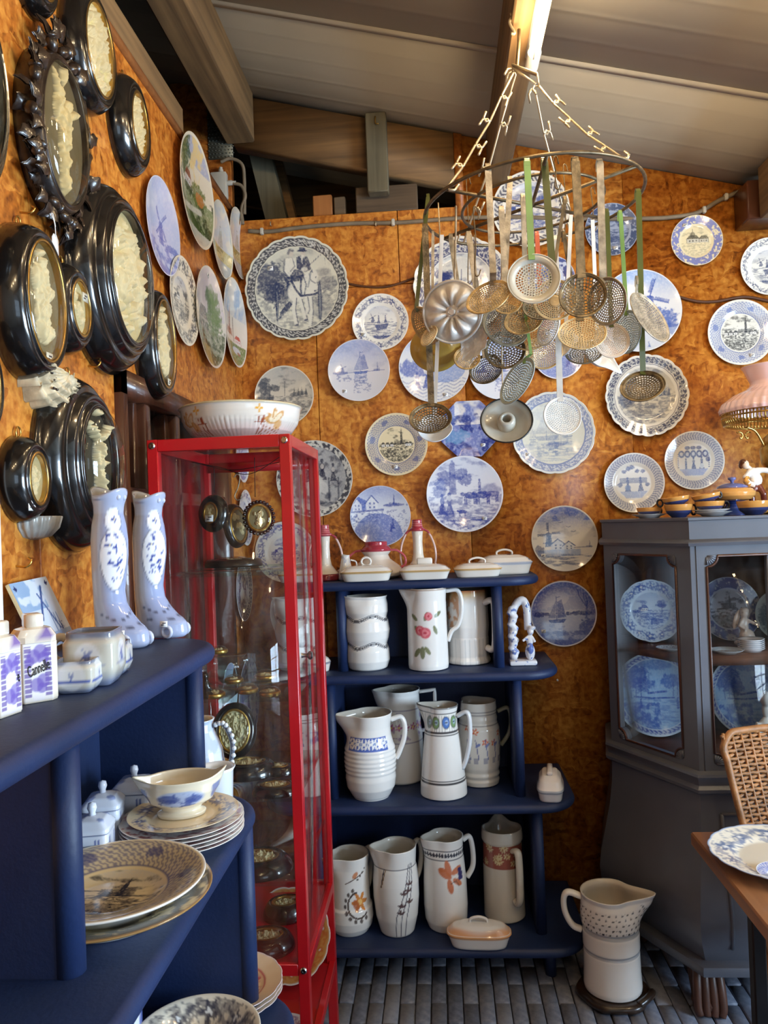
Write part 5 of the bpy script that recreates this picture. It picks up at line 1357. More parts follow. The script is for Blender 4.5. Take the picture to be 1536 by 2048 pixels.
def browntop(cv, H, Rm):
    cv.put(sst(.80 * H, .97 * H, cv.v + .02 * (fbm(cv.u * 30, cv.v * 30, 2) - .5)), (206, 160, 92), .9); cv.put(sst(.94 * H, 1.0 * H, cv.v), (178, 92, 52), .85)
    cv.put((cv.u < -.4 * Rm) * (cv.v > .5 * H) * sst(.45, .6, fbm(cv.u * 60, cv.v * 60, 5)), (196, 130, 70), .8)
    cv.put((cv.v < .35 * H) * (np.sin(cv.u / Rm * 26) > .85), (200, 200, 196), .7)
jug('white panelled jug with brown shaded rim behind the rose jug', at_shelf(938, .20, 1, 1335), .268, [(.27, 0), (.30, .015), (.30, .05), (.28, .10), (.28, .34), (.275, .36), (.29, .5), (.285, .8), (.29, .92), (.285, 1.0)], (150, .04, 30, .015), -35, [(.28, .82), (.40, .86), (.44, .78), (.43, .3), (.38, .2), (.30, .22)], browntop, flat=(.014, .012), sharp=False, rmod=lambda th: 1 + .015 * np.cos(10 * th))
def pj_left(cv, H, Rm): wavy(cv, H, Rm)
jug('white wavy jug seen behind the side glass of the red cabinet', at_shelf(598, .25, 1, 1345), .262, bulge3(), (205, .05, 32, .02), 150, [(.28, .9), (.42, .95), (.46, .7), (.36, .45), (.29, .38)], pj_left, flat=(.009, .006))
# third shelf
def blueband(cv, H, Rm):
    m = (cv.v > .60 * H) & (cv.v < .76 * H)
    f = np.abs(cv.u) < .9 * Rm
    cv.put(m * f, (58, 92, 178), .95)
    for i in range(-3, 4): flower(cv, i * .30 * Rm, .685 * H, .020, (238, 236, 232), (120, 140, 190), 6)
    cv.put((np.abs(cv.v - .68 * H - .012 * np.sin(cv.u / Rm * 11)) < .002) * f, (238, 236, 232), .9)
rib = []
for i in range(12): rib += [(.30 + .01 * math.sin(i / 11 * PI) + (.006 if i % 2 else -.002), .30 + i * .026)]
jug('bulbous ribbed jug with a blue flower band on the third shelf', at_shelf(744, .34, 2, 1612), .292, [(.215, 0), (.22, .015), (.235, .03), (.29, .13), (.305, .24)] + rib + [(.285, .64), (.262, .74), (.258, .84), (.27, .93), (.283, 1.0)], (185, .14, 28, -.01), 5, [(.265, .90), (.38, .93), (.43, .84), (.42, .68), (.36, .52), (.33, .46), (.315, .44)], blueband, flat=(.012, .009), zsp=.66)
def sqjug(cv, H, Rm):
    m = (cv.v > .48 * H) & (cv.v < .78 * H)
    cv.put(m * sst(.5, .6, fbm(cv.u * 45, cv.v * 45, 6)), (150, 120, 170), .75)
    for i in range(-4, 5): flower(cv, i * .35 * Rm, .62 * H, .014, (186, 110, 150))
    for z in (.45, .8): cv.put(np.abs(cv.v - z * H) < .003, (120, 110, 150), .7)
jug('tall jug with violet flowers and square handle at the back of the third shelf', at_shelf(805, .165, 2, 1582), .335, [(.23, 0), (.25, .02), (.25, .5), (.235, .6), (.23, .8), (.225, .95), (.235, 1.0)], (190, .07, 26, .0), 0, [(.23, .96), (.40, .98), (.40, .75), (.40, .55), (.24, .53)], sqjug, flat=(.010, .007), sharp=True)
def cone_d(cv, H, Rm):
    cv.put((cv.v > .75 * H) & (cv.v < .93 * H), (238, 236, 228), 1)
    m = (cv.v > .74 * H) & (cv.v < .92 * H)
    cv.put(m * (np.sin(cv.u * 480) > .72), (96, 96, 100), .6)
    for i, c in zip((-.85, -.35, .3, .85), ((96, 104, 88), (120, 150, 100), (82, 120, 186), (120, 150, 100))):
        cv.ell(i * Rm, .835 * H, .021, .022, (60, 62, 70)); cv.ell(i * Rm, .835 * H, .018, .019, c); cv.ell(i * Rm + .003, .838 * H, .009, .009, (170, 190, 214), .8, .5); cv.line([(i * Rm - .008, .83 * H), (i * Rm + .008, .84 * H)], .0015, (60, 62, 70))
    for z in (.725, .70, .205, .18): cv.put(np.abs(cv.v - z * H) < .0022, (44, 44, 48), .95)
    cv.put(np.abs(cv.v - .93 * H) < .002, (44, 44, 48), .9); cv.put(cv.v > .985 * H, (70, 70, 74), .8)
def hd_dash(V, c):
    c = c.copy(); return c
jug('conical white jug with striped band of round roses on the third shelf', at_shelf(889, .33, 2, 1612), .312, [(.24, 0), (.262, .012), (.262, .04), (.258, .13), (.245, .22), (.215, .5), (.19, .72), (.182, .80), (.18, .92), (.195, 1.0)], (165, .09, 30, .01), -18, [(.19, .88), (.29, .93), (.33, .86), (.325, .62), (.28, .42), (.23, .30)], cone_d, flat=(.011, .008), hcol=(222, 224, 226))
def reda(cv, H, Rm):
    for x in (-.6, -.2, .25, .7, 1.1):
        flower(cv, x * Rm, (.62 - .1 * math.sin(x * 3)) * H, .013, (206, 110, 80), (232, 210, 180)); cv.line([(x * Rm, .58 * H), (x * Rm + .01, .35 * H)], .0015, (70, 80, 140))
        leafm(cv, x * Rm, .5 * H, .02, .6, (110, 120, 170)); cv.poly([(x * Rm - .008, .3 * H), (x * Rm + .008, .3 * H), (x * Rm + .008, .36 * H), (x * Rm - .008, .36 * H)], (60, 70, 120), .5)
    for z in (.86, .74, .9): cv.put(np.abs(cv.v - z * H) < .002, (90, 90, 100), .7)
jug('ringed jug with red flowers and green-grey handle at the back of the third shelf', at_shelf(962, .22, 2, 1590), .298, [(.20, 0), (.225, .01), (.235, .06), (.225, .09), (.24, .13), (.23, .17), (.243, .22), (.25, .3), (.262, .5), (.255, .68), (.23, .76), (.235, .80), (.225, .84), (.23, .92), (.225, 1.0)], (120, .05, 30, .0), 0, [(.24, .86), (.36, .90), (.40, .78), (.37, .6), (.27, .45)], reda, flat=(.012, .008), hcol=(140, 146, 132), base=(214, 208, 198))
def band_l(cv, H, Rm):
    m = (cv.v > .62 * H) & (cv.v < .78 * H); cv.put(m * sst(.45, .55, fbm(cv.u * 50, cv.v * 50, 9)), (70, 90, 160), .8)
    for z in (.93, .9): cv.put(np.abs(cv.v - z * H) < .002, (60, 60, 66), .8)
jug('white cylindrical jug behind the red cabinet glass on the third shelf', at_shelf(624, .30, 2, 1600), .292, [(.19, 0), (.205, .02), (.205, .5), (.2, .9), (.205, 1.0)], (250, .03, 30, .0), 10, [(.2, .82), (.28, .84), (.29, .7), (.28, .32), (.2, .30)], band_l, flat=(.014, .009), sharp=True)
# bottom shelf
def artdeco(cv, H, Rm):
    x, y = .55 * Rm, .42 * H
    d = np.hypot(cv.u - x, cv.v - y); an = np.arctan2(cv.v - y, cv.u - x)
    cv.put((d > .040) & (d < .046) & (np.abs(wrap(an - 3.6)) < 1.9), (70, 50, 40), .95)
    for i in range(9): cv.ell(x + .054 * math.cos(2 + i * .4), y + .054 * math.sin(2 + i * .4), .006, .007, (66, 48, 40), .9)
    flower(cv, x + .006, y + .008, .034, (206, 130, 62), (226, 180, 110), 6); cv.ell(x - .01, y, .012, .02, (180, 96, 50), .9, .4)
    cv.line([(x - .05, y + .14 * H * 2), (x + .03, y + .40 * H)], .0018, (90, 70, 60)); cv.ell(x - .01, .80 * H, .014, .008, (196, 120, 70), .9, .7)
    for i in range(4): cv.ell(x + .012 * i, .74 * H + .01 * i, .004, .004, (60, 50, 44), .9)
jug('white jug with brown and orange fan ornament at the left of the bottom shelf', at_shelf(702, .36, 3, 1842), .262, [(.235, 0), (.25, .02), (.285, .08), (.305, .18), (.295, .33), (.272, .36), (.268, .5), (.262, .7), (.26, .85), (.275, 1.0)], (200, .11, 30, .0), 50, [(.27, .9), (.4, .94), (.43, .75), (.36, .5), (.29, .4)], artdeco, flat=(.012, .009))
def sprigs(cv, H, Rm):
    for x0, x1 in ((.0, .75), (.25, .85), (.5, .95)):
        cv.line([(x0 * Rm, .02 * H), (x0 * Rm + .03 * Rm, .25 * H), ((x0 + x1) / 2 * Rm, .5 * H), (x1 * Rm, .85 * H)], .0016, (70, 70, 84))
    for x, y in ((.3, .38), (.42, .52), (.62, .55), (.7, .62), (.25, .3), (.66, .42)):
        for a in (.5, 1.6, 2.6): leafm(cv, x * Rm, y * H, .016, a, (84, 58, 58))
    cv.put(np.abs(cv.v - .80 * H) < .002, (70, 70, 84), .9); cv.line([(-.5 * Rm, .80 * H), (-.62 * Rm, .60 * H)], .0022, (70, 70, 84)); cv.line([(-.42 * Rm, .80 * H), (-.60 * Rm, .60 * H)], .0016, (140, 110, 70))
jug('white jug with thin black leaf sprigs on the bottom shelf', at_shelf(795, .37, 3, 1850), .292, [(.19, 0), (.205, .02), (.25, .2), (.272, .42), (.272, .6), (.255, .76), (.245, .80), (.252, .9), (.258, 1.0)], (190, .05, 28, .01), 40, [(.26, .92), (.36, .96), (.40, .8), (.36, .6), (.29, .5)], sprigs, flat=(.011, .008))
def grapes(cv, H, Rm):
    for z in (.90, .80): cv.put(np.abs(cv.v - z * H) < .0022, (60, 62, 74), .9)
    m = (cv.v > .825 * H) & (cv.v < .875 * H); cv.put(m * (np.abs(np.sin(cv.u * 260)) > np.abs(cv.v - .85 * H) / (.025 * H)), (40, 44, 60), .95)
    for x, y, L, a in ((.25, .64, .05, 1.8), (.3, .62, .05, 2.6), (.2, .60, .045, -1.4), (.35, .66, .045, .4), (.1, .7, .03, 3.0), (.42, .6, .04, -.6)): leafm(cv, x * Rm, y * H, L, a, (206, 116, 72))
    for i in range(8): cv.ell((.78 + .06 * (i % 3)) * Rm, (.60 + .022 * (i // 3 * 2)) * H, .008, .008, (62, 60, 110), .95)
    cv.line([(.3 * Rm, .56 * H), (.55 * Rm, .58 * H), (.7 * Rm, .52 * H)], .0015, (120, 80, 60))
jug('white jug with dark zigzag rim and orange vine leaves on the bottom shelf', at_shelf(893, .34, 3, 1838), .312, [(.19, 0), (.205, .015), (.235, .1), (.245, .25), (.24, .5), (.228, .68), (.222, .75), (.215, .8), (.215, .92), (.222, 1.0)], (200, .05, 30, .005), 15, [(.22, .92), (.30, .95), (.335, .8), (.33, .62), (.26, .5)], grapes, flat=(.012, .009))
def redband(cv, H, Rm):
    m = (cv.v > .60 * H) & (cv.v < .86 * H); cv.put(m, (150, 66, 48), .92)
    rs = random.Random(2)
    for i in range(26): flower(cv, rs.uniform(-3, 3) * Rm, rs.uniform(.63, .84) * H, .013, (214, 196, 150), (170, 120, 80), 7)
jug('straight cream jug with red flowered band at the right of the bottom shelf', at_shelf(1010, .27, 3, 1828), .312, [(.215, 0), (.235, .02), (.232, .1), (.228, .5), (.222, .85), (.235, .88), (.235, .93), (.228, 1.0)], (95, .05, 24, .05), -62, [(.22, .80), (.31, .82), (.335, .7), (.33, .35), (.29, .24), (.23, .26)], redband, flat=(.014, .010), base=(214, 206, 190))

# ------------------------------------------------------------------ covered dishes
def cover_dish(label, loc, L, Wd, H, rz, handle='loop', deco=None, gold=(206, 168, 110), p=4.0, name='covered_dish', base=(230, 224, 214), lidh=.42, hcol=None):
    t = thing(name, label, 'dish', loc, rz)
    se = lambda th: 1 / (np.abs(np.cos(th)) ** p + np.abs(np.sin(th)) ** p) ** (1 / p)
    a, b = L / 2, Wd / 2
    hb = H * (1 - lidh)
    pr = [(0, 0), (.80, 0), (.84, .02 * hb), (.90, .5 * hb), (.97, .92 * hb), (1.0, hb), (.96, hb), (.9, .85 * hb), (0, .3 * hb)]
    V, F = lathe(resamp(pr, .03), 72, rmod=se); V = V * np.array([a, b, 1])
    def rimline(V, c):
        c = c.copy(); c[(V[:, 2] > hb * .86)] = lin(gold); return c
    solid('dish', (V, F), base, t, fn=rimline)
    hl = H * lidh
    pr = [(.99, hb + .0005), (.99, hb + .06 * hl), (.93, hb + .22 * hl), (.80, hb + .62 * hl), (.55, hb + .92 * hl), (.3, hb + hl), (0, hb + hl)]
    V, F = lathe(resamp(pr, .02), 72, rmod=se); V = V * np.array([a, b, 1])
    def lc(V, c):
        c = c.copy(); c[V[:, 2] < hb + .14 * hl] = lin(gold)
        if deco:
            cv = Cv(V[:, 0], V[:, 1], base, 4); deco(cv, a, b); k = V[:, 2] > hb + .15 * hl; c[k] = cv.c[k]
        return c
    lid = solid('lid', (V, F), base, t, fn=lc)
    zt = hb + hl
    if handle == 'loop':
        hm = tube(crom([(-.028, 0, zt - .004), (-.026, 0, zt + .010), (0, 0, zt + .017), (.026, 0, zt + .010), (.028, 0, zt - .004)], 6), 1, 8, flat=(.006, .004))
        solid('knob', hm, hcol or base, lid)
    elif handle == 'ring':
        hm = tube([(.017 * math.cos(q), 0, zt + .012 + .015 * math.sin(q)) for q in np.linspace(0, 2 * PI, 18)[:-1]], .0042, 8, closed=True)
        solid('knob', hm, hcol or base, lid)
    elif handle == 'block':
        solid('knob', mv(cbox(-.028, .028, -.009, .009, 0, .024, .006, 2), 0, 0, zt - .003), base, lid)
    elif handle == 'ridge':
        solid('knob', mv(cbox(-.05, .05, -.010, .010, 0, .014, .006, 2), 0, 0, zt - .004), base, lid, fn=lambda V, c: np.where((np.abs(np.abs(V[:, 0:1]) - .03) < .012), lin((110, 70, 100)), c))
    elif handle == 'button':
        solid('knob', mv(lathe([(0, 0), (.008, 0), (.006, .008), (.012, .016), (.010, .024), (0, .027)], 18), 0, 0, zt - .002), base, lid)
    return t
z0 = SZ[0] + .0004
def top_at(px, d, py=1150): return on(px, py, YB - d, z0)
cover_dish('white oblong covered dish with a ring knob at the front left of the top shelf', top_at(733, .30), .192, .115, .056, .03, 'ring')
cover_dish('white oblong covered dish with a block knob beside the tall red-topped vase', top_at(850, .30), .185, .12, .054, 0, 'block', p=6)
cover_dish('pale oblong covered dish with a flat loop handle on the top shelf', top_at(955, .27), .175, .115, .050, .06, 'loop', base=(224, 216, 204))
def ivy(cv, a, b):
    cv.line([(-a * .1, -b * .2), (a * .2, b * .0), (a * .5, -b * .3), (a * .85, -.0)], .0022, (70, 80, 130))
    for x in (.15, .28, .6, .72, .82): flower(cv, a * x, -b * (.1 + .3 * math.sin(x * 9)), .010, (46, 52, 104), (46, 52, 104), 5)
cover_dish('oval covered dish with blue ivy lid at the right end of the top shelf', top_at(1010, .18), .205, .13, .072, 0, 'loop', ivy, gold=(180, 186, 200), p=3)
cover_dish('white covered dish behind the red cabinet glass on the top shelf', top_at(600, .25), .16, .11, .05, 0, 'loop')
cover_dish('round white covered dish at the left end of the second shelf', at_shelf(634, .30, 1, 1345), .105, .095, .056, .0, 'button', gold=(150, 150, 160), p=2)
cover_dish('narrow white butter dish with dark marks at the right end of the third shelf', at_shelf(1102, .36, 2, 1605), .175, .092, .085, R_(82), 'ridge', gold=(170, 176, 186), p=4, base=(232, 226, 222), lidh=.58)
def oran(cv, a, b):
    d = np.hypot(cv.u / a, cv.v / b); cv.put(sst(.72, 1.0, d), (226, 160, 104), .9)
cover_dish('oblong white dish with orange-edged lid at the front of the bottom shelf', at_shelf(958, .46, 3, 1868), .215, .10, .072, -.04, 'loop', oran, gold=(226, 168, 116), p=3.2, base=(232, 228, 224))

# ------------------------------------------------------------------ vases on the top shelf
def neck_vase(label, loc, H, hr=1.0):
    t = thing('handled_vase', label, 'vase', loc)
    pr = [(0, 0), (.26, 0), (.275, .02), (.26, .10), (.19, .17), (.115, .27), (.09, .40), (.082, .60), (.09, .72), (.10, .80), (.13, .81), (.13, .84), (.10, .86), (.085, .93), (.085, 1.0), (.07, 1.0), (.06, .8), (.05, .3)]
    V, F = lathe(resamp([(r * H, z * H) for r, z in pr], H / 50), 48)
    def fn(V, c):
        c = c.copy(); z = V[:, 2] / H
        c[(z > .79)] = lin((166, 50, 66)); m = z < .12; c[m] = lin((128, 40, 48)); k = (z > .79) & (np.sin(V[:, 2] * 900) > .75); c[k] = lin((206, 120, 120))
        return c
    solid('body', (V, F), (232, 222, 206), t, fn=fn)
    for s in (-1, 1):
        hm = tube(crom([(s * .12 * H, 0, .82 * H), (s * .20 * H, 0, .76 * H), (s * .285 * H * hr, 0, .56 * H), (s * .31 * H * hr, 0, .36 * H), (s * .285 * H, 0, .2 * H), (s * .22 * H, 0, .16 * H)], 7), 1, 8, flat=(.0055, .004))
        solid('handle', hm, (222, 190, 180), t, fn=lambda V, c: np.where(V[:, 2:3] > .74 * H, lin((166, 60, 70)), c))
    return t
neck_vase('tall white vase with red top and thin handles nearest the red cabinet', top_at(652, .22), .205)
neck_vase('tall white vase with red top and thin handles behind the block-knob dish', top_at(838, .17), .212)
t = thing('handled_vase', 'squat white vase with wide red collar and loop handles', 'vase', top_at(754, .18))
H = .135
V, F = lathe(resamp([(0, 0), (.075, 0), (.10, .01), (.105, .022), (.085, .045), (.052, .07), (.045, .085), (.055, .098), (.058, .106), (.05, .116), (.042, .122), (.042, H), (.036, H), (.034, .09), (0, .03)], .004), 56)
solid('body', (V, F), (230, 220, 208), t, fn=lambda V, c: np.where((V[:, 2:3] > .098), lin((166, 54, 68)), c))
for s in (-1, 1):
    solid('handle', tube(crom([(s * .05, 0, .102), (s * .078, 0, .10), (s * .105, 0, .078), (s * .108, 0, .05), (s * .09, 0, .036)], 7), 1, 8, flat=(.006, .0045)), (190, 84, 92), t)
jug('tiny marbled cream pitcher between the tall vase and the squat vase', top_at(692, .25), .092, [(.26, 0), (.3, .05), (.28, .3), (.2, .7), (.17, .92), (.18, 1.0)], (120, .08, 40, .03), 10, [(.2, .8), (.42, .7), (.4, .35), (.28, .25)], lambda cv, H, Rm: cv.put(sst(.5, .62, fbm(cv.u * 60, cv.v * 60, 2)), (150, 160, 190), .6), name='cream_pitcher', cat='pitcher', flat=(.004, .003), n=48)

# white and blue figurine group at the right end of the second shelf
def blobs(name, L, mt, parent, vox=.004):
    o = mk(name, join(*[sphere(c, r, 12, 8) if not hasattr(c[0], '__len__') else tube(c, r, 8) for c, r in L]), mt, parent)
    md = o.modifiers.new('fuse', 'REMESH'); md.mode = 'VOXEL'; md.voxel_size = vox; md.use_smooth_shade = True
    return o
def spotted(name, base, spot, lo=.56, sc=26):
    m, t, b = nt_new(name)
    co = nd(t, 'ShaderNodeTexCoord'); no = nd(t, 'ShaderNodeTexNoise'); no.inputs['Scale'].default_value = sc; no.inputs['Detail'].default_value = 2
    t.links.new(co.outputs['Object'], no.inputs['Vector'])
    rp = ramp(t, [(lo, base), (lo + .06, spot)]); t.links.new(no.outputs['Fac'], rp.inputs['Fac']); t.links.new(rp.outputs['Color'], b.inputs['Base Color'])
    b.inputs['Roughness'].default_value = .15; b.inputs['Coat Weight'].default_value = .3
    return m
M_PORC = spotted('blue_spotted_porcelain', (226, 228, 234), (112, 134, 196), .6, 60)
M_PORCB = spotted('deep_blue_porcelain', (96, 118, 186), (226, 228, 234), .56, 50)
fg = thing('figurine', 'white and blue porcelain figure under an arch on the second shelf', 'figurine', at_shelf(1046, .27, 1, 1335))
hard('plinth', cbox(-.048, .048, -.035, .035, 0, .018, .006, 2), M_PORC, fg)
arch = [(-.03, .012, .015), (-.034, .012, .10), (-.03, .012, .17), (-.015, .012, .212), (.008, .012, .228), (.022, .012, .20), (.024, .012, .12)]
blobs('tree_arch', [(crom(arch, 5), .014)] + [((-.03 + .006 * math.sin(i * 2.1), .002, .03 + i * .014), (.016, .014, .012)) for i in range(13)], M_PORC, fg)
blobs('standing_figure', [((.026, -.012, .045), (.018, .015, .03)), ((.026, -.012, .085), (.013, .011, .022)), ((.03, -.012, .118), (.012, .012, .014)), ((.036, -.012, .130), (.014, .012, .008)), ([(.02, -.014, .1), (.0, -.02, .085)], .005), ([(.034, -.014, .1), (.044, -.02, .08)], .005)], M_PORC, fg, .003)
blobs('blue_skirt', [((.026, -.016, .055), (.0135, .0135, .026))], M_PORCB, fg, .003)
# ------------------------------------------------------------------ things on the left shelf unit
def boot(label, loc, rz, seed, k=1.0):
    t = thing('boot_vase', label, 'vase', loc, rz)
    S = [(0, .020, .050, .030), (.006, .021, .056, .034), (.028, .020, .055, .034), (.042, .014, .047, .032), (.058, .005, .038, .030), (.078, -.003, .031, .028), (.10, -.005, .029, .028), (.13, -.003, .031, .030), (.165, 0, .0335, .032), (.195, 0, .034, .032), (.222, 0, .031, .030), (.243, 0, .0265, .026), (.258, .001, .0275, .027), (.276, .003, .033, .031), (.283, .003, .0335, .0315)]
    S = np.array(S); zz = np.linspace(0, .283, 62)
    cx, rx, ry = (np.interp(zz, S[:, 0], S[:, i]) for i in (1, 2, 3))
    n = 72; th = np.arange(n) * 2 * PI / n
    rows = [(0, .02, .0005, .0005)] + [(z, a, b, c) for z, a, b, c in zip(zz, cx, rx, ry)] + [(.279, .003, .029, .027), (.25, .001, .023, .022), (.15, 0, .026, .024), (.1, 0, .0005, .0005)]
    V = []
    for z, a, b, c in rows:
        toe = 1 + .10 * np.cos(th) * (z < .04)
        wave = .006 * np.cos(2 * th) * (z > .27) + .006 * (np.cos(th) < -.5) * (z > .27)
        V.append(np.stack([a + b * np.cos(th) * toe, c * np.sin(th), np.full(n, z) + wave], 1))
    V = np.vstack(V) * k; m = len(rows)
    F = [(i * n + j, i * n + (j + 1) % n, (i + 1) * n + (j + 1) % n, (i + 1) * n + j) for i in range(m - 1) for j in range(n)]
    def fn(V, c):
        z = V[:, 2] / k; a = np.arctan2(V[:, 1], V[:, 0] - .003); u = wrap(a + .55) * .033
        cv = Cv(u, z, (184, 176, 168), seed)
        cv.put(sst(-.3, .9, np.cos(a + .2)), (150, 168, 212), .85); cv.put((z > .245) * 1.0, (190, 198, 218), .5); cv.put(sst(.05, .0, z), (196, 206, 228), .5)
        for cx_, cy_, rx_, ry_ in ((0, .160, .029, .056), (0, .232, .018, .022)):
            cv.ell(cx_, cy_, rx_ * 1.08, ry_ * 1.04, (120, 124, 140), 1, 0, 0, .04); cv.ell(cx_, cy_, rx_, ry_, (240, 242, 246), 1, 0, 0, .04)
        rs = random.Random(seed)
        for x, y, r in ((.004, .178, .0085), (.008, .150, .008), (-.012, .155, .005), (-.010, .185, .005), (.002, .232, .006)): flower(cv, x, y, r, (58, 76, 156), (226, 214, 170), 8)
        for i in range(16):
            x, y = rs.uniform(-.016, .016), rs.uniform(.125, .205); leafm(cv, x, y, .009, rs.uniform(0, 6), (62, 80, 160))
        for i in range(40): cv.ell(rs.uniform(-.02, .02), rs.uniform(.12, .245), .0011, .0011, (96, 110, 176), .9)
        cv.line([(-.034, .062), (0, .048), (.03, .066)], .0012, (90, 96, 120)); cv.line([(-.034, .04), (0, .034), (.03, .045)], .001, (90, 96, 120))
        inside = np.arange(len(V)) >= (m - 4) * n
        cc = cv.c; cc[inside] = lin((150, 146, 140)); return cc
    solid('body', (V, F), (204, 200, 194), t, fn=fn)
    for x, y in ((.058, -.022), (.058, .022), (-.026, .0)):
        solid('scroll_foot', tube([(x * k, y * k, (.006 + .010 * 1) + .010 * math.sin(q)) if False else ((x + .010 * math.cos(q)) * k, y * k * 1.3, (.013 + .010 * math.sin(q)) * k) for q in np.linspace(0, 2 * PI, 14)[:-1]], .0038, 7, closed=True), (206, 212, 230), t)
    sticker(t, .060 * k, -.040 * k, .030 * k, .0075).rotation_euler = (R_(80), 0, R_(15))
    for xx, yy in ((.030, -.006), (.030, .008)):
        solid('scroll_curl', sphere((xx * k, yy * k, .272 * k), (.006, .005, .006), 10, 7), (196, 204, 226), t)
    return t
p = PZ(226, 1292, SZ[0]); boot('nearer grey-blue boot vase with flowered oval panel', (p[0], p[1], SZ[0] + .0004), R_(-22), 3)
p = PZ(305, 1272, SZ[0]); boot('farther grey-blue boot vase with flowered oval panel', (p[0], p[1], SZ[0] + .0004), R_(-18), 8, .985)
# square cups
def sq_cup(label, loc, w, H, rz, handle=True, deco=None, name='square_cup'):
    t = thing(name, label, 'cup', loc, rz)
    se = lambda th: 1 / (np.abs(np.cos(th)) ** 6 + np.abs(np.sin(th)) ** 6) ** (1 / 6)
    r = w / 2
    pr = [(0, 0), (.72 * r, 0), (.75 * r, .03 * H), (.86 * r, .10 * H), (r, .30 * H), (r, .80 * H), (.90 * r, .88 * H), (.90 * r, H), (.82 * r, H), (.82 * r, .6 * H), (0, .2 * H)]
    V, F = lathe(resamp(pr, .004), 80, rmod=se)
    def fn(V, c):
        z = V[:, 2]; cv = Cv(wrap(np.arctan2(V[:, 1], V[:, 0])) * r, z, (196, 192, 178), 2)
        cv.put(sst(.28 * H, .05 * H, z), (84, 104, 150), .75); cv.put(sst(.82 * H, .95 * H, z), (90, 100, 128), .85)
        for u0 in (0, -PI / 2 * r, PI / 2 * r):
            cv.ell(u0, .55 * H, .016, .02, (226, 228, 232), .6); cv.mill(u0, .4 * H, .35 * H, (70, 90, 160), .5, .8, False); cv.line([(u0 - .02, .38 * H), (u0 + .02, .38 * H)], .0014, (70, 90, 160))
        return cv.c
    solid('body', (V, F), (196, 192, 178), t, fn=fn)
    if handle:
        solid('handle', tube([(-r - .010 + .013 * math.cos(q), 0, .66 * H + .017 * math.sin(q)) for q in np.linspace(0, 2 * PI, 20)[:-1]], 1, 8, closed=True, flat=(.0045, .006)), (176, 172, 160), t)
    return t
def SP(px, py, i=0):
    p = PZ(px, py, SZ[i]); return (p[0], p[1], SZ[i] + .0004)
sq_cup('large square grey-blue mug with round handle on the left shelf', SP(192, 1366), .072, .074, R_(8))
sq_cup('small square grey-blue bowl in front of the square mug', SP(157, 1381), .056, .042, R_(8), False, name='square_bowl')
sq_cup('small square grey-blue cup peeping out behind the square mug', SP(226, 1345), .052, .046, R_(10), False)
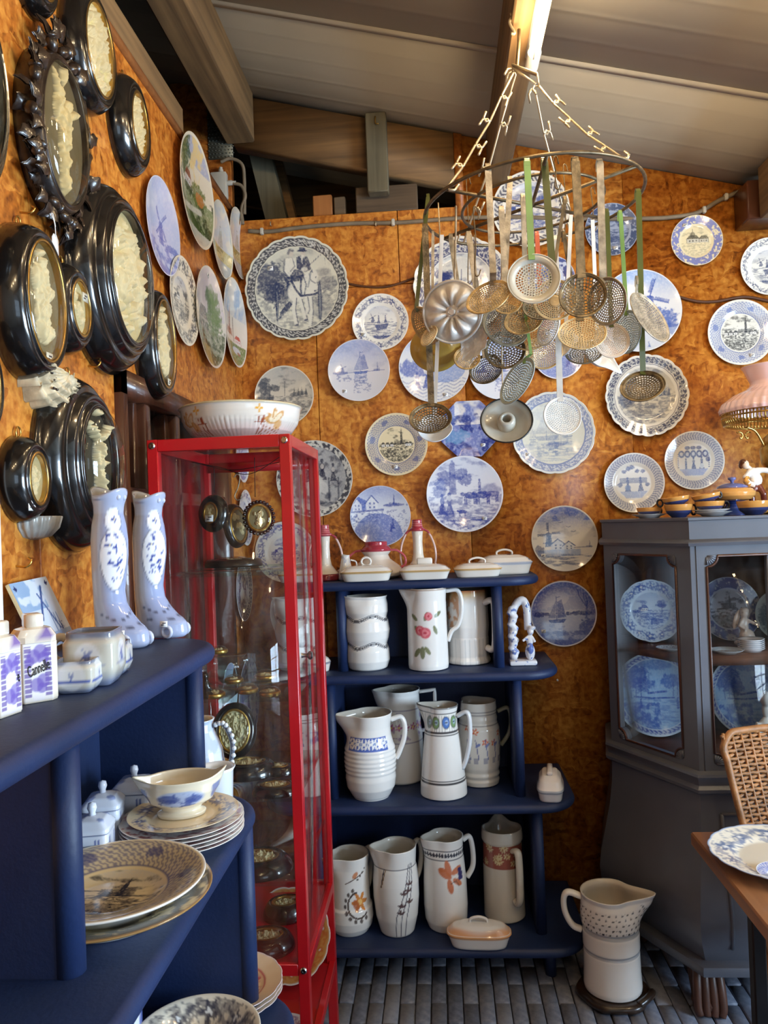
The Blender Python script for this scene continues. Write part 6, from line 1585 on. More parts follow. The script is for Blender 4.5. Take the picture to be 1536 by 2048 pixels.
# spice canisters with purple checks
def canister(label, loc, w, d, H, rz, text, knob=True):
    t = thing('spice_canister', label, 'canister', loc, rz)
    O = []
    for sx, sy in ((1, 1), (-1, 1), (-1, -1), (1, -1)):
        q = [(w / 2 * sx, (d / 2 - .008) * sy), ((w / 2 - .008) * sx, d / 2 * sy)]
        O += q if sx * sy > 0 else q[::-1]
    dense = []
    for a, b in zip(O, O[1:] + O[:1]):
        k = max(1, int(math.hypot(b[0] - a[0], b[1] - a[1]) / .0016))
        for i in range(k): dense.append((a[0] + (b[0] - a[0]) * i / k, a[1] + (b[1] - a[1]) * i / k))
    O = np.array(dense); n = len(O); zs = np.linspace(0, H, 56); V = []; F = []
    for z in zs: V.append(np.column_stack([O * (1 - .03 * (z < .002)), np.full(n, z)]))
    V = np.vstack(V)
    F = [(i * n + j, i * n + (j + 1) % n, (i + 1) * n + (j + 1) % n, (i + 1) * n + j) for i in range(55) for j in range(n)] + [tuple(range(n))[::-1], tuple(range(55 * n, 56 * n))]
    def fn(V, c):
        c = np.tile(lin((226, 216, 198)), (len(V), 1)); z = V[:, 2] / H
        fr = V[:, 1] < -d / 2 + .0005     # face with lettering
        cv = Cv(V[:, 0], V[:, 2], (232, 228, 224), 4)
        g = (np.abs(np.abs(V[:, 0]) - (w / 2 - .0135)) < .0042)
        chk = (np.abs(((V[:, 2] / .0062) % 1) - .5) < .38) & (z > .08) & (z < .95)
        cv.put(g & chk & fr, (112, 92, 160), .85)
        m = np.abs(V[:, 0]) < w / 2 - .0185
        cv.put(m & fr, (232, 228, 232), 1)
        for x, y, r in ((-.005, .78, .008), (.003, .86, .008), (-.010, .70, .006), (.006, .74, .007), (-.002, .30, .008), (.006, .36, .008), (.004, .24, .006), (.010, .82, .005)): cv.ell(x, y * H, r, r * 1.1, (112, 92, 176), .75)
        cv.clip = (m & fr).astype(float); cv.poly([(-w, .30 * H), (w, .74 * H), (w, .95 * H * .82), (-w, .52 * H)], (238, 234, 232), 0); cv.poly([(-w / 2, .40 * H), (w / 2, .56 * H), (w / 2, .74 * H), (-w / 2, .58 * H)], (240, 236, 234), .95); cv.noclip()
        c[fr] = cv.c[fr]
        sd = (np.abs(V[:, 0]) > w / 2 - .0005)
        cs = Cv(V[:, 1], V[:, 2], (222, 212, 192), 4); gg = (np.abs(np.abs(V[:, 1]) - .004) < .0030)
        cs.put(gg & chk & (V[:, 0] > 0), (140, 124, 180), .7); c[sd] = cs.c[sd]
        return c
    solid('body', (V, F), (226, 216, 198), t, fn=fn)
    Ol = [(x * 1.04, y * 1.04) for x, y in O[::6]]
    L = [(1.0, H + .0004), (1.0, H + .008), (.78, H + .017), (.42, H + .020)]
    n2 = len(Ol); V = np.vstack([np.column_stack([np.array(Ol) * a, np.full(n2, z)]) for a, z in L])
    F = [(i * n2 + j, i * n2 + (j + 1) % n2, (i + 1) * n2 + (j + 1) % n2, (i + 1) * n2 + j) for i in range(3) for j in range(n2)] + [tuple(range(n2))[::-1], tuple(range(3 * n2, 4 * n2))]
    def fl(V, c):
        k = (np.sin(V[:, 0] * 700) * np.sin(V[:, 1] * 700) > .1) & (V[:, 1] < -.2 * d) & (V[:, 2] > H + .004) & (V[:, 2] < H + .018); c = c.copy(); c[k] = lin((130, 110, 168)); return c
    lid = solid('lid', (V, F), (226, 216, 198), t, fn=fl)
    lid.data.set_sharp_from_angle(angle=R_(30))
    kn = solid('knob', slab([(-.010, -.012), (.010, -.012), (.010, .012), (-.010, .012)], H + .018, H + .036, .003), (228, 218, 200), lid)
    cu = bpy.data.curves.new('lettering', 'FONT'); cu.body = text; cu.size = .0125; cu.align_x = 'CENTER'; cu.align_y = 'CENTER'; cu.extrude = .0003; cu.shear = .35
    ft = bpy.data.objects.new('tmp_text', cu); COL.objects.link(ft)
    dg = bpy.context.evaluated_depsgraph_get(); dg.update()
    me = bpy.data.meshes.new_from_object(ft.evaluated_get(dg)); bpy.data.objects.remove(ft)
    me.name = 'lettering'; me.materials.clear(); me.materials.append(M_BLACKRIM)
    lo = bpy.data.objects.new('lettering', me); COL.objects.link(lo); lo.parent = t
    lo.matrix_local = Matrix.Translation((0 if len(text) > 1 else w * .22, -d / 2 - .0006, .57 * H)) @ Matrix.Rotation(R_(90), 4, 'X') @ Matrix.Rotation(R_(18), 4, 'Z') @ Matrix.Diagonal((.62, 1.55, 1, 1))
    lo['label'] = 'black slanted lettering'
    return t
canister('purple checked spice canister lettered for cinnamon', SP(70, 1400), .050, .042, .074, R_(42), 'Cannelle')
canister('purple checked spice canister cut by the left edge', SP(-6, 1430), .050, .042, .074, R_(80), 'e')
# leaning tile
p = PX(70, 1238, XL + .03)
def tile_fn(V, c):
    cv = Cv(V[:, 0] / .065, V[:, 1] / .065, (214, 224, 236), 6)
    cv.put((cv.v > .1) * (cv.u < .4) * sst(.48, .55, fbm(cv.u * 1.6, cv.v * 2.2, 4)), (140, 172, 208), .9); cv.line([(-.2, -.2), (.45, .75)], .045, (58, 86, 144)); cv.line([(.1, .55), (.5, -.55)], .035, (70, 100, 156)); cv.put(cv.v < -.62, (120, 156, 204), .7); cv.mill(.6, -.62, .3, (58, 86, 144), .6)
    for s1 in (-1, 1):
        for s2 in (-1, 1): flower(cv, .82 * s1, .82 * s2, .09, (44, 60, 110), (44, 60, 110), 4)
    for x in (.3, .45, .6): cv.line([(x, -.6), (x, -.1)], .02, (90, 120, 170))
    return cv.c
gx = np.linspace(-.065, .065, 60); GX, GY = np.meshgrid(gx, gx); V = np.stack([GX.ravel(), GY.ravel(), np.full(GX.size, .0075)], 1)
F = [(j * 60 + i, j * 60 + i + 1, (j + 1) * 60 + i + 1, (j + 1) * 60 + i) for j in range(59) for i in range(59)]
tl = thing('painted_tile', 'blue and white windmill tile leaning on the left wall behind the canisters', 'tile', M=on_left((XL + .040, p[1], SZ[0] + .066)) @ Matrix.Rotation(R_(-24), 4, 'X') @ Matrix.Rotation(R_(2), 4, 'Z'))
hard('tile_body', cbox(-.0655, .0655, -.0655, .0655, 0, .0072, .001), M_ENBEIGE, tl)
mk('painted_face', (V, F), M_GLAZE, tl, col=tile_fn(V, None), smooth=False)
# middle shelf: lidded jars
def lid_jar(label, loc, w, H, rz):
    t = thing('lidded_jar', label, 'jar', loc, rz)
    se = lambda th: 1 / (np.abs(np.cos(th)) ** 7 + np.abs(np.sin(th)) ** 7) ** (1 / 7)
    r = w / 2; hb = H * .68
    V, F = lathe(resamp([(0, 0), (r * .9, 0), (r, .004), (r, hb), (0, hb)], .003), 88, rmod=se)
    def fn(V, c):
        a = np.arctan2(V[:, 1], V[:, 0]); q = (a + PI / 4) % (PI / 2) - PI / 4; cv = Cv(np.tan(q) * r, V[:, 2], (222, 226, 236), 1)
        for x in (-.018, -.013, .013, .018): cv.put((np.abs(cv.u - x * w / .065) < .0014) & (cv.v > .006) & (cv.v < hb - .006), (52, 76, 156), .95)
        cv.put(cv.v > hb - .0022, (52, 66, 120), .9); return cv.c
    solid('body', (V, F), (222, 226, 236), t, fn=fn)
    V, F = lathe(resamp([(r * 1.04, hb + .0005), (r * 1.04, hb + .006), (r * .7, hb + .018), (r * .25, hb + .022), (0, hb + .022)], .003), 88, rmod=se)
    def fl(V, c):
        cv = Cv(V[:, 0], V[:, 1], (222, 226, 236), 5)
        for s1 in (-1, 1):
            for s2 in (-1, 1): cv.ell(s1 * r * .55, s2 * r * .55, .007, .006, (110, 130, 190), .7, 0, 1)
        return cv.c
    lid = solid('lid', (V, F), (222, 226, 236), t, fn=fl)
    solid('knob', mv(lathe([(0, 0), (.006, 0), (.005, .005), (.0075, .012), (.006, .019), (0, .021)], 16), 0, 0, hb + .021), (222, 226, 236), lid)
    return t
lid_jar('white lidded jar with blue stripes nearest the plain divider panel', SP(188, 1738, 1), .058, .092, R_(10))
lid_jar('white lidded jar with blue stripes in the middle of three', SP(209, 1690, 1), .062, .098, R_(12))
lid_jar('white lidded jar with blue stripes farthest back beside the gravy boat', SP(272, 1652, 1), .068, .098, R_(6))
# plates stacked under the gravy boat
def lay_plate(label, loc, R, D, spec, kind='plate', group=None, n=150, k=34, tilt=None, name='dinner_plate'):
    _seed[0] += 1
    m, c = plate_mesh(R, D, kind, spec, _seed[0], n, k)
    M = Matrix.Translation(loc)
    if tilt is not None: M = M @ tilt
    return tag(mk(name, m, M_GLAZE, col=c, M=M), label, 'plate', group)
b = SP(366, 1680, 1)
names = ['lowest', 'second', 'third', 'fourth', 'topmost']
for i in range(5):
    lay_plate(f'{names[i]} red-printed plate in the stack under the gravy boat', (b[0] + .0007 * (i % 2), b[1], b[2] + i * .0062), .103, .017, dict(base=(232, 226, 220), ink=(150, 70, 72), scene='willow', sr=.6, border='mottle', r0=.64, r1=.95, bk=dict(f=11)), group='plates under the gravy boat', n=96, k=26)
lay_plate('cream plate with blue flowers directly under the gravy boat', (b[0] + .004, b[1] - .004, b[2] + .0315 + .006), .092, .014, dict(base=(226, 206, 168), ink=(60, 74, 130), border='floral', r0=.62, r1=.93, bk=dict(n=9)), n=120, k=30)
gb = thing('gravy_boat', 'cream gravy boat with a blue landscape band on a stack of plates', 'gravy boat', (b[0] - .001, b[1] + .002, b[2] + .0315 + .006 + .0058), R_(14))
pr = [(0, 0), (.033, 0), (.034, .006), (.026, .010), (.030, .016), (.044, .026), (.050, .042), (.049, .056), (.051, .064), (.047, .063), (.045, .05), (.038, .03), (0, .018)]
V, F = lathe(resamp(pr, .0025), 96)
th = np.arctan2(V[:, 1], V[:, 0]); z = V[:, 2].copy(); V = V * np.array([1.2, .86, 1])
for a, o_, rz_ in ((PI, .020, .006), (0, .016, .012)):
    g = np.exp(-(wrap(th - a) / .33) ** 2) * sst(.03, .064, z); V[:, 0] += math.cos(a) * o_ * g; V[:, 2] += rz_ * g
def gfn(P, c):
    cv = Cv(wrap(th + PI / 2) * .05, z, (230, 218, 192), 5)
    m = (z > .022) & (z < .050) & (np.arange(len(z)) < len(z) * .62)
    cv.clip = m.astype(float); cv.ell(.0, .037, .036, .014, (150, 172, 214), .8, 0, .3); cv.bush(-.015, .038, .018, .008, (60, 82, 150)); cv.bush(.02, .036, .014, .007, (60, 82, 150), .8); cv.put(sst(.5, .6, fbm(cv.u * 140, cv.v * 200, 3)) * (np.hypot(cv.u / .036, (cv.v - .035) / .012) < 1), (58, 80, 150), .8)
    cv.ell(-.062, .040, .010, .016, (80, 100, 160), .8, 0, .8); cv.ell(.062, .044, .010, .014, (80, 100, 160), .8, 0, .8); cv.noclip()
    return cv.c
solid('body', (V, F), (230, 218, 192), gb, fn=gfn)
t = thing('white_beaker', 'plain white beaker behind the gravy boat', 'cup', SP(436, 1622, 1))
solid('body', lathe([(0, 0), (.026, 0), (.028, .003), (.031, .075), (.035, .082), (.033, .083), (.028, .074), (.025, .01), (0, .008)], 40), (226, 230, 234), t)
b = SP(226, 1826, 1)
lay_plate('wide brown-edged serving bowl at the bottom of the near pair', (b[0], b[1], b[2]), .136, .032, dict(base=(206, 186, 140), ink=(70, 62, 56), border='mottle', r0=.5, r1=.96, bk=dict(f=10), edge=(150, 116, 70)), 'bowl', n=150, k=40, name='serving_bowl')
lay_plate('wide bowl with black landscape and blue figures stacked on the brown-edged bowl', (b[0] - .002, b[1] + .004, b[2] + .012), .128, .036, dict(base=(222, 200, 154), ink=(52, 48, 46), scene='castle', sr=.54, border='net', r0=.60, r1=.95, bink=(70, 70, 112), bk=dict(n=6), edge=(232, 226, 216)), 'bowl', n=168, k=46, name='serving_bowl')
# coffee pot with beaded handle behind the far panel
t = thing('coffee_pot', 'white coffee pot with a beaded handle behind the far side panel', 'pot', SP(402, 1590, 1))
m, c = jug_mesh(.15, [(.26, 0), (.3, .05), (.34, .3), (.3, .6), (.2, .85), (.19, .95), (.21, 1.0)], None, 60, None, (214, 222, 232), lambda cv, H, Rm: cv.put(sst(.5, .6, fbm(cv.u * 50, cv.v * 50, 3)), (150, 170, 200), .5))
mk('body', m, M_GLAZE, t, col=c)
hp = crom([(.025, -.0, .135), (.05, -.002, .14), (.068, -.004, .105), (.062, -.004, .06), (.043, 0, .035)], 7)
solid('handle', tube(hp, 1, 8, flat=(.006, .005)), (96, 100, 112), t)
for i in range(2, len(hp) - 1, 2): solid('bead', sphere(hp[i] + np.array([.004, -.004, .001]), .0048, 8, 6), (224, 230, 236), t)
# lower shelf
b = SP(458, 2002, 2)
for i in range(3):
    lay_plate(['lowest pink-printed plate in the short stack on the low shelf', 'middle pink-printed plate in the short stack on the low shelf', 'upper pink-printed plate in the short stack on the low shelf'][i], (b[0], b[1], b[2] + i * .009), .110, .024, dict(base=(226, 206, 180), ink=(190, 84, 110), scene='willow', sr=.62, edge=(214, 200, 200), lines=(.66,), scallop=(16, .02)), group='pink plates on the low shelf', n=120, k=32)
b = SP(396, 2150, 2)
lay_plate('white bowl with black flowers inside at the bottom edge', b, .112, .075, dict(base=(226, 216, 196), ink=(52, 52, 70), scene='rose', sr=.9, border='floral', r0=.55, r1=.95, bk=dict(n=9)), 'bowl', n=150, k=46, name='mixing_bowl')
t = thing('blue_jar', 'blue patterned white jar at the bottom left edge', 'jar', SP(248, 2130, 2))
V, F = lathe(resamp([(0, 0), (.03, 0), (.034, .006), (.035, .10), (.03, .105), (.027, .1), (0, .02)], .004), 48)
solid('body', (V, F), (222, 228, 236), t, fn=lambda V, c: (lambda cv: (cv.put(sst(.48, .58, fbm(cv.u * 70, cv.v * 50, 3)), (50, 76, 160), .9), cv.c)[1])(Cv(np.arctan2(V[:, 1], V[:, 0]) * .035, V[:, 2], (222, 228, 236), 1)))

# ------------------------------------------------------------------ red glass cabinet
VX0, VX1, VY0, VY1, VT = -.708, -.352, 1.847, 2.293, 1.772
pw = .0265
gc = thing('glass_cabinet', 'tall red metal display cabinet with glass sides', 'cabinet', (0, 0, 0))
for x in (VX0, VX1 - pw):
    for y in (VY0, VY1 - pw): hard('corner_post', cbox(x, x + pw, y, y + pw, 0, VT, .0015), M_RED, gc)
def rail(z0, z1):
    hard('rail', cbox(VX0 + pw, VX1 - pw, VY0, VY0 + .018, z0, z1, .0015), M_RED, gc); hard('rail', cbox(VX0 + pw, VX1 - pw, VY1 - .018, VY1, z0, z1, .0015), M_RED, gc)
    hard('rail', cbox(VX0, VX0 + .018, VY0 + pw, VY1 - pw, z0, z1, .0015), M_RED, gc); hard('rail', cbox(VX1 - .018, VX1, VY0 + pw, VY1 - pw, z0, z1, .0015), M_RED, gc)
rail(VT - .030, VT); rail(.462, .49); rail(.235, .262)
hard('floor_plate', cbox(VX0 + .018, VX1 - .018, VY0 + .018, VY1 - .018, .468, .4835, .001), M_RED, gc)
hard('base_plate', cbox(VX0 + .018, VX1 - .018, VY0 + .018, VY1 - .018, .240, .252, .001), M_RED, gc)
mk('top_pane', box(VX0 + .018, VX1 - .018, VY0 + .018, VY1 - .018, VT - .007, VT - .0005), M_GLASS, gc, smooth=False)
mk('back_lip', box(VX0 + pw, VX1 - pw, VY1 - .03, VY1 - .022, VT - .058, VT - .03), M_RED, gc, smooth=False)
g0, g1 = .49, VT - .03
mk('front_pane', box(VX0 + pw, VX1 - pw, VY0 + .010, VY0 + .013, g0, g1), M_GLASS, gc, smooth=False)
mk('back_pane', box(VX0 + pw, VX1 - pw, VY1 - .013, VY1 - .010, g0, g1), M_GLASS, gc, smooth=False)
mk('wall_side_pane', box(VX0 + .010, VX0 + .013, VY0 + pw, VY1 - pw, g0, g1), M_GLASS, gc, smooth=False)
dr = mk('glass_door', box(VX1 - .013, VX1 - .010, VY0 + pw, VY1 - pw, g0, g1), M_GLASS, gc, smooth=False)
kb = lathe([(0, 0), (.007, 0), (.005, .006), (.005, .014), (.011, .020), (.011, .026), (.008, .028), (0, .028)], 20)
hard('door_knob', mv((kb[0][:, [2, 1, 0]] * np.array([1, 1, -1]), kb[1]), VX1 - .010, 1.955, 1.215), M_CHROME, dr)
VSZ = [1.435, 1.125, .880, .675]
for z in VSZ: mk('glass_shelf', box(VX0 + .016, VX1 - .016, VY0 + .02, VY1 - .02, z - .006, z), M_SHELFGL, gc, smooth=False)
sc_ = lathe([(0, 0), (.0085, 0), (.0085, .002), (.006, .0045), (.0025, .0045), (.0022, .003), (0, .003)], 16)
sc_ = (sc_[0][:, [0, 2, 1]] * np.array([1, -1, 1]), sc_[1])
for x in (VX0 + pw / 2, VX1 - pw / 2):
    for z in (VT - .015, .476): hard('screw', mv(sc_, x, VY0, z), M_CHROME, gc)
# bowl standing on it
bo = thing('wash_bowl', 'wide white wash bowl with gold flowers on top of the red cabinet', 'bowl', (PY(483, 850, 2.07)[0], 2.07, VT + .0004))
Rb = .163
pr = [(0, 0), (.075, 0), (.08, .004), (.105, .012), (.138, .030), (.154, .052), (.160, .078), (.162, .092), (Rb + .004, .096), (Rb, .1), (.156, .094), (.150, .06), (.12, .025), (0, .014)]
V, F = lathe(resamp(pr, .003), 220)
th = np.arctan2(V[:, 1], V[:, 0]); z = V[:, 2]; fl = 1 - .022 * (np.abs(np.sin(th * 38)) ** .6) * sst(.066, .050, z) * sst(.006, .02, z) * ((np.hypot(V[:, 0], V[:, 1]) > .1)); V[:, 0] *= fl; V[:, 1] *= fl
def bfn(P, c):
    u = wrap(th + PI / 2) * Rb; cv = Cv(u, z, (234, 228, 216), 3)
    out = np.arange(len(z)) < len(z) * .66
    cv.put(sst(.06, .01, z), (206, 120, 128), .55)
    for s in (-1, 1):
        for cx in (-.145 * .5 - .01,):
            x = s * .088; flower(cv, x, .080, .011, (226, 168, 66), (238, 214, 160), 4)
            cv.line([(x - .01, .062), (x + .014, .062), (x + .014, .046), (x + .020, .046)], .0012, (158, 84, 56)); cv.line([(x - .012, .046), (x + .022, .046)], .0012, (158, 84, 56))
            for q in (0, .008, .015): cv.line([(x + q, .058), (x + q + .006, .018)], .0013, (158, 84, 56))
            xx = s * .135
            for a, L in ((2.2, .035), (1.6, .035), (.8, .04), (2.8, .03)): leafm(cv, xx, .045, L, a, (206, 150, 80)); leafm(cv, xx + .003, .048, L * .7, a, (234, 220, 190))
            cv.ell(xx + .02, .040, .014, .012, (214, 160, 84), .8, 0, .8)
            for q in range(6): cv.line([(xx - .03 + q * .012, .034), (xx - .022 + q * .013, .014)], .0012, (170, 100, 60))
    cv.put(z > .0935, (214, 196, 150), .8)
    cc = cv.c; cc[~out] = lin((228, 222, 210)); return cc
solid('body', (V, F), (234, 228, 216), bo, fn=bfn)
# ---- what stands and hangs inside
GI = 'small frames inside the red cabinet'
def face_M(p, yawd=0, pitchd=0): return on_back(p) @ Matrix.Rotation(R_(yawd), 4, 'Y') @ Matrix.Rotation(R_(pitchd), 4, 'X')
def in_frame(label, p, a, b, w, T, kind, M=None, prof='round', bg=(196, 180, 140), mt=None, **k):
    _seed[0] += 1
    return oval_frame(M if M is not None else face_M(p), a, b, w, T, kind, label, GI, prof, bg, _seed[0], mt=mt, hook=False, **k)
hz = 1.72
p = PY(428, 1027, 2.06); in_frame('black oval frame hanging left inside the red cabinet', p, .021, .028, .024, .022, 'small', face_M(p, -14, -6), st=(.0, -.3, .024))
p = PY(468, 1052, 2.10); in_frame('dark oval frame hanging edge-on inside the red cabinet', p, .042, .048, .014, .018, 'small', face_M(p, 74, -6), bg=(120, 110, 90))
p = PY(518, 1036, 2.06); cf2 = in_frame('round frame with notched rim hanging right inside the red cabinet', p, .031, .036, .007, .014, 'small', face_M(p, 12, -4), mt=M_CARVED, bg=(150, 138, 104))
for i in range(26):
    a = 2 * PI * i / 26
    o = mk('rim_notch', sphere(((.039) * math.cos(a), .044 * math.sin(a), .008), (.006, .005, .006), 8, 5), M_CARVED, cf2)
hw = thing('hanging_wire', 'thin dark wires strung across the top of the red cabinet', 'wire', (0, 0, 0))
for pts in ([(VX0 + .03, 2.10, 1.735), (PY(440, 930, 2.08)[0], 2.08, PY(440, 935, 2.08)[2]), (PY(500, 950, 2.06)[0], 2.06, PY(500, 948, 2.06)[2]), (VX1 - .03, 1.95, 1.735)],
            [(VX0 + .03, 2.2, 1.735), (PY(470, 945, 2.10)[0], 2.10, PY(470, 940, 2.10)[2]), (VX1 - .03, 2.08, 1.73)],
            [(PY(428, 932, 2.06)[0], 2.06, PY(428, 936, 2.06)[2]), (PY(428, 980, 2.06)[0], 2.06, PY(428, 985, 2.06)[2])],
            [(PY(508, 890, 2.06)[0], 2.06, VT - .035), (PY(510, 985, 2.06)[0], 2.06, PY(510, 994, 2.06)[2])]):
    mk('wire', tube(crom(pts, 6), .0011, 5), M_BLACKIRON, hw)
p = PY(473, 975, 2.05); s = mpp(p)
tag(mk('s_hook', mv(tube(crom([(-.006, 0, .028), (.002, 0, .036), (.010, 0, .028), (.004, 0, .0), (-.006, 0, -.022), (.0, 0, -.034), (.012, 0, -.03), (.014, 0, -.02)], 6), .0016, 6), p[0], p[1], p[2]), M_STEEL), 'bare metal S hook hanging inside the red cabinet', 'hook')
def flat_frame(label, px, py, z, a, b, w, T, rz=0, kind='small', prof='round', bg=(206, 190, 156), tx=0, **k):
    p = PZ(px, py, z); x = min(max(p[0], VX0 + .02 + a + w), VX1 - .02 - a - w) if tx == 0 else p[0]
    y = min(max(p[1], VY0 + .022 + b + w), VY1 - .022 - b - w)
    M = Matrix.Translation((x, y, z + .0006)) @ Matrix.Rotation(R_(rz), 4, 'Z')
    return in_frame(label, None, a, b, w, T, kind, M, prof, bg, **k)
flat_frame('flat dark dish-like frame lying on the top glass shelf', 500, 1126, VSZ[0], .050, .036, .034, .022, 0, prof='flat', bg=(150, 130, 100), mt=M_CARVED)
# trinket domes
def trinket(label, px, py, z, r, rim=M_BRASS):
    p = PZ(px, py, z); x = min(max(p[0], VX0 + .02 + r), VX1 - .02 - r); y = min(max(p[1], VY0 + .022 + r), VY1 - .022 - r)
    t = thing('trinket_dome', label, 'trinket', (x, y, z + .0005), group='brass trinket domes in the red cabinet')
    mk('base', lathe([(0, 0), (r * .8, 0), (r, .004), (r, .010), (r * .9, .013), (r * .82, .012), (0, .011)], 32), rim, t)
    rm, rc = relief(r * .8, r * .8, .006, 'small', (206, 190, 150), int(px), 32, 14); mk('relief', mv(rm, 0, 0, .0115), M_RELIEF, t, col=rc)
    mk('glass_dome', mv(dome(r * .86, r * .86, r * .45, 28, 7), 0, 0, .012), M_DOME, t)
for px, py, r, lab in ((428, 1395, .029, 'brass trinket dome at the front left of the second glass shelf'), (495, 1386, .028, 'brass trinket dome at the front middle of the second glass shelf'), (540, 1392, .027, 'brass trinket dome nearest the right front post of the cabinet'), (468, 1366, .026, 'brass trinket dome behind the front three on the second glass shelf'), (532, 1358, .034, 'large pale trinket dome at the back right of the second glass shelf')):
    trinket(lab, px, py, VSZ[1], r)
# acrylic riser with two more domes
rz_ = VSZ[1] + .052
ri = thing('acrylic_riser', 'clear acrylic riser on the second glass shelf', 'stand', (0, 0, 0))
p = PZ(425, 1330, rz_)
mk('top_sheet', box(VX0 + .022, VX0 + .13, 2.15, 2.262, rz_ - .003, rz_), M_GLASS, ri, smooth=False)
for y in (2.15, 2.259): mk('side_sheet', box(VX0 + .022, VX0 + .13, y, y + .003, VSZ[1] + .0005, rz_ - .003), M_GLASS, ri, smooth=False)
trinket('brass trinket dome raised on the clear acrylic riser', 437, 1300, rz_, .026)
st_ = thing('black_statuette', 'small black statuette with a round mirror beside the blue shelf panel', 'figurine', (0, 0, 0)); p = PZ(412, 1398, VSZ[1]); st_.location = (max(p[0], VX0 + .05), p[1], VSZ[1] + .0005)
blobs('figure', [((0, 0, .008), (.022, .018, .009)), ((0, 0, .03), (.012, .01, .02)), ((0, 0, .055), (.009, .009, .012)), ([(.0, 0, .04), (.016, 0, .02)], .004)], M_BLACK, st_, .003)
# third and fourth shelf, floor
flat_frame('large black oval frame lying on the third glass shelf', 497, 1548, VSZ[2] + .0, .046, .038, .030, .036, 10, 'cluster')
flat_frame('black oval frame lying at the back right of the third glass shelf', 552, 1545, VSZ[2], .034, .022, .018, .022, -15, 'cluster')
flat_frame('small black oval frame lying at the front of the third glass shelf', 535, 1612, VSZ[2], .036, .026, .022, .022, 5, 'cluster')
p = PY(462, 1478, 2.16)
in_frame('black oval frame leaning upright on the third glass shelf', None, .044, .060, .020, .02, 'cluster', on_back((max(p[0], VX0 + .09), 2.20, VSZ[2] + .081)) @ Matrix.Rotation(R_(-14), 4, 'X') @ Matrix.Rotation(R_(10), 4, 'Y'), bg=(206, 200, 170))
flat_frame('large black oval frame lying on the lowest glass shelf', 508, 1755, VSZ[3], .052, .044, .036, .034, 0, 'cluster')
flat_frame('black oval frame at the back of the red cabinet floor', 572, 1830, .4838, .036, .030, .026, .040, 20, 'cluster')
flat_frame('black oval frame at the front of the red cabinet floor', 530, 1898, .4838, .046, .032, .030, .036, 8, 'cluster', bg=(206, 204, 190))
m, c = plate_mesh(.125, .026, 'plate', dict(base=(206, 150, 84), ink=(196, 96, 48), border='floral', r0=.7, r1=.95, scallop=(14, .03), edge=(230, 224, 214)), 91, 120, 30)
tag(mk('platter', m, M_GLAZE, col=c, M=on_back((-.475, 2.20, .262 + .112)) @ Matrix.Rotation(R_(-24), 4, 'X')), 'orange scalloped platter leaning in the open foot of the red cabinet', 'plate')
m, c = plate_mesh(.06, .012, 'plate', dict(base=(226, 222, 226), ink=(150, 110, 150), border='floral', r0=.5, r1=.95), 92, 80, 24)
tag(mk('saucer', m, M_GLAZE, col=c, M=Matrix.Translation((PZ(583, 2020, .2535)[0], 1.96, .2535))), 'small violet saucer on the red cabinet base plate', 'plate')
# ------------------------------------------------------------------ hanging iron ring
RC = np.array([PY(1064, 410, 2.05)[0], 2.05, 2.37]); RR_ = .285
tl_ = R_(3.2); EX = np.array([math.cos(tl_), 0, math.sin(tl_)]); EYv = np.array([0, 1.0, 0])
def rp_(r, a): return RC + r * (math.cos(a) * EX + math.sin(a) * EYv)
rk = thing('hanging_rack', 'round iron hanging rack on four wire chains', 'rack', (0, 0, 0))
mk('outer_ring', tube([rp_(RR_, a) for a in np.linspace(0, 2 * PI, 73)[:-1]], .0046, 8, closed=True), M_IRON, rk)
mk('inner_ring', tube([rp_(.185, a) for a in np.linspace(0, 2 * PI, 61)[:-1]], .0040, 8, closed=True), M_IRON, rk)
for a in (.62, -.62, 1.57): mk('cross_bar', tube([rp_(RR_, a), rp_(RR_, a + PI)], .0048, 8), M_IRON, rk)
APX = PY(1034, 138, 2.05)
HK = PY(1042, 42, 2.05)
mk('top_hook', tube(crom([(.243, 2.05, HK[2] + .02), (HK[0] - .012, 2.05, HK[2] + .025), (HK[0] - .03, 2.05, HK[2] + .0), (HK[0] - .018, 2.05, HK[2] - .03), (.243, 2.05, HK[2] - .032)], 6), .004, 8), M_WIRE, rk)
mk('hanger_rod', tube([(HK[0] - .006, 2.05, HK[2] - .022), (HK[0] - .008, 2.05, HK[2] - .06), (APX[0], 2.05, APX[2] + .004)], .0045, 8), M_IRON, rk)
mk('hanger_plate', join(tube([(APX[0] - .012, 2.05, APX[2] + .01), (APX[0] + .05, 2.03, APX[2] - .03), (APX[0] + .052, 2.03, APX[2] - .055)], 1, rect=(.009, .002)), tube([(APX[0] - .012, 2.05, APX[2] + .004), (APX[0] + .045, 2.03, APX[2] - .055)], .0035, 7)), M_WIRE, rk)
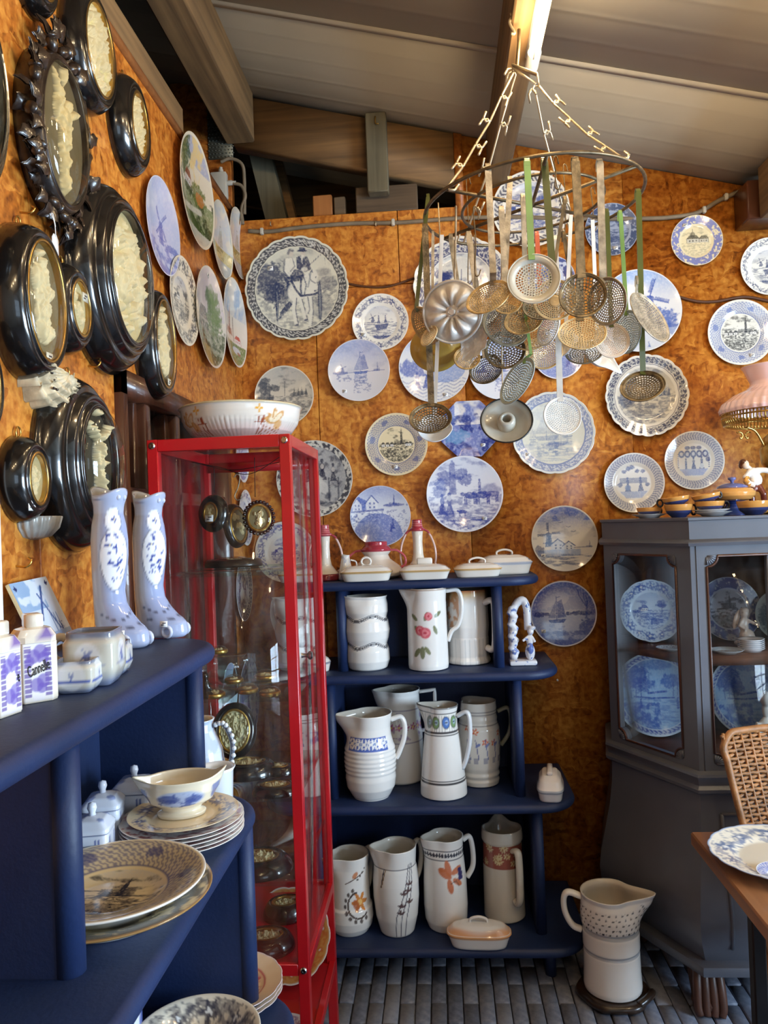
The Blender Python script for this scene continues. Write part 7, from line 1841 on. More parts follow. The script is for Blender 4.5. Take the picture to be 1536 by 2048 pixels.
def link_mesh(a, b, flip):
    a, b = np.array(a), np.array(b); d = b - a; L = np.linalg.norm(d); d /= L
    s = np.cross(d, _f); s /= np.linalg.norm(s); s *= flip
    r = min(L * .18, .015)
    P = [a + d * r * 1.9 + s * r * 1.5, a + d * r * .7 + s * r * 1.6, a - d * r * .1 + s * r * .9, a + d * r * .15 + s * r * .1, a + d * r * 1.0 - s * r * .15, a + d * L * .5, b - d * r * 1.0 + s * r * .15, b - d * r * .15 - s * r * .1, b + d * r * .1 - s * r * .9, b - d * r * .7 - s * r * 1.6, b - d * r * 1.9 - s * r * 1.5]
    P = [a + d * r * 1.7 + s * r * 1.25, a + d * r * .2 + s * r * 1.15, a - d * r * .35 + s * r * .45, a + d * r * .2 - s * r * .1, b - d * r * .2 + s * r * .1, b + d * r * .35 - s * r * .45, b - d * r * .2 - s * r * 1.15, b - d * r * 1.7 - s * r * 1.25]
    return tube(np.array(resamp3(np.array(P), .01)), .0032, 6)
ends = [(rp_(RR_, R_(218)), 5), (rp_(RR_, R_(128)), 4), (rp_(RR_, R_(60)), 4), (rp_(RR_, R_(312)), 5)]
starts = [APX + np.array([-.008, 0, -.004]), APX + np.array([-.004, .01, -.006]), APX + np.array([.045, .01, -.055]), APX + np.array([.052, -.01, -.055])]
for (e, k), s_ in zip(ends, starts):
    pts = [s_ + (e - s_) * i / k + np.array([0, 0, -.018 * math.sin(PI * i / k)]) for i in range(k + 1)]
    for i in range(k): mk('chain_link', link_mesh(pts[i], pts[i + 1], 1 if i % 2 else -1), M_WIRE, rk)

# ------------------------------------------------------------------ skimmers and ladles
def perf_disc(R, nr=7, hole=.40, r_in=.0, r_out=.86, dish=.16, n=44):
    """round dished plate with real holes, unit built then scaled"""
    V = []; F = []
    zf = lambda r: -dish * (1 - r * r)
    def add(pts):
        i = len(V)
        for x, y in pts: V.append((x, y, zf(math.hypot(x, y))))
        return list(range(i, i + len(pts)))
    dr = (r_out - r_in) / nr
    start = r_in
    if r_in < dr * .5:
        start = dr * .5
        c = add([(0, 0)]); rg = add([(start * math.cos(2 * PI * j / 12), start * math.sin(2 * PI * j / 12)) for j in range(12)])
        for j in range(12): F.append((c[0], rg[j], rg[(j + 1) % 12]))
    else:
        last = None
        for q in np.linspace(0.01, r_in, 4):
            rg = add([(q * math.cos(2 * PI * j / 30), q * math.sin(2 * PI * j / 30)) for j in range(30)])
            if last:
                for j in range(30): F.append((last[j], last[(j + 1) % 30], rg[(j + 1) % 30], rg[j]))
            else: F.append(tuple(rg))
            last = rg
    k = max(1, int(round((r_out - start) / dr))); dr = (r_out - start) / k
    for i in range(k):
        r0, r1 = start + i * dr, start + (i + 1) * dr; rm = (r0 + r1) / 2
        cnt = max(6, int(round(2 * PI * rm / dr))); da = 2 * PI / cnt; off = (i % 2) * da / 2
        for j in range(cnt):
            a0, a1 = off + j * da, off + (j + 1) * da; am = (a0 + a1) / 2
            bd = [(r0, a0), (r0, am), (r0, a1), (rm, a1), (r1, a1), (r1, am), (r1, a0), (rm, a0)]
            b = add([(r * math.cos(a), r * math.sin(a)) for r, a in bd])
            hx, hy = rm * math.cos(am), rm * math.sin(am); h = min(hole * 1.22, .44) * dr
            hp = []
            for r, a in bd:
                x, y = r * math.cos(a) - hx, r * math.sin(a) - hy; l = math.hypot(x, y); hp.append((hx + x / l * h, hy + y / l * h))
            q = add(hp)
            for m in range(8): F.append((b[m], b[(m + 1) % 8], q[(m + 1) % 8], q[m]))
    last = None
    for r in (r_out, (r_out + 1) / 2, 1.0):
        rg = add([(r * math.cos(2 * PI * j / n), r * math.sin(2 * PI * j / n)) for j in range(n)])
        if last:
            for j in range(n): F.append((last[j], last[(j + 1) % n], rg[(j + 1) % n], rg[j]))
        last = rg
    return np.array(V) * R, F
def disc_frame(px, py, y, ratio, phi, sign):
    p = PY(px, py, y)
    tc = EYE - p; tc /= np.linalg.norm(tc)
    ph = R_(phi); mj = math.cos(ph) * CR + math.sin(ph) * CU
    mj = mj - tc * np.dot(mj, tc); mj /= np.linalg.norm(mj)
    kd = np.cross(tc, mj)
    al = math.acos(min(1, ratio)); nz = math.cos(al) * tc + sign * math.sin(al) * kd
    return p, basis(mj, np.cross(nz, mj), nz, p), nz
GS = 'skimmers on the hanging rack'
def skimmer(label, disc, Rpx, ratio, phi, sign, top, y, md, mh=None, w=10, pat=(7, .40, 0, .86), dish=.16, neck=None, name='skimmer', group=GS, hookr=True):
    px, py = disc
    p, M, nz = disc_frame(px, py, y, ratio, phi, sign)
    R = Rpx * mpp(p)
    t = thing(name, label, 'skimmer', tuple(PY(top[0], top[1], y)), group=group) if False else thing(name, label, 'skimmer', (0, 0, 0), group=group)
    o = mk('perforated_bowl', perf_disc(R, *pat, dish=dish), md, t, M=M)
    sd = o.modifiers.new('sheet', 'SOLIDIFY'); sd.thickness = .0014; sd.offset = 0
    rimm = tube([(R * math.cos(a), R * math.sin(a), 0) for a in np.linspace(0, 2 * PI, 45)[:-1]], .0017, 6, closed=True)
    mk('rolled_rim', rimm, md, t, M=M)
    if top is not None:
        tp = PY(top[0], top[1], y)
        Mn = np.array(M)[:3, :3]; best = None
        # where the handle meets the rim: the rim point nearest the line to the hook
        for a in np.linspace(0, 2 * PI, 60):
            q = np.array(p) + Mn @ np.array([R * math.cos(a), R * math.sin(a), 0]); dd = np.linalg.norm(q - tp)
            if best is None or dd < best[0]: best = (dd, q)
        q = best[1]; inn = q + (np.array(p) - q) * .22
        hw = w * mpp(p) / 2
        mid = q + (tp - q) * .10 if neck is None else PY(neck[0], neck[1], y)
        path = np.array(resamp3(np.array([inn, q, mid, tp]), .03))
        fw = np.array([0, -1.0, 0])
        hm = tube(path, 1, rect=(hw, .0016), up=fw)
        hk = tube(crom([tp + np.array([0, 0, -.01]), tp + np.array([0, 0, .004]), tp + np.array([0, .008, .012]), tp + np.array([0, .018, .004]), tp + np.array([0, .018, -.012])], 5), 1, rect=(hw * .8, .0014), up=np.array([0.001, -1, 0.001]))
        hard('handle', join(hm, hk) if hookr else hm, mh or md, t)
    return t
near, mid_, far = 1.775, 2.02, 2.27
C_ = (6, .34, 0, .66)
skimmer('grey enamel skimmer with bright green handle, frontmost on the ring', (1067, 557), 52, .90, 0, 1, (1054, 322), 1.765, M_ENGREY, M_GREEN, 13, (7, .30, 0, .70), .2)
skimmer('tan skimmer turned sideways left of the grey one', (976, 594), 46, .58, 28, 1, (976, 335), 1.80, M_ENTAN, M_STEEL, 13, (8, .32, 0, .9), .14, neck=(986, 545))
skimmer('dark shiny iron skimmer right of the grey one', (1166, 590), 46, .92, 0, 1, (1151, 322), 1.775, M_STEELDK, M_STEELDK, 17, (7, .34, 0, .88), .24)
skimmer('mottled steel skimmer hung right of the dark iron one', (1214, 603), 46, .80, 90, 1, (1200, 326), 1.80, M_STEEL, M_STEEL, 14, (8, .30, 0, .9), .12)
skimmer('beige skimmer with olive handle behind the grey one', (1110, 600), 42, .92, 0, 1, (1089, 323), 1.815, M_ENBEIGE, M_OLIVE, 14, (6, .36, .3, .9), .14)
skimmer('dark speckled skimmer hanging lowest on the left', (861, 836), 42, .70, 4, 1, (850, 455), 1.98, M_STEELDK, M_STEELDK, 13, (7, .3, 0, .85), .24)
skimmer('brown oval skimmer behind the left hooks', (850, 652), 40, .55, 118, 1, (856, 395), 2.02, M_ENTAN, M_OLIVE, 8, (7, .3, 0, .85), .12)
skimmer('small beige skimmer in front of the yellow lid', (858, 672), 22, .50, 55, 1, (866, 470), 1.96, M_ENBEIGE, M_STEEL, 6, (5, .3, 0, .85), .1)
skimmer('beige skimmer half behind the sideways tan one', (1014, 600), 30, .9, 0, 1, (1003, 420), 1.90, M_ENTAN, M_STEEL, 12, (6, .32, 0, .9), .16)
skimmer('dark grey skimmer left of the hanging cluster centre', (1012, 650), 48, .80, -30, 1, (1020, 360), 1.95, M_ENDARK, M_STEEL, 11, (8, .28, 0, .85), .14)
skimmer('tan skimmer below the beige one', (1047, 640), 38, .70, 15, 1, (1046, 395), 1.92, M_ENTAN, M_STEEL, 10, (7, .3, 0, .85), .2)
skimmer('glittering steel skimmer in the lower middle of the cluster', (1010, 700), 40, .90, 0, 1, (1010, 480), 2.0, M_STEELDK, M_STEEL, 10, (7, .33, 0, .88), .3)
skimmer('cone-shaped dark sieve at the lower left of the cluster', (972, 738), 34, .80, 25, 1, (938, 470), 2.06, M_STEELDK, M_STEEL, 12, (9, .33, 0, .92), .5)
skimmer('small brown skimmer left of the cone-shaped sieve', (934, 716), 26, .85, 0, 1, (902, 475), 2.08, M_ENTAN, M_STEEL, 10, (6, .3, 0, .85), .16)
skimmer('cream perforated skimmer below the tan one', (1062, 676), 38, .60, 10, 1, (1062, 430), 2.02, M_ENBEIGE, M_STEEL, 10, (6, .36, 0, .9), .1)
skimmer('white perforated skimmer turned sideways in the middle of the cluster', (1096, 659), 33, .55, 68, 1, (1100, 440), 1.96, M_ENWHITE, M_STEEL, 8, (6, .36, 0, .9), .1)
skimmer('orange-tinged beige skimmer low in the cluster', (1088, 705), 36, .90, 0, 1, (1074, 470), 2.08, M_ENBEIGE, M_ORANGE, 9, (8, .3, 0, .9), .16)
skimmer('pale blue slanting skimmer low above the candle plate', (1034, 762), 51, .45, 58, 1, (1046, 590), 1.93, M_ENBLUE, M_GREEN, 6, (8, .30, 0, .9), .1, neck=(1062, 708), hookr=False)
skimmer('aluminium skimmer with long pale handle over the ship plate', (1125, 832), 38, .92, -50, 1, (1110, 480), 1.98, M_ALU, M_ALU, 12, (9, .26, 0, .9), .1)
skimmer('wide cream skimmer below the dark iron one', (1164, 666), 47, .66, 0, 1, (1160, 440), 1.95, M_ENBEIGE, M_STEELDK, 15, (8, .28, 0, .94), .12)
skimmer('pinkish cream skimmer right of the wide cream one', (1224, 681), 35, .92, -35, 1, (1214, 425), 2.02, M_ENPINK, M_OLIVE, 9, (8, .24, 0, .85), .12)
skimmer('grey-blue skimmer beside the windmill plate', (1254, 664), 42, .62, 84, 1, (1241, 428), 2.04, M_ENBLUE, M_GREEN, 8, (9, .26, 0, .9), .1)
skimmer('brown iron skimmer hanging lowest on the right', (1285, 772), 43, .68, 8, 1, (1277, 385), 1.99, M_STEELDK, M_OLIVE, 11, (7, .3, 0, .80), .18)
skimmer('narrow grey skimmer seen nearly edge-on in front of the windmill plate', (1300, 634), 58, .36, -54, 1, (1275, 560), 1.96, M_STEEL, M_STEEL, 5, (9, .24, 0, .9), .1)
skimmer('dark perforated skimmer at the lower right of the cluster', (1168, 705), 36, .6, 5, 1, (1128, 470), 2.12, M_ENDARK, M_IRON, 8, (7, .33, 0, .9), .12)
skimmer('dark grey skimmer shaded behind the beige one', (1088, 612), 42, .6, 5, 1, (1130, 400), 1.90, M_ENDARK, M_IRON, 7, (7, .3, 0, .9), .16)
# pieces that are not skimmers
def hang_wire(t, pts, r=.0016, mt=None, name='hook_wire'): return mk(name, tube(crom(pts, 6), r, 6), mt or M_WIRE, t)
# cake mould
p, M, nz = disc_frame(906, 624, 1.95, .97, 90, 1); R = 60 * mpp(p)
cm = thing('cake_mould', 'round fluted aluminium cake mould hanging on the left of the rack', 'mould', (0, 0, 0))
rr = np.linspace(.14, 1, 30); th = np.arange(120) * 2 * PI / 120
RRm, TT = np.meshgrid(rr, th, indexing='ij'); sw = TT
fl = np.clip(np.cos(sw * 10), -1, 1)
Z = .30 * np.sin(PI * np.clip((RRm - .1) / .85, 0, 1)) * (.7 + .3 * fl) * (RRm < .97) + .10
Zc = np.where(RRm < .2, .22, Z)
V = np.stack([RRm * np.cos(TT), RRm * np.sin(TT), Zc - .1], -1).reshape(-1, 3) * R
F = [(i * 120 + j, i * 120 + (j + 1) % 120, (i + 1) * 120 + (j + 1) % 120, (i + 1) * 120 + j) for i in range(29) for j in range(120)]
o = mk('fluted_body', (V, F), M_ALU, cm, M=M); sd = o.modifiers.new('sheet', 'SOLIDIFY'); sd.thickness = .002
mk('rim', tube([(R * math.cos(a), R * math.sin(a), .1 * R) for a in th[::2]], .003, 6, closed=True), M_ALU, cm, M=M)
hard('centre_stub', lathe([(0, .22 * R), (.10 * R, .22 * R), (.14 * R, .14 * R), (.15 * R, -.05 * R)], 6), M_ALU, cm, M=M)
tp = PY(912, 420, 1.95); bt = PY(910, 560, 1.95)
hang_wire(cm, [tp + np.array([0, .01, .012]), tp, (tp + bt) / 2, bt, bt + np.array([.008, 0, -.01])], .0028, M_STEEL)
# yellow lid
p, M, nz = disc_frame(871, 697, 2.10, .92, 0, -1); R = 51 * mpp(p)
yl = thing('enamel_lid', 'ochre yellow enamel lid hanging behind the left skimmers', 'lid', (0, 0, 0))
mk('lid', lathe([(0, .30 * R), (.5 * R, .26 * R), (.72 * R, .16 * R), (.78 * R, .06 * R), (.95 * R, .02 * R), (R, 0), (.99 * R, -.02 * R), (.7 * R, .0), (0, .2 * R)], 56), M_YELLOW, yl, M=M)
mk('lid_knob', mv(lathe([(0, 0), (.06 * R, 0), (.05 * R, .08 * R), (.13 * R, .14 * R), (.1 * R, .22 * R), (0, .24 * R)], 24), 0, 0, .29 * R), M_YELLOW, yl, M=M)
tp = PY(880, 500, 2.10); bt = PY(876, 652, 2.10); hang_wire(yl, [tp + np.array([0, 0, .13]), tp, bt], .002)
# enamel candle plate
p, M, nz = disc_frame(1013, 842, 2.0, .86, 0, 1); R = 51 * mpp(p)
cp = thing('candle_plate', 'beige enamel plate with black rim and a central socket', 'candle holder', (0, 0, 0))
mk('plate', lathe([(0, -.02), (.25 * R, -.02), (.8 * R, -.010), (R, .006), (R * 1.005, .004), (.8 * R, -.014), (0, -.024)], 56), M_ENGREY, cp, M=M)
mk('rim', tube([(R * math.cos(a), R * math.sin(a), .005) for a in np.linspace(0, 2 * PI, 57)[:-1]], .0022, 6, closed=True), M_BLACKRIM, cp, M=M)
mk('socket', lathe([(.36 * R, -.02), (.35 * R, .004), (.30 * R, .012), (.20 * R, .014), (.17 * R, .012), (.16 * R, -.02)], 36), M_ENGREY, cp, M=M)
tp = PY(1004, 730, 2.0); bt = PY(1008, 806, 2.0); hang_wire(cp, [PY(1003, 480, 2.0), tp, bt], .002)
# oyster shell, white ladles
p, M, nz = disc_frame(952, 690, 1.97, .85, 60, 1); R = 30 * mpp(p)
os_ = thing('oyster_shell', 'rough pearly oyster shell hanging beside the cake mould', 'shell', (0, 0, 0))
V, F = lathe(resamp([(0, .0), (.5 * R, .02 * R), (.9 * R, .22 * R), (R, .3 * R), (.9 * R, .1 * R), (.5 * R, -.2 * R), (0, -.25 * R)], .002), 60, 1.25, .85, lambda t: 1 + .12 * np.cos(7 * t) * np.cos(3 * t + 1) + .05 * np.cos(17 * t))
V[:, 2] += .004 * fbm(V[:, 0] * 200, V[:, 1] * 200, 2) ; mk('shell', (V, F), M_PEARL, os_, M=M)
hang_wire(os_, [PY(948, 470, 1.97), PY(950, 560, 1.97), PY(954, 668, 1.97)], .0014, M_IRON)
def ladle(label, disc, Rpx, ratio, phi, sign, top, y, lip=.35, mt=None):
    p, M, nz = disc_frame(disc[0], disc[1], y, ratio, phi, sign); R = Rpx * mpp(p)
    t = thing('ladle', label, 'ladle', (0, 0, 0))
    V, F = lathe(resamp([(0, -.5 * R), (.5 * R, -.42 * R), (.85 * R, -.15 * R), (R, .1 * R), (.95 * R, .1 * R), (.8 * R, -.1 * R), (.45 * R, -.34 * R), (0, -.42 * R)], .003), 48)
    a = np.arctan2(V[:, 1], V[:, 0]); g = np.exp(-(wrap(a) / .4) ** 2) * sst(-.2 * R, .1 * R, V[:, 2]); V[:, 0] += lip * R * g
    mk('bowl', (V, F), mt or M_ENWHITE, t, M=M)
    tp = PY(top[0], top[1], y); P0 = np.array(p) + (tp - np.array(p)) / np.linalg.norm(tp - np.array(p)) * R * .9
    hard('handle', tube(np.array(resamp3(np.array([P0, tp]), .03)), 1, rect=(.005, .002), up=np.array([0, -1.0, 0])), mt or M_ENWHITE, t)
    return t
ladle('white enamel ladle with a pointed lip right of the cluster', (1196, 708), 34, .6, -42, 1, (1185, 440), 2.17, .8)
ladle('white round ladle below the lowest left skimmer', (868, 858), 34, .8, 0, 1, (884, 470), 2.02, .1)
ladle('white ladle bowl low in the middle of the cluster', (1130, 690), 26, .55, 60, 1, (1142, 430), 2.12, .4)
# loose hooks on the ring
for x, y0, y1, yd, lab in ((948, 420, 545, 1.86, 'thin bare wire hook hanging left of the cake mould centre'), (934, 360, 560, 2.22, 'long dark wire hook at the far left of the ring'), (1128, 335, 470, 2.2, 'twisted brown wire hook behind the ring centre'), (1108, 318, 372, 1.8, 'short bright S hook on the front of the ring'), (1183, 380, 455, 2.2, 'pointed wire loop at the far right of the ring')):
    a = PY(x, y0, yd); b = PY(x + 2, y1, yd)
    tag(mk('wire_hook', tube(crom([a + np.array([.01, 0, -.012]), a + np.array([.006, 0, .006]), a + np.array([-.002, 0, 0]), (a + b) / 2 + np.array([.003, 0, 0]), b, b + np.array([.008, 0, -.008]), b + np.array([.014, 0, .006])], 6), .0017, 6), M_IRON), lab, 'hook', 'loose hooks on the hanging rack')
# ------------------------------------------------------------------ grey display cabinet
A_, B_, C_2, D_, E_, F_2 = (.632, 3.035), (.585, 2.80), (.775, 2.45), (1.75, 2.45), (1.94, 2.80), (1.90, 3.035)
PLAN = np.array([A_, B_, C_2, D_, E_, F_2])          # counter-clockwise seen from above is required by offset2
if np.sum(PLAN[:, 0] * np.roll(PLAN[:, 1], -1) - np.roll(PLAN[:, 0], -1) * PLAN[:, 1]) < 0: PLAN = PLAN[::-1]
def grow(d):
    o = offset2(PLAN, -d); o[:, 1] = np.minimum(o[:, 1], 3.044); return o
def loft(levels):
    n = len(PLAN); V = np.vstack([np.column_stack([grow(d), np.full(n, z)]) for z, d in levels])
    F = [(i * n + j, i * n + (j + 1) % n, (i + 1) * n + (j + 1) % n, (i + 1) * n + j) for i in range(len(levels) - 1) for j in range(n)]
    F += [tuple(range(n))[::-1], tuple(range((len(levels) - 1) * n, len(levels) * n))]
    return V, F
dc = thing('display_cabinet', 'grey painted display cabinet with slanted glazed side', 'cabinet', (0, 0, 0))
hard('cornice', loft([(1.437, .0), (1.437, .012), (1.446, .016), (1.452, .010), (1.458, .002), (1.515, .002), (1.517, .008), (1.525, .008)]), M_GREYCAB, dc)
hard('waist_moulding', loft([(.672, .0), (.672, .010), (.680, .020), (.690, .022), (.700, .012), (.712, .014), (.728, .022), (.736, .020), (.742, .004)]), M_GREYCAB, dc)
bz = [(.135, .030), (.150, .036), (.165, .036), (.172, .020), (.185, .028), (.24, .052), (.30, .058), (.36, .050), (.44, .032), (.52, .014), (.60, .004), (.672, .001)]
hard('lower_body', loft(bz), M_GREYCAB, dc)
hard('base_moulding', loft([(.135, .032), (.135, .046), (.150, .050), (.163, .046), (.168, .034)]), M_GREYCAB, dc)
# upper carcass
mk('inner_back', box(.64, 1.90, 3.015, 3.03, .742, 1.437), M_SHELFBR, dc, smooth=False)
mk('inner_floor', slab([(.64, 3.015), (.61, 2.80), (.79, 2.475), (1.74, 2.475), (1.9, 2.8), (1.88, 3.015)], .7425, .752), M_SHELFBR, dc, smooth=False)
SHZ = 1.080
mk('inner_shelf', slab([(.65, 3.012), (.615, 2.80), (.79, 2.485), (1.74, 2.485), (1.9, 2.8), (1.88, 3.012)], SHZ - .022, SHZ), M_SHELFBR, dc, smooth=False)
mk('wall_side', slab([(.632, 3.03), (.587, 2.80), (.602, 2.797), (.647, 3.03)], .742, 1.437), M_GREYCAB, dc, smooth=False)
mk('far_side', slab([(1.90, 3.03), (1.94, 2.80), (1.925, 2.797), (1.885, 3.03)], .742, 1.437), M_GREYCAB, dc, smooth=False)
def notch_rect(x0, x1, z0, z1, r=.034):
    P = []
    for cx, cz, a0 in ((x0, z0, 90), (x1, z0, 180), (x1, z1, 270), (x0, z1, 0)):
        arc = [(cx + r * math.cos(R_(a)), cz + r * math.sin(R_(a))) for a in np.linspace(a0, a0 - 90, 9)]
        P += arc
    return P
def glazed(name, O, ang, w, op, z0=.742, z1=1.437, bars=()):
    """frame in XZ, then turned by ang about Z at point O"""
    M = Matrix.Translation((O[0], O[1], 0)) @ Matrix.Rotation(ang, 4, 'Z')
    inner = notch_rect(*op)
    d = hard(name, tf(holed([(0, z0), (w, z0), (w, z1), (0, z1)], inner, .024), M), M_GREYCAB, dc)
    rim = tube([(x, -.001, z) for x, z in inner], .0042, 6, closed=True); mk('glazing_bead', tf(rim, M), M_DKWOOD, d)
    mk('door_glass', tf(box(op[0] - .005, op[1] + .005, .012, .015, op[2] - .005, op[3] + .005), M), M_GLASS, d, smooth=False)
    for b in bars: hard('glazing_bar', tf(cbox(b - .008, b + .008, -.001, .02, op[2], op[3], .003), M), M_GREYCAB, d)
    for cx, cz, s1, s2 in ((op[0], op[3], 1, -1), (op[1], op[3], -1, -1), (op[0], op[2], 1, 1), (op[1], op[2], -1, 1)):
        fan = [tube([(cx + s1 * .004 * math.cos(a), -.001, cz + s2 * .004 * math.sin(a)), (cx + s1 * .028 * math.cos(a), -.003, cz + s2 * .028 * math.sin(a))], [.002, .0042], 6) for a in np.linspace(.05, PI / 2 - .05, 6)]
        mk('carved_fan', tf(join(*fan), M), M_GREYCAB, d)
    return d
Lbc = math.hypot(C_2[0] - B_[0], C_2[1] - B_[1]); abc = math.atan2(C_2[1] - B_[1], C_2[0] - B_[0])
glazed('slanted_door', B_, abc, Lbc, (.045, Lbc - .062, .762, 1.405))
glazed('front_door', (C_2[0] + .0, C_2[1]), 0, D_[0] - C_2[0], (.048, .475, .762, 1.405), bars=(.236,))
Lde = math.hypot(E_[0] - D_[0], E_[1] - D_[1])
glazed('slanted_door', D_, math.atan2(E_[1] - D_[1], E_[0] - D_[0]), Lde, (.06, Lde - .045, .762, 1.405))
hard('corner_bead', cbox(C_2[0] + .016, C_2[0] + .019, C_2[1] - .003, C_2[1] + .002, .742, 1.437, .001), M_GREYCAB, dc)
# raised panel on the belly
Zs = [.61, .56, .50, .44, .38, .32, .26, .22]
bd = lambda z: float(np.interp(z, [b[0] for b in bz], [b[1] for b in bz]))
path = [(.835 + .0 * z, C_2[1] - bd(z) - .002, z) for z in Zs]
mk('belly_bead', tube(path, .006, 8), M_GREYCAB, dc)
mk('belly_bead', tube([(.835, C_2[1] - bd(.61) - .002, .61), (1.25, C_2[1] - bd(.61) - .002, .61)], .006, 8), M_GREYCAB, dc)
# claw feet
def claw(x, y, rz):
    o = mk('claw_foot', join(tube(crom([(0, .02, .14), (0, .0, .10), (0, -.022, .055), (0, -.03, .02)], 5), np.linspace(.058, .044, 16), 14), sphere((0, -.030, .030), (.050, .052, .030), 16, 10),
             *[tube(crom([(q * .03, -.03, .13), (q * .034, -.055, .08), (q * .036, -.07, .03), (q * .03, -.074, .006)], 4), np.linspace(.017, .013, 13), 8) for q in (-1, -.33, .33, 1)]), M_CLAW, dc)
    o.location = (x, y, 0); o.rotation_euler = (0, 0, rz)
claw(PZ(1396, 1975, 0)[0], 2.50, R_(-8)); claw(1.72, 2.50, R_(8)); claw(.70, 2.92, R_(-40)); claw(1.84, 2.92, R_(40))

# ---- inside it
def stand_plate(label, px, py, y, Rpx, spec, kind='plate', base=None, yaw=0, z=None, group='plates standing in the grey cabinet'):
    _seed[0] += 1
    p = PY(px, py, y); R = Rpx * mpp(p)
    m, c = plate_mesh(R, R * .16, kind, spec, _seed[0], 168, 42)
    zc = (base + R * math.cos(R_(10)) + .001) if base else p[2]
    M = basis((1, 0, 0), (0, 0, 1), (0, -1, 0), (p[0], y, zc)) @ Matrix.Rotation(R_(yaw), 4, 'Y') @ Matrix.Rotation(R_(-10), 4, 'X')
    return tag(mk('display_plate', m, M_GLAZE, col=c, M=M), label, 'plate', group)
BL = (206, 222, 240)
brd = dict(base=BL, ink=(50, 84, 180), scene='bridge', sr=.83, border='leaf', r0=.85, r1=.96, bk=dict(n=54), bink=(40, 70, 170))
stand_plate('large blue bridge plate behind the slanted glass of the grey cabinet', 1312, 1418, 2.82, 82, brd, 'coupe', .752, -8)
stand_plate('large blue bridge plate behind the front glass of the grey cabinet', 1494, 1408, 2.80, 80, brd, 'coupe', .752, 4)
stand_plate('blue flowered plate on the upper shelf behind the slanted glass', 1302, 1226, 2.84, 62, dict(base=BL, ink=(62, 96, 176), scene='willow', sr=.60, border='floral', r0=.66, r1=.96, bk=dict(n=14, big=1.0), scallop=(12, .02)), 'plate', SHZ, -8)
stand_plate('blue castle plate on the upper shelf behind the front glass', 1456, 1220, 2.83, 63, dict(base=(190, 204, 232), ink=(58, 66, 92), scene='castle', sr=.62, border='mottle', r0=.66, r1=.97, bink=(72, 92, 168), bk=dict(f=12, lo=.36)), 'plate', SHZ, 4)
stand_plate('silvery plate at the right in the grey cabinet', 1556, 1232, 2.80, 50, dict(base=(170, 190, 200), ink=(90, 110, 130), scene='land', sr=.9), 'coupe', SHZ, 6)
b = PZ(1487, 1296, SHZ)
sl = ['lowest', 'second', 'third', 'fourth', 'fifth', 'topmost']
for i in range(6):
    pr = [(0, .004), (.024, .004), (.026, .0), (.030, .0), (.034, .006), (.041, .0095), (.0415, .011), (.034, .009), (.02, .006), (0, .006)]
    tag(mk('saucer', lathe(pr, 40), M_GLAZE, col=np.tile(lin((226, 224, 228)), (400, 1)), loc=(b[0], 2.60, SHZ + .0005 + i * .0062)), f'{sl[i]} white saucer in the pile inside the grey cabinet', 'saucer', 'saucers piled in the grey cabinet')
m, c = plate_mesh(.052, .012, 'plate', dict(base=(196, 204, 214), ink=(170, 120, 70), scene='rose', sr=.6), 31, 72, 20)
tag(mk('small_dish', m, M_GLAZE, col=c, loc=(PZ(1432, 1296, SHZ)[0], 2.58, SHZ + .0005)), 'small painted dish beside the saucer pile in the grey cabinet', 'dish')
m, c = plate_mesh(.045, .010, 'plate', dict(base=(206, 210, 216), ink=(110, 110, 130), border='mottle', r0=.5, r1=.95), 32, 64, 18)
tag(mk('small_dish', m, M_GLAZE, col=c, loc=(.762, 2.66, SHZ + .0005)), 'small dish behind the slanted glass below the flowered plate', 'dish')
M_BISQ = spotted('pale_bisque', (214, 200, 190), (170, 150, 140), .6, 30)
ag = thing('figurine', 'seated pale winged figurine behind the pile of saucers', 'figurine', (PY(1487, 1240, 2.70)[0], 2.70, SHZ + .0005))
blobs('figure', [((0, 0, .012), (.036, .026, .013)), ((.008, -.004, .035), (.026, .022, .024)), ((0, 0, .072), (.016, .014, .028)), ((.002, -.004, .112), (.014, .014, .017)), ((.004, 0, .12), (.016, .016, .012)), ([(-.006, -.006, .09), (-.02, -.014, .07), (.0, -.02, .06)], .006), ([(.008, -.006, .09), (.03, -.012, .078), (.045, -.016, .07)], .006), ([(.014, -.01, .03), (.045, -.02, .02), (.05, -.02, .004)], .009)], M_BISQ, ag)
for s in (-1,):
    mk('wing', tf(sphere((0, 0, 0), (.010, .004, .034), 12, 8), Matrix.Translation((-.020, .008, .09)) @ Matrix.Rotation(.3, 4, 'Y')), M_BISQ, ag)
bu = thing('bust', 'grey-white bust low behind the front glass of the grey cabinet', 'figurine', (PY(1533, 1440, 2.62)[0], 2.62, .7525))
blobs('figure', [((0, 0, .012), (.03, .026, .013)), ((0, 0, .06), (.03, .022, .05)), ((0, 0, .13), (.014, .013, .03)), ((0, -.003, .168), (.020, .022, .026)), ([(-.025, 0, .09), (-.038, -.01, .05)], .010), ([(.025, 0, .09), (.038, -.01, .05)], .010)], M_ENWHITE, bu)

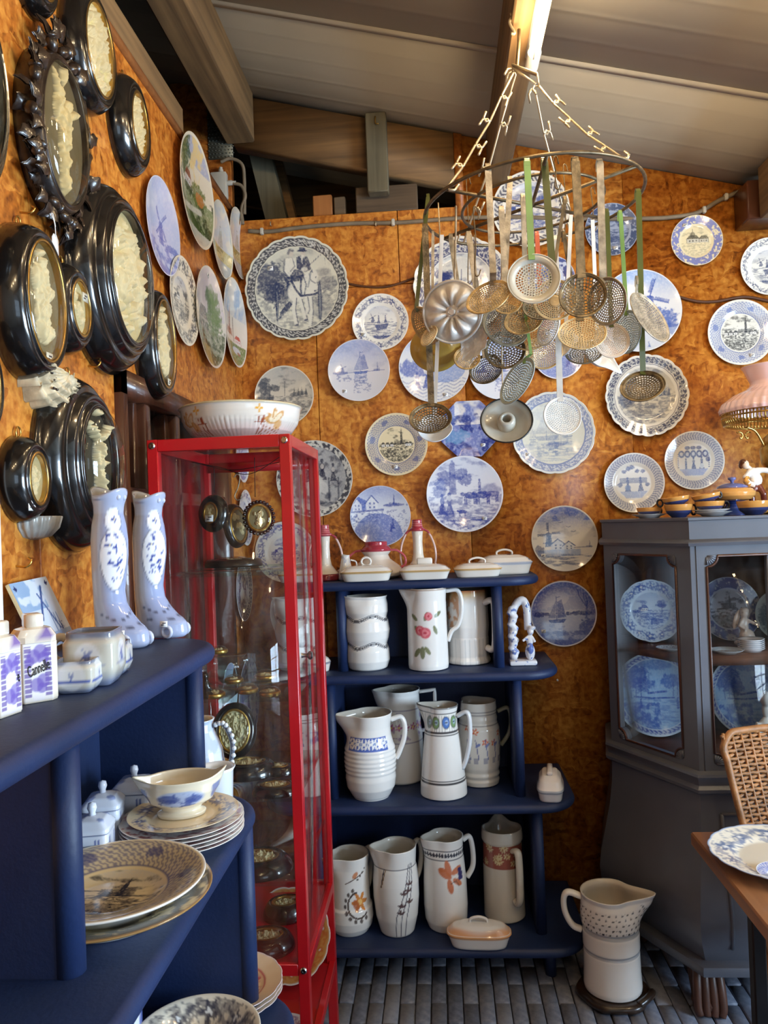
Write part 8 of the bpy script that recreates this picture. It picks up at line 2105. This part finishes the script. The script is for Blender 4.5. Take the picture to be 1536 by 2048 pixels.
# ---- on top of it
CT = 1.5255
def two_tone(label, px, py, y, r, h, z=None, tilt=None, hand=0, name='cup', cat='cup', group='two-tone cups on the grey cabinet', sau=0, bh=.55):
    p = PY(px, py, y); z = CT if z is None else z
    t = thing(name, label, cat, (p[0], y, z), group=group)
    if tilt: t.rotation_euler = tilt
    pr = [(0, 0), (r * .50, 0), (r * .55, .003), (r * .85, h * .35), (r * .97, h * .75), (r, h), (r * .95, h), (r * .8, h * .4), (0, .005)]
    V, F = lathe(resamp(pr, .002), 56)
    out = np.arange(len(V)) < len(V) * .6
    solid('bowl', (V, F), (206, 146, 78), t, fn=lambda V, c: np.where(((V[:, 2:3] < h * bh) & out[:, None]), lin((44, 58, 110)), np.where(out[:, None], lin((216, 158, 84)), lin((224, 190, 140)))))
    if hand is not None:
        a = R_(hand)
        hm = tube([(math.cos(a) * (r * .95 + .009 * (1 + math.cos(q))), math.sin(a) * (r * .95 + .009 * (1 + math.cos(q))), h * .55 + h * .38 * math.sin(q)) for q in np.linspace(0, 2 * PI, 18)[:-1]], .0035, 7, closed=True)
        mk('handle', hm, M_BLACKRIM, t)
    return t
def saucer(label, px, y, r, z=CT, group='saucers on the grey cabinet'):
    p = PY(px, 1025, y)
    pr = [(0, .003), (r * .45, .003), (r * .48, 0), (r * .54, 0), (r * .62, .005), (r * .97, .013), (r, .0145), (r * .95, .0145), (r * .55, .007), (0, .007)]
    V, F = lathe(pr, 48)
    return tag(mk('saucer', (V, F), M_GLAZE, col=np.tile(lin((206, 208, 212)), (len(V), 1)), loc=(p[0], y, z + .0005)), label, 'saucer', group)
saucer('pale saucer under the leftmost two-tone cup on the grey cabinet', 1298, 2.72, .058)
two_tone('leftmost two-tone cup standing on a saucer on the grey cabinet', 1298, 1015, 2.72, .042, .030, CT + .0078, None, 30)
two_tone('lower two-tone cup of the tilted pair without a saucer', 1357, 1015, 2.66, .046, .044, None, None, 10)
two_tone('upper tilted two-tone cup of the pair without a saucer', 1353, 995, 2.66, .045, .030, CT + .0405, (R_(0), R_(-7), 0), 165)
saucer('lower pale saucer in the right-hand pile of cups on the grey cabinet', 1425, 2.64, .062)
saucer('upper pale saucer in the right-hand pile of cups on the grey cabinet', 1423, 2.64, .060, CT + .0085)
two_tone('lower two-tone cup on the double saucers', 1419, 1003, 2.64, .047, .034, CT + .0165, None, 0)
two_tone('upper tilted two-tone cup on the double saucers', 1414, 990, 2.64, .046, .028, CT + .0475, (0, R_(-10), 0), 20)
two_tone('black-handled cup standing behind the double saucers', 1428, 975, 2.78, .038, .070, None, None, 100)
two_tone('wide two-tone bowl at the right end of the grey cabinet top', 1507, 1012, 2.60, .052, .046, None, None, None, name='two_tone_bowl', cat='bowl')
tu = thing('tureen', 'orange tureen with blue lid and flared blue foot on the grey cabinet', 'tureen', (PY(1466, 1010, 2.72)[0], 2.72, CT))
V, F = lathe(resamp([(0, 0), (.046, 0), (.044, .004), (.028, .022), (.022, .038), (.03, .046), (.06, .054), (.072, .066), (.074, .078), (.064, .090), (.05, .094), (0, .094)], .003), 56)
solid('bowl', (V, F), (216, 160, 90), tu, fn=lambda V, c: np.where(V[:, 2:3] < .05, lin((58, 84, 160)), c))
ld = solid('lid', lathe([(.05, .0945), (.048, .100), (.03, .108), (.012, .112), (0, .112)], 40), (104, 112, 168), tu)
solid('knob', lathe([(.005, .110), (.006, .118), (.014, .124), (.012, .130), (0, .132)], 24), (104, 112, 168), ld)
# dancing figurine
fd = thing('figurine', 'dancing porcelain figurine in a white shirt beside the pink lamp', 'figurine', (PY(1512, 1018, 2.72)[0], 2.72, CT))
M_HAIR = mat('brown_glaze', (92, 52, 30), .2, 0, .15, 20, coat=.4); M_SKINP = mat('cream_porcelain', (236, 214, 190), .2, 0, .05, 20, coat=.4); M_BREECH = mat('maroon_glaze', (110, 52, 40), .2, 0, .15, 20, coat=.4); M_GOLDG = mat('gold_glaze', (206, 150, 70), .2, .2, .1, 20, coat=.4); M_SHIRT = mat('white_glaze', (238, 234, 228), .2, 0, .04, 20, coat=.4)
blobs('base', [((0, 0, .012), (.046, .034, .013)), ((-.01, .008, .03), (.02, .016, .02))], M_GOLDG, fd)
blobs('legs', [([(.0, 0, .10), (-.014, -.006, .065), (-.012, -.004, .025)], .011), ([(.012, 0, .10), (.022, -.012, .07), (.03, .0, .03)], .011)], M_BREECH, fd)
blobs('shirt', [((.004, 0, .118), (.022, .016, .024)), ((-.006, 0, .142), (.022, .016, .02)), ([(-.012, -.002, .15), (-.036, -.012, .128), (-.028, -.02, .106), (-.008, -.022, .10)], .010), ([(.008, 0, .152), (.036, -.004, .150), (.058, -.004, .142)], .010)], M_SHIRT, fd)
blobs('head', [((-.030, -.002, .172), (.013, .013, .016)), ([(-.012, 0, .156), (-.024, 0, .166)], .008)], M_SKINP, fd, .003)
blobs('hair', [((-.036, .001, .180), (.013, .014, .012)), ((-.042, .004, .170), (.008, .011, .012))], M_HAIR, fd, .003)
blobs('sash', [([(-.03, -.012, .13), (-.036, -.016, .115), (-.022, -.02, .10)], .011)], M_GOLDG, fd, .003)
# pink oil lamp
LX, LY = PY(1556, 900, 2.76)[0], 2.76
lp = thing('oil_lamp', 'brass oil lamp with pink fluted glass shade at the right edge', 'lamp', (LX, LY, CT))
def zz(py): return PY(1556, py, LY)[2] - CT
s = mpp((LX, LY, 1.8))
zr, zt_ = zz(822), zz(738)
pr = [(104 * s, zr), (106 * s, zr + .012), (100 * s, zr + .034), (78 * s, zr + .062), (54 * s, zr + .080), (47 * s, zr + .092), (46 * s, zr + .104), (58 * s, zt_ + .004), (62 * s, zt_ + .012), (59 * s, zt_ + .010), (43 * s, zr + .100), (50 * s, zr + .080), (74 * s, zr + .060), (96 * s, zr + .033), (100 * s, zr)]
V, F = lathe(resamp(pr, .005), 160); a = np.arctan2(V[:, 1], V[:, 0]); g = 1 + .012 * np.cos(a * 40) * sst(zr + .105, zr + .07, V[:, 2]); V[:, 0] *= g; V[:, 1] *= g
mk('glass_shade', (V, F), M_PINKGL, lp)
gal = [mv(rotz(tube([(100 * s, 0, 0), (100 * s, 0, -.026), (97 * s, 0, -.040)], .0028, 6), 2 * PI * i / 90), 0, 0, zr) for i in range(90)]
o = mk('gallery_fringe', join(*gal), M_BRASS, lp); o['kind'] = 'stuff'
for dz, rr in ((0, 101), (-.014, 101), (-.041, 97)): mk('gallery_ring', mv(tube([(rr * s * math.cos(q), rr * s * math.sin(q), 0) for q in np.linspace(0, 2 * PI, 73)[:-1]], .0032, 6, closed=True), 0, 0, zr + dz), M_BRASS, lp)
mk('oil_font', lathe([(0, zz(960)), (.02, zz(960)), (.055, zz(925)), (.06, zz(900)), (.045, zz(875)), (.02, zz(862)), (.02, zz(840)), (0, zz(840))], 40), M_BRASS, lp)
mk('stem', lathe([(0, 0), (.07, 0), (.072, .006), (.05, .02), (.02, .035), (.014, .06), (.02, .075), (.014, .09), (.016, zz(960)), (0, zz(960) + .002)], 40), M_BRASS, lp)
mk('chimney', lathe([(.022, zz(840)), (.03, zz(815)), (.024, zz(780)), (.020, zz(720))], 24), M_DOME, lp)
for q in range(3):
    a0 = R_(195 + q * 120)
    arm = crom([(.02, 0, zz(930)), (.055, 0, zz(890)), (.085, 0, zz(862)), (.120, 0, zz(853))], 6)
    scr = [(.115 + (.018 - .0022 * i) * math.cos(2.2 - i * .55), 0, zz(872) + (.018 - .0018 * i) * math.sin(2.2 - i * .55)) for i in range(10)]
    scr2 = [(.145 + (.018 - .0022 * i) * math.cos(.9 + i * .55), 0, zz(872) + (.018 - .0018 * i) * math.sin(.9 + i * .55)) for i in range(10)]
    mk('scroll_arm', rotz(join(tube(arm, .0042, 8), tube(scr, .0032, 7), tube(scr2, .0032, 7)), a0), M_BRASS, lp)

# ------------------------------------------------------------------ table, chair, floor jug
TC = PZ(1380, 1663, .755)
tb = thing('table', 'wooden table with black iron trestle legs at the right edge', 'table', (0, 0, 0))
tx0, ty1 = TC[0], TC[1]
nb_ = 5; tw = .80 / nb_
for i in range(nb_):
    hard('table_plank', cbox(tx0 + i * tw + .0004, tx0 + (i + 1) * tw - .0004, ty1 - 1.25, ty1, .722, .755, .004), M_TABLE, tb)
hard('apron', cbox(tx0 + .06, tx0 + .74, ty1 - .11, ty1 - .08, .66, .722, .003), M_TABLE, tb)
lp_ = PZ(1482, 1800, .722)
for yy in (lp_[1], ty1 - 1.12):
    for xx in (tx0 + .045, tx0 + .74):
        hard('leg', cbox(xx - .014, xx + .014, yy - .014, yy + .014, 0, .722, .003), M_BLACKIRON, tb)
    hard('cross_bar', cbox(tx0 + .045, tx0 + .74, yy - .010, yy + .010, .30, .325, .003), M_BLACKIRON, tb)
    hard('brace', tube([(tx0 + .05, yy, .45), (tx0 + .22, yy, .715)], 1, rect=(.010, .010), up=(0, 1, 0)), M_BLACKIRON, tb)
b = PZ(1566, 1728, .7555)
lay_plate('large oval platter with blue and yellow flowers on the table', (b[0], b[1], .7556), .155, .028, dict(base=(232, 226, 210), ink=(92, 112, 150), border='floral', r0=.55, r1=.95, bk=dict(n=10), scallop=(18, .02), edge=(150, 170, 206)), 'plate', n=150, k=40, name='table_platter')
b2 = PZ(1560, 1748, .775)
lay_plate('small blue plate lying in the large platter on the table', (b2[0] + .01, b2[1], .767), .055, .012, dict(base=(232, 230, 226), ink=(60, 92, 180), border='leaf', r0=.6, r1=.95, scene='rose', sr=.5), 'plate', n=96, k=26, name='small_plate')
# wicker chair seen from behind the table
ch = thing('wicker_chair', 'brown woven wicker chair behind the table', 'chair', (1.04, 2.12, 0))
CW = .27
def cz(t): return .46 + .46 * t
def cxw(t): return .20 + .085 * t - .012 * t * t
def cyy(x, t): return -.0 + .09 * (1 - (x / .30) ** 2) * .5 + .10 * t
rows = []
nst = 44
for r_ in range(nst):
    t_ = r_ / (nst - 1); w_ = cxw(t_); xs = np.linspace(-w_, w_, 42)
    P = [(x, cyy(x, t_) + .0045 * math.cos(PI * (j + r_)), cz(t_) - .010 * (abs(x) / .28) ** 4) for j, x in enumerate(xs)]
    rows.append(tube(P, .0052, 5))
o = mk('woven_back', join(*rows), M_WICKER, ch); o['kind'] = 'stuff'
stv = []
for j in range(21):
    u = -1 + 2 * j / 20
    stv.append(tube([(u * cxw(t_) * .98, cyy(u * cxw(t_), t_), cz(t_)) for t_ in np.linspace(0, 1, 12)], .004, 5))
o = mk('back_stakes', join(*stv), M_WICKER, ch); o['kind'] = 'stuff'
edge = [(-cxw(t_), cyy(-cxw(t_), t_), cz(t_) - (.012 if t_ > .9 else 0)) for t_ in np.linspace(0, .94, 12)] + [(x, cyy(x, 1), cz(1) + .006 - .02 * (abs(x) / .28) ** 6) for x in np.linspace(-.245, .245, 16)] + [(cxw(t_), cyy(cxw(t_), t_), cz(t_)) for t_ in np.linspace(.94, 0, 12)]
mk('back_border', tube(crom(edge, 3), .010, 10), M_WICKER, ch)
hard('seat', slab([(-.23, -.42), (.23, -.42), (.25, -.1), (.21, .05), (-.21, .05), (-.25, -.1)], .40, .45, .018), M_WICKER, ch)
for sx in (-1, 1):
    for sy in (-.38, .02): mk('leg', tube([(sx * .21, sy, .41), (sx * .225, sy - .01, 0)], .017, 10), M_WICKER, ch)
# jug on the floor
b = PZ(1226, 1972, 0.03)
sd = thing('round_stand', 'low dark wooden stand with a curled edge under the floor jug', 'stand', (b[0], b[1], .0005))
mk('disc', lathe([(0, 0), (.095, 0), (.112, .006), (.116, .016), (.110, .026), (.098, .028), (0, .026)], 48, rmod=lambda t: 1 + .03 * np.cos(6 * t)), M_CARVED, sd)
mk('curled_edge', tube(crom([(.06, -.085, .022), (.085, -.07, .028), (.108, -.045, .03), (.118, -.02, .022)], 5), .012, 9), M_CARVED, sd)
def dots(cv, H, Rm):
    m = (cv.v > .66 * H) & (cv.v < .90 * H)
    cv.put(m, (236, 230, 222), .6)
    for i in range(-9, 10):
        for j in range(5):
            cv.ell((i + .5 * (j % 2)) * .021, (.685 + .048 * j) * H, .0034, .0034, (28, 30, 36)); cv.ell((i + .5 + .5 * (j % 2)) * .021, (.685 + .048 * j) * H + .002, .0014, .0014, (96, 96, 104), .8)
    for z in (.645, .425): cv.put(np.abs(cv.v - z * H) < .007, (150, 156, 164), .7)
    cv.line([(.95 * Rm, .93 * H), (1.1 * Rm, .84 * H), (1.18 * Rm, .70 * H)], .0016, (60, 62, 70))
jug('white jug with black polka dots standing on the floor', (b[0], b[1], .0285), .305, [(.265, 0), (.295, .012), (.30, .05), (.292, .20), (.288, .40), (.278, .425), (.292, .45), (.292, .60), (.285, .635), (.275, .65), (.30, .68), (.308, .78), (.298, .90), (.285, .95), (.298, 1.0)], (-12, .17, 26, .02), 172, [(.29, .93), (.42, .965), (.47, .90), (.46, .75), (.39, .62), (.30, .58)], dots, flat=(.015, .010), zsp=.72)
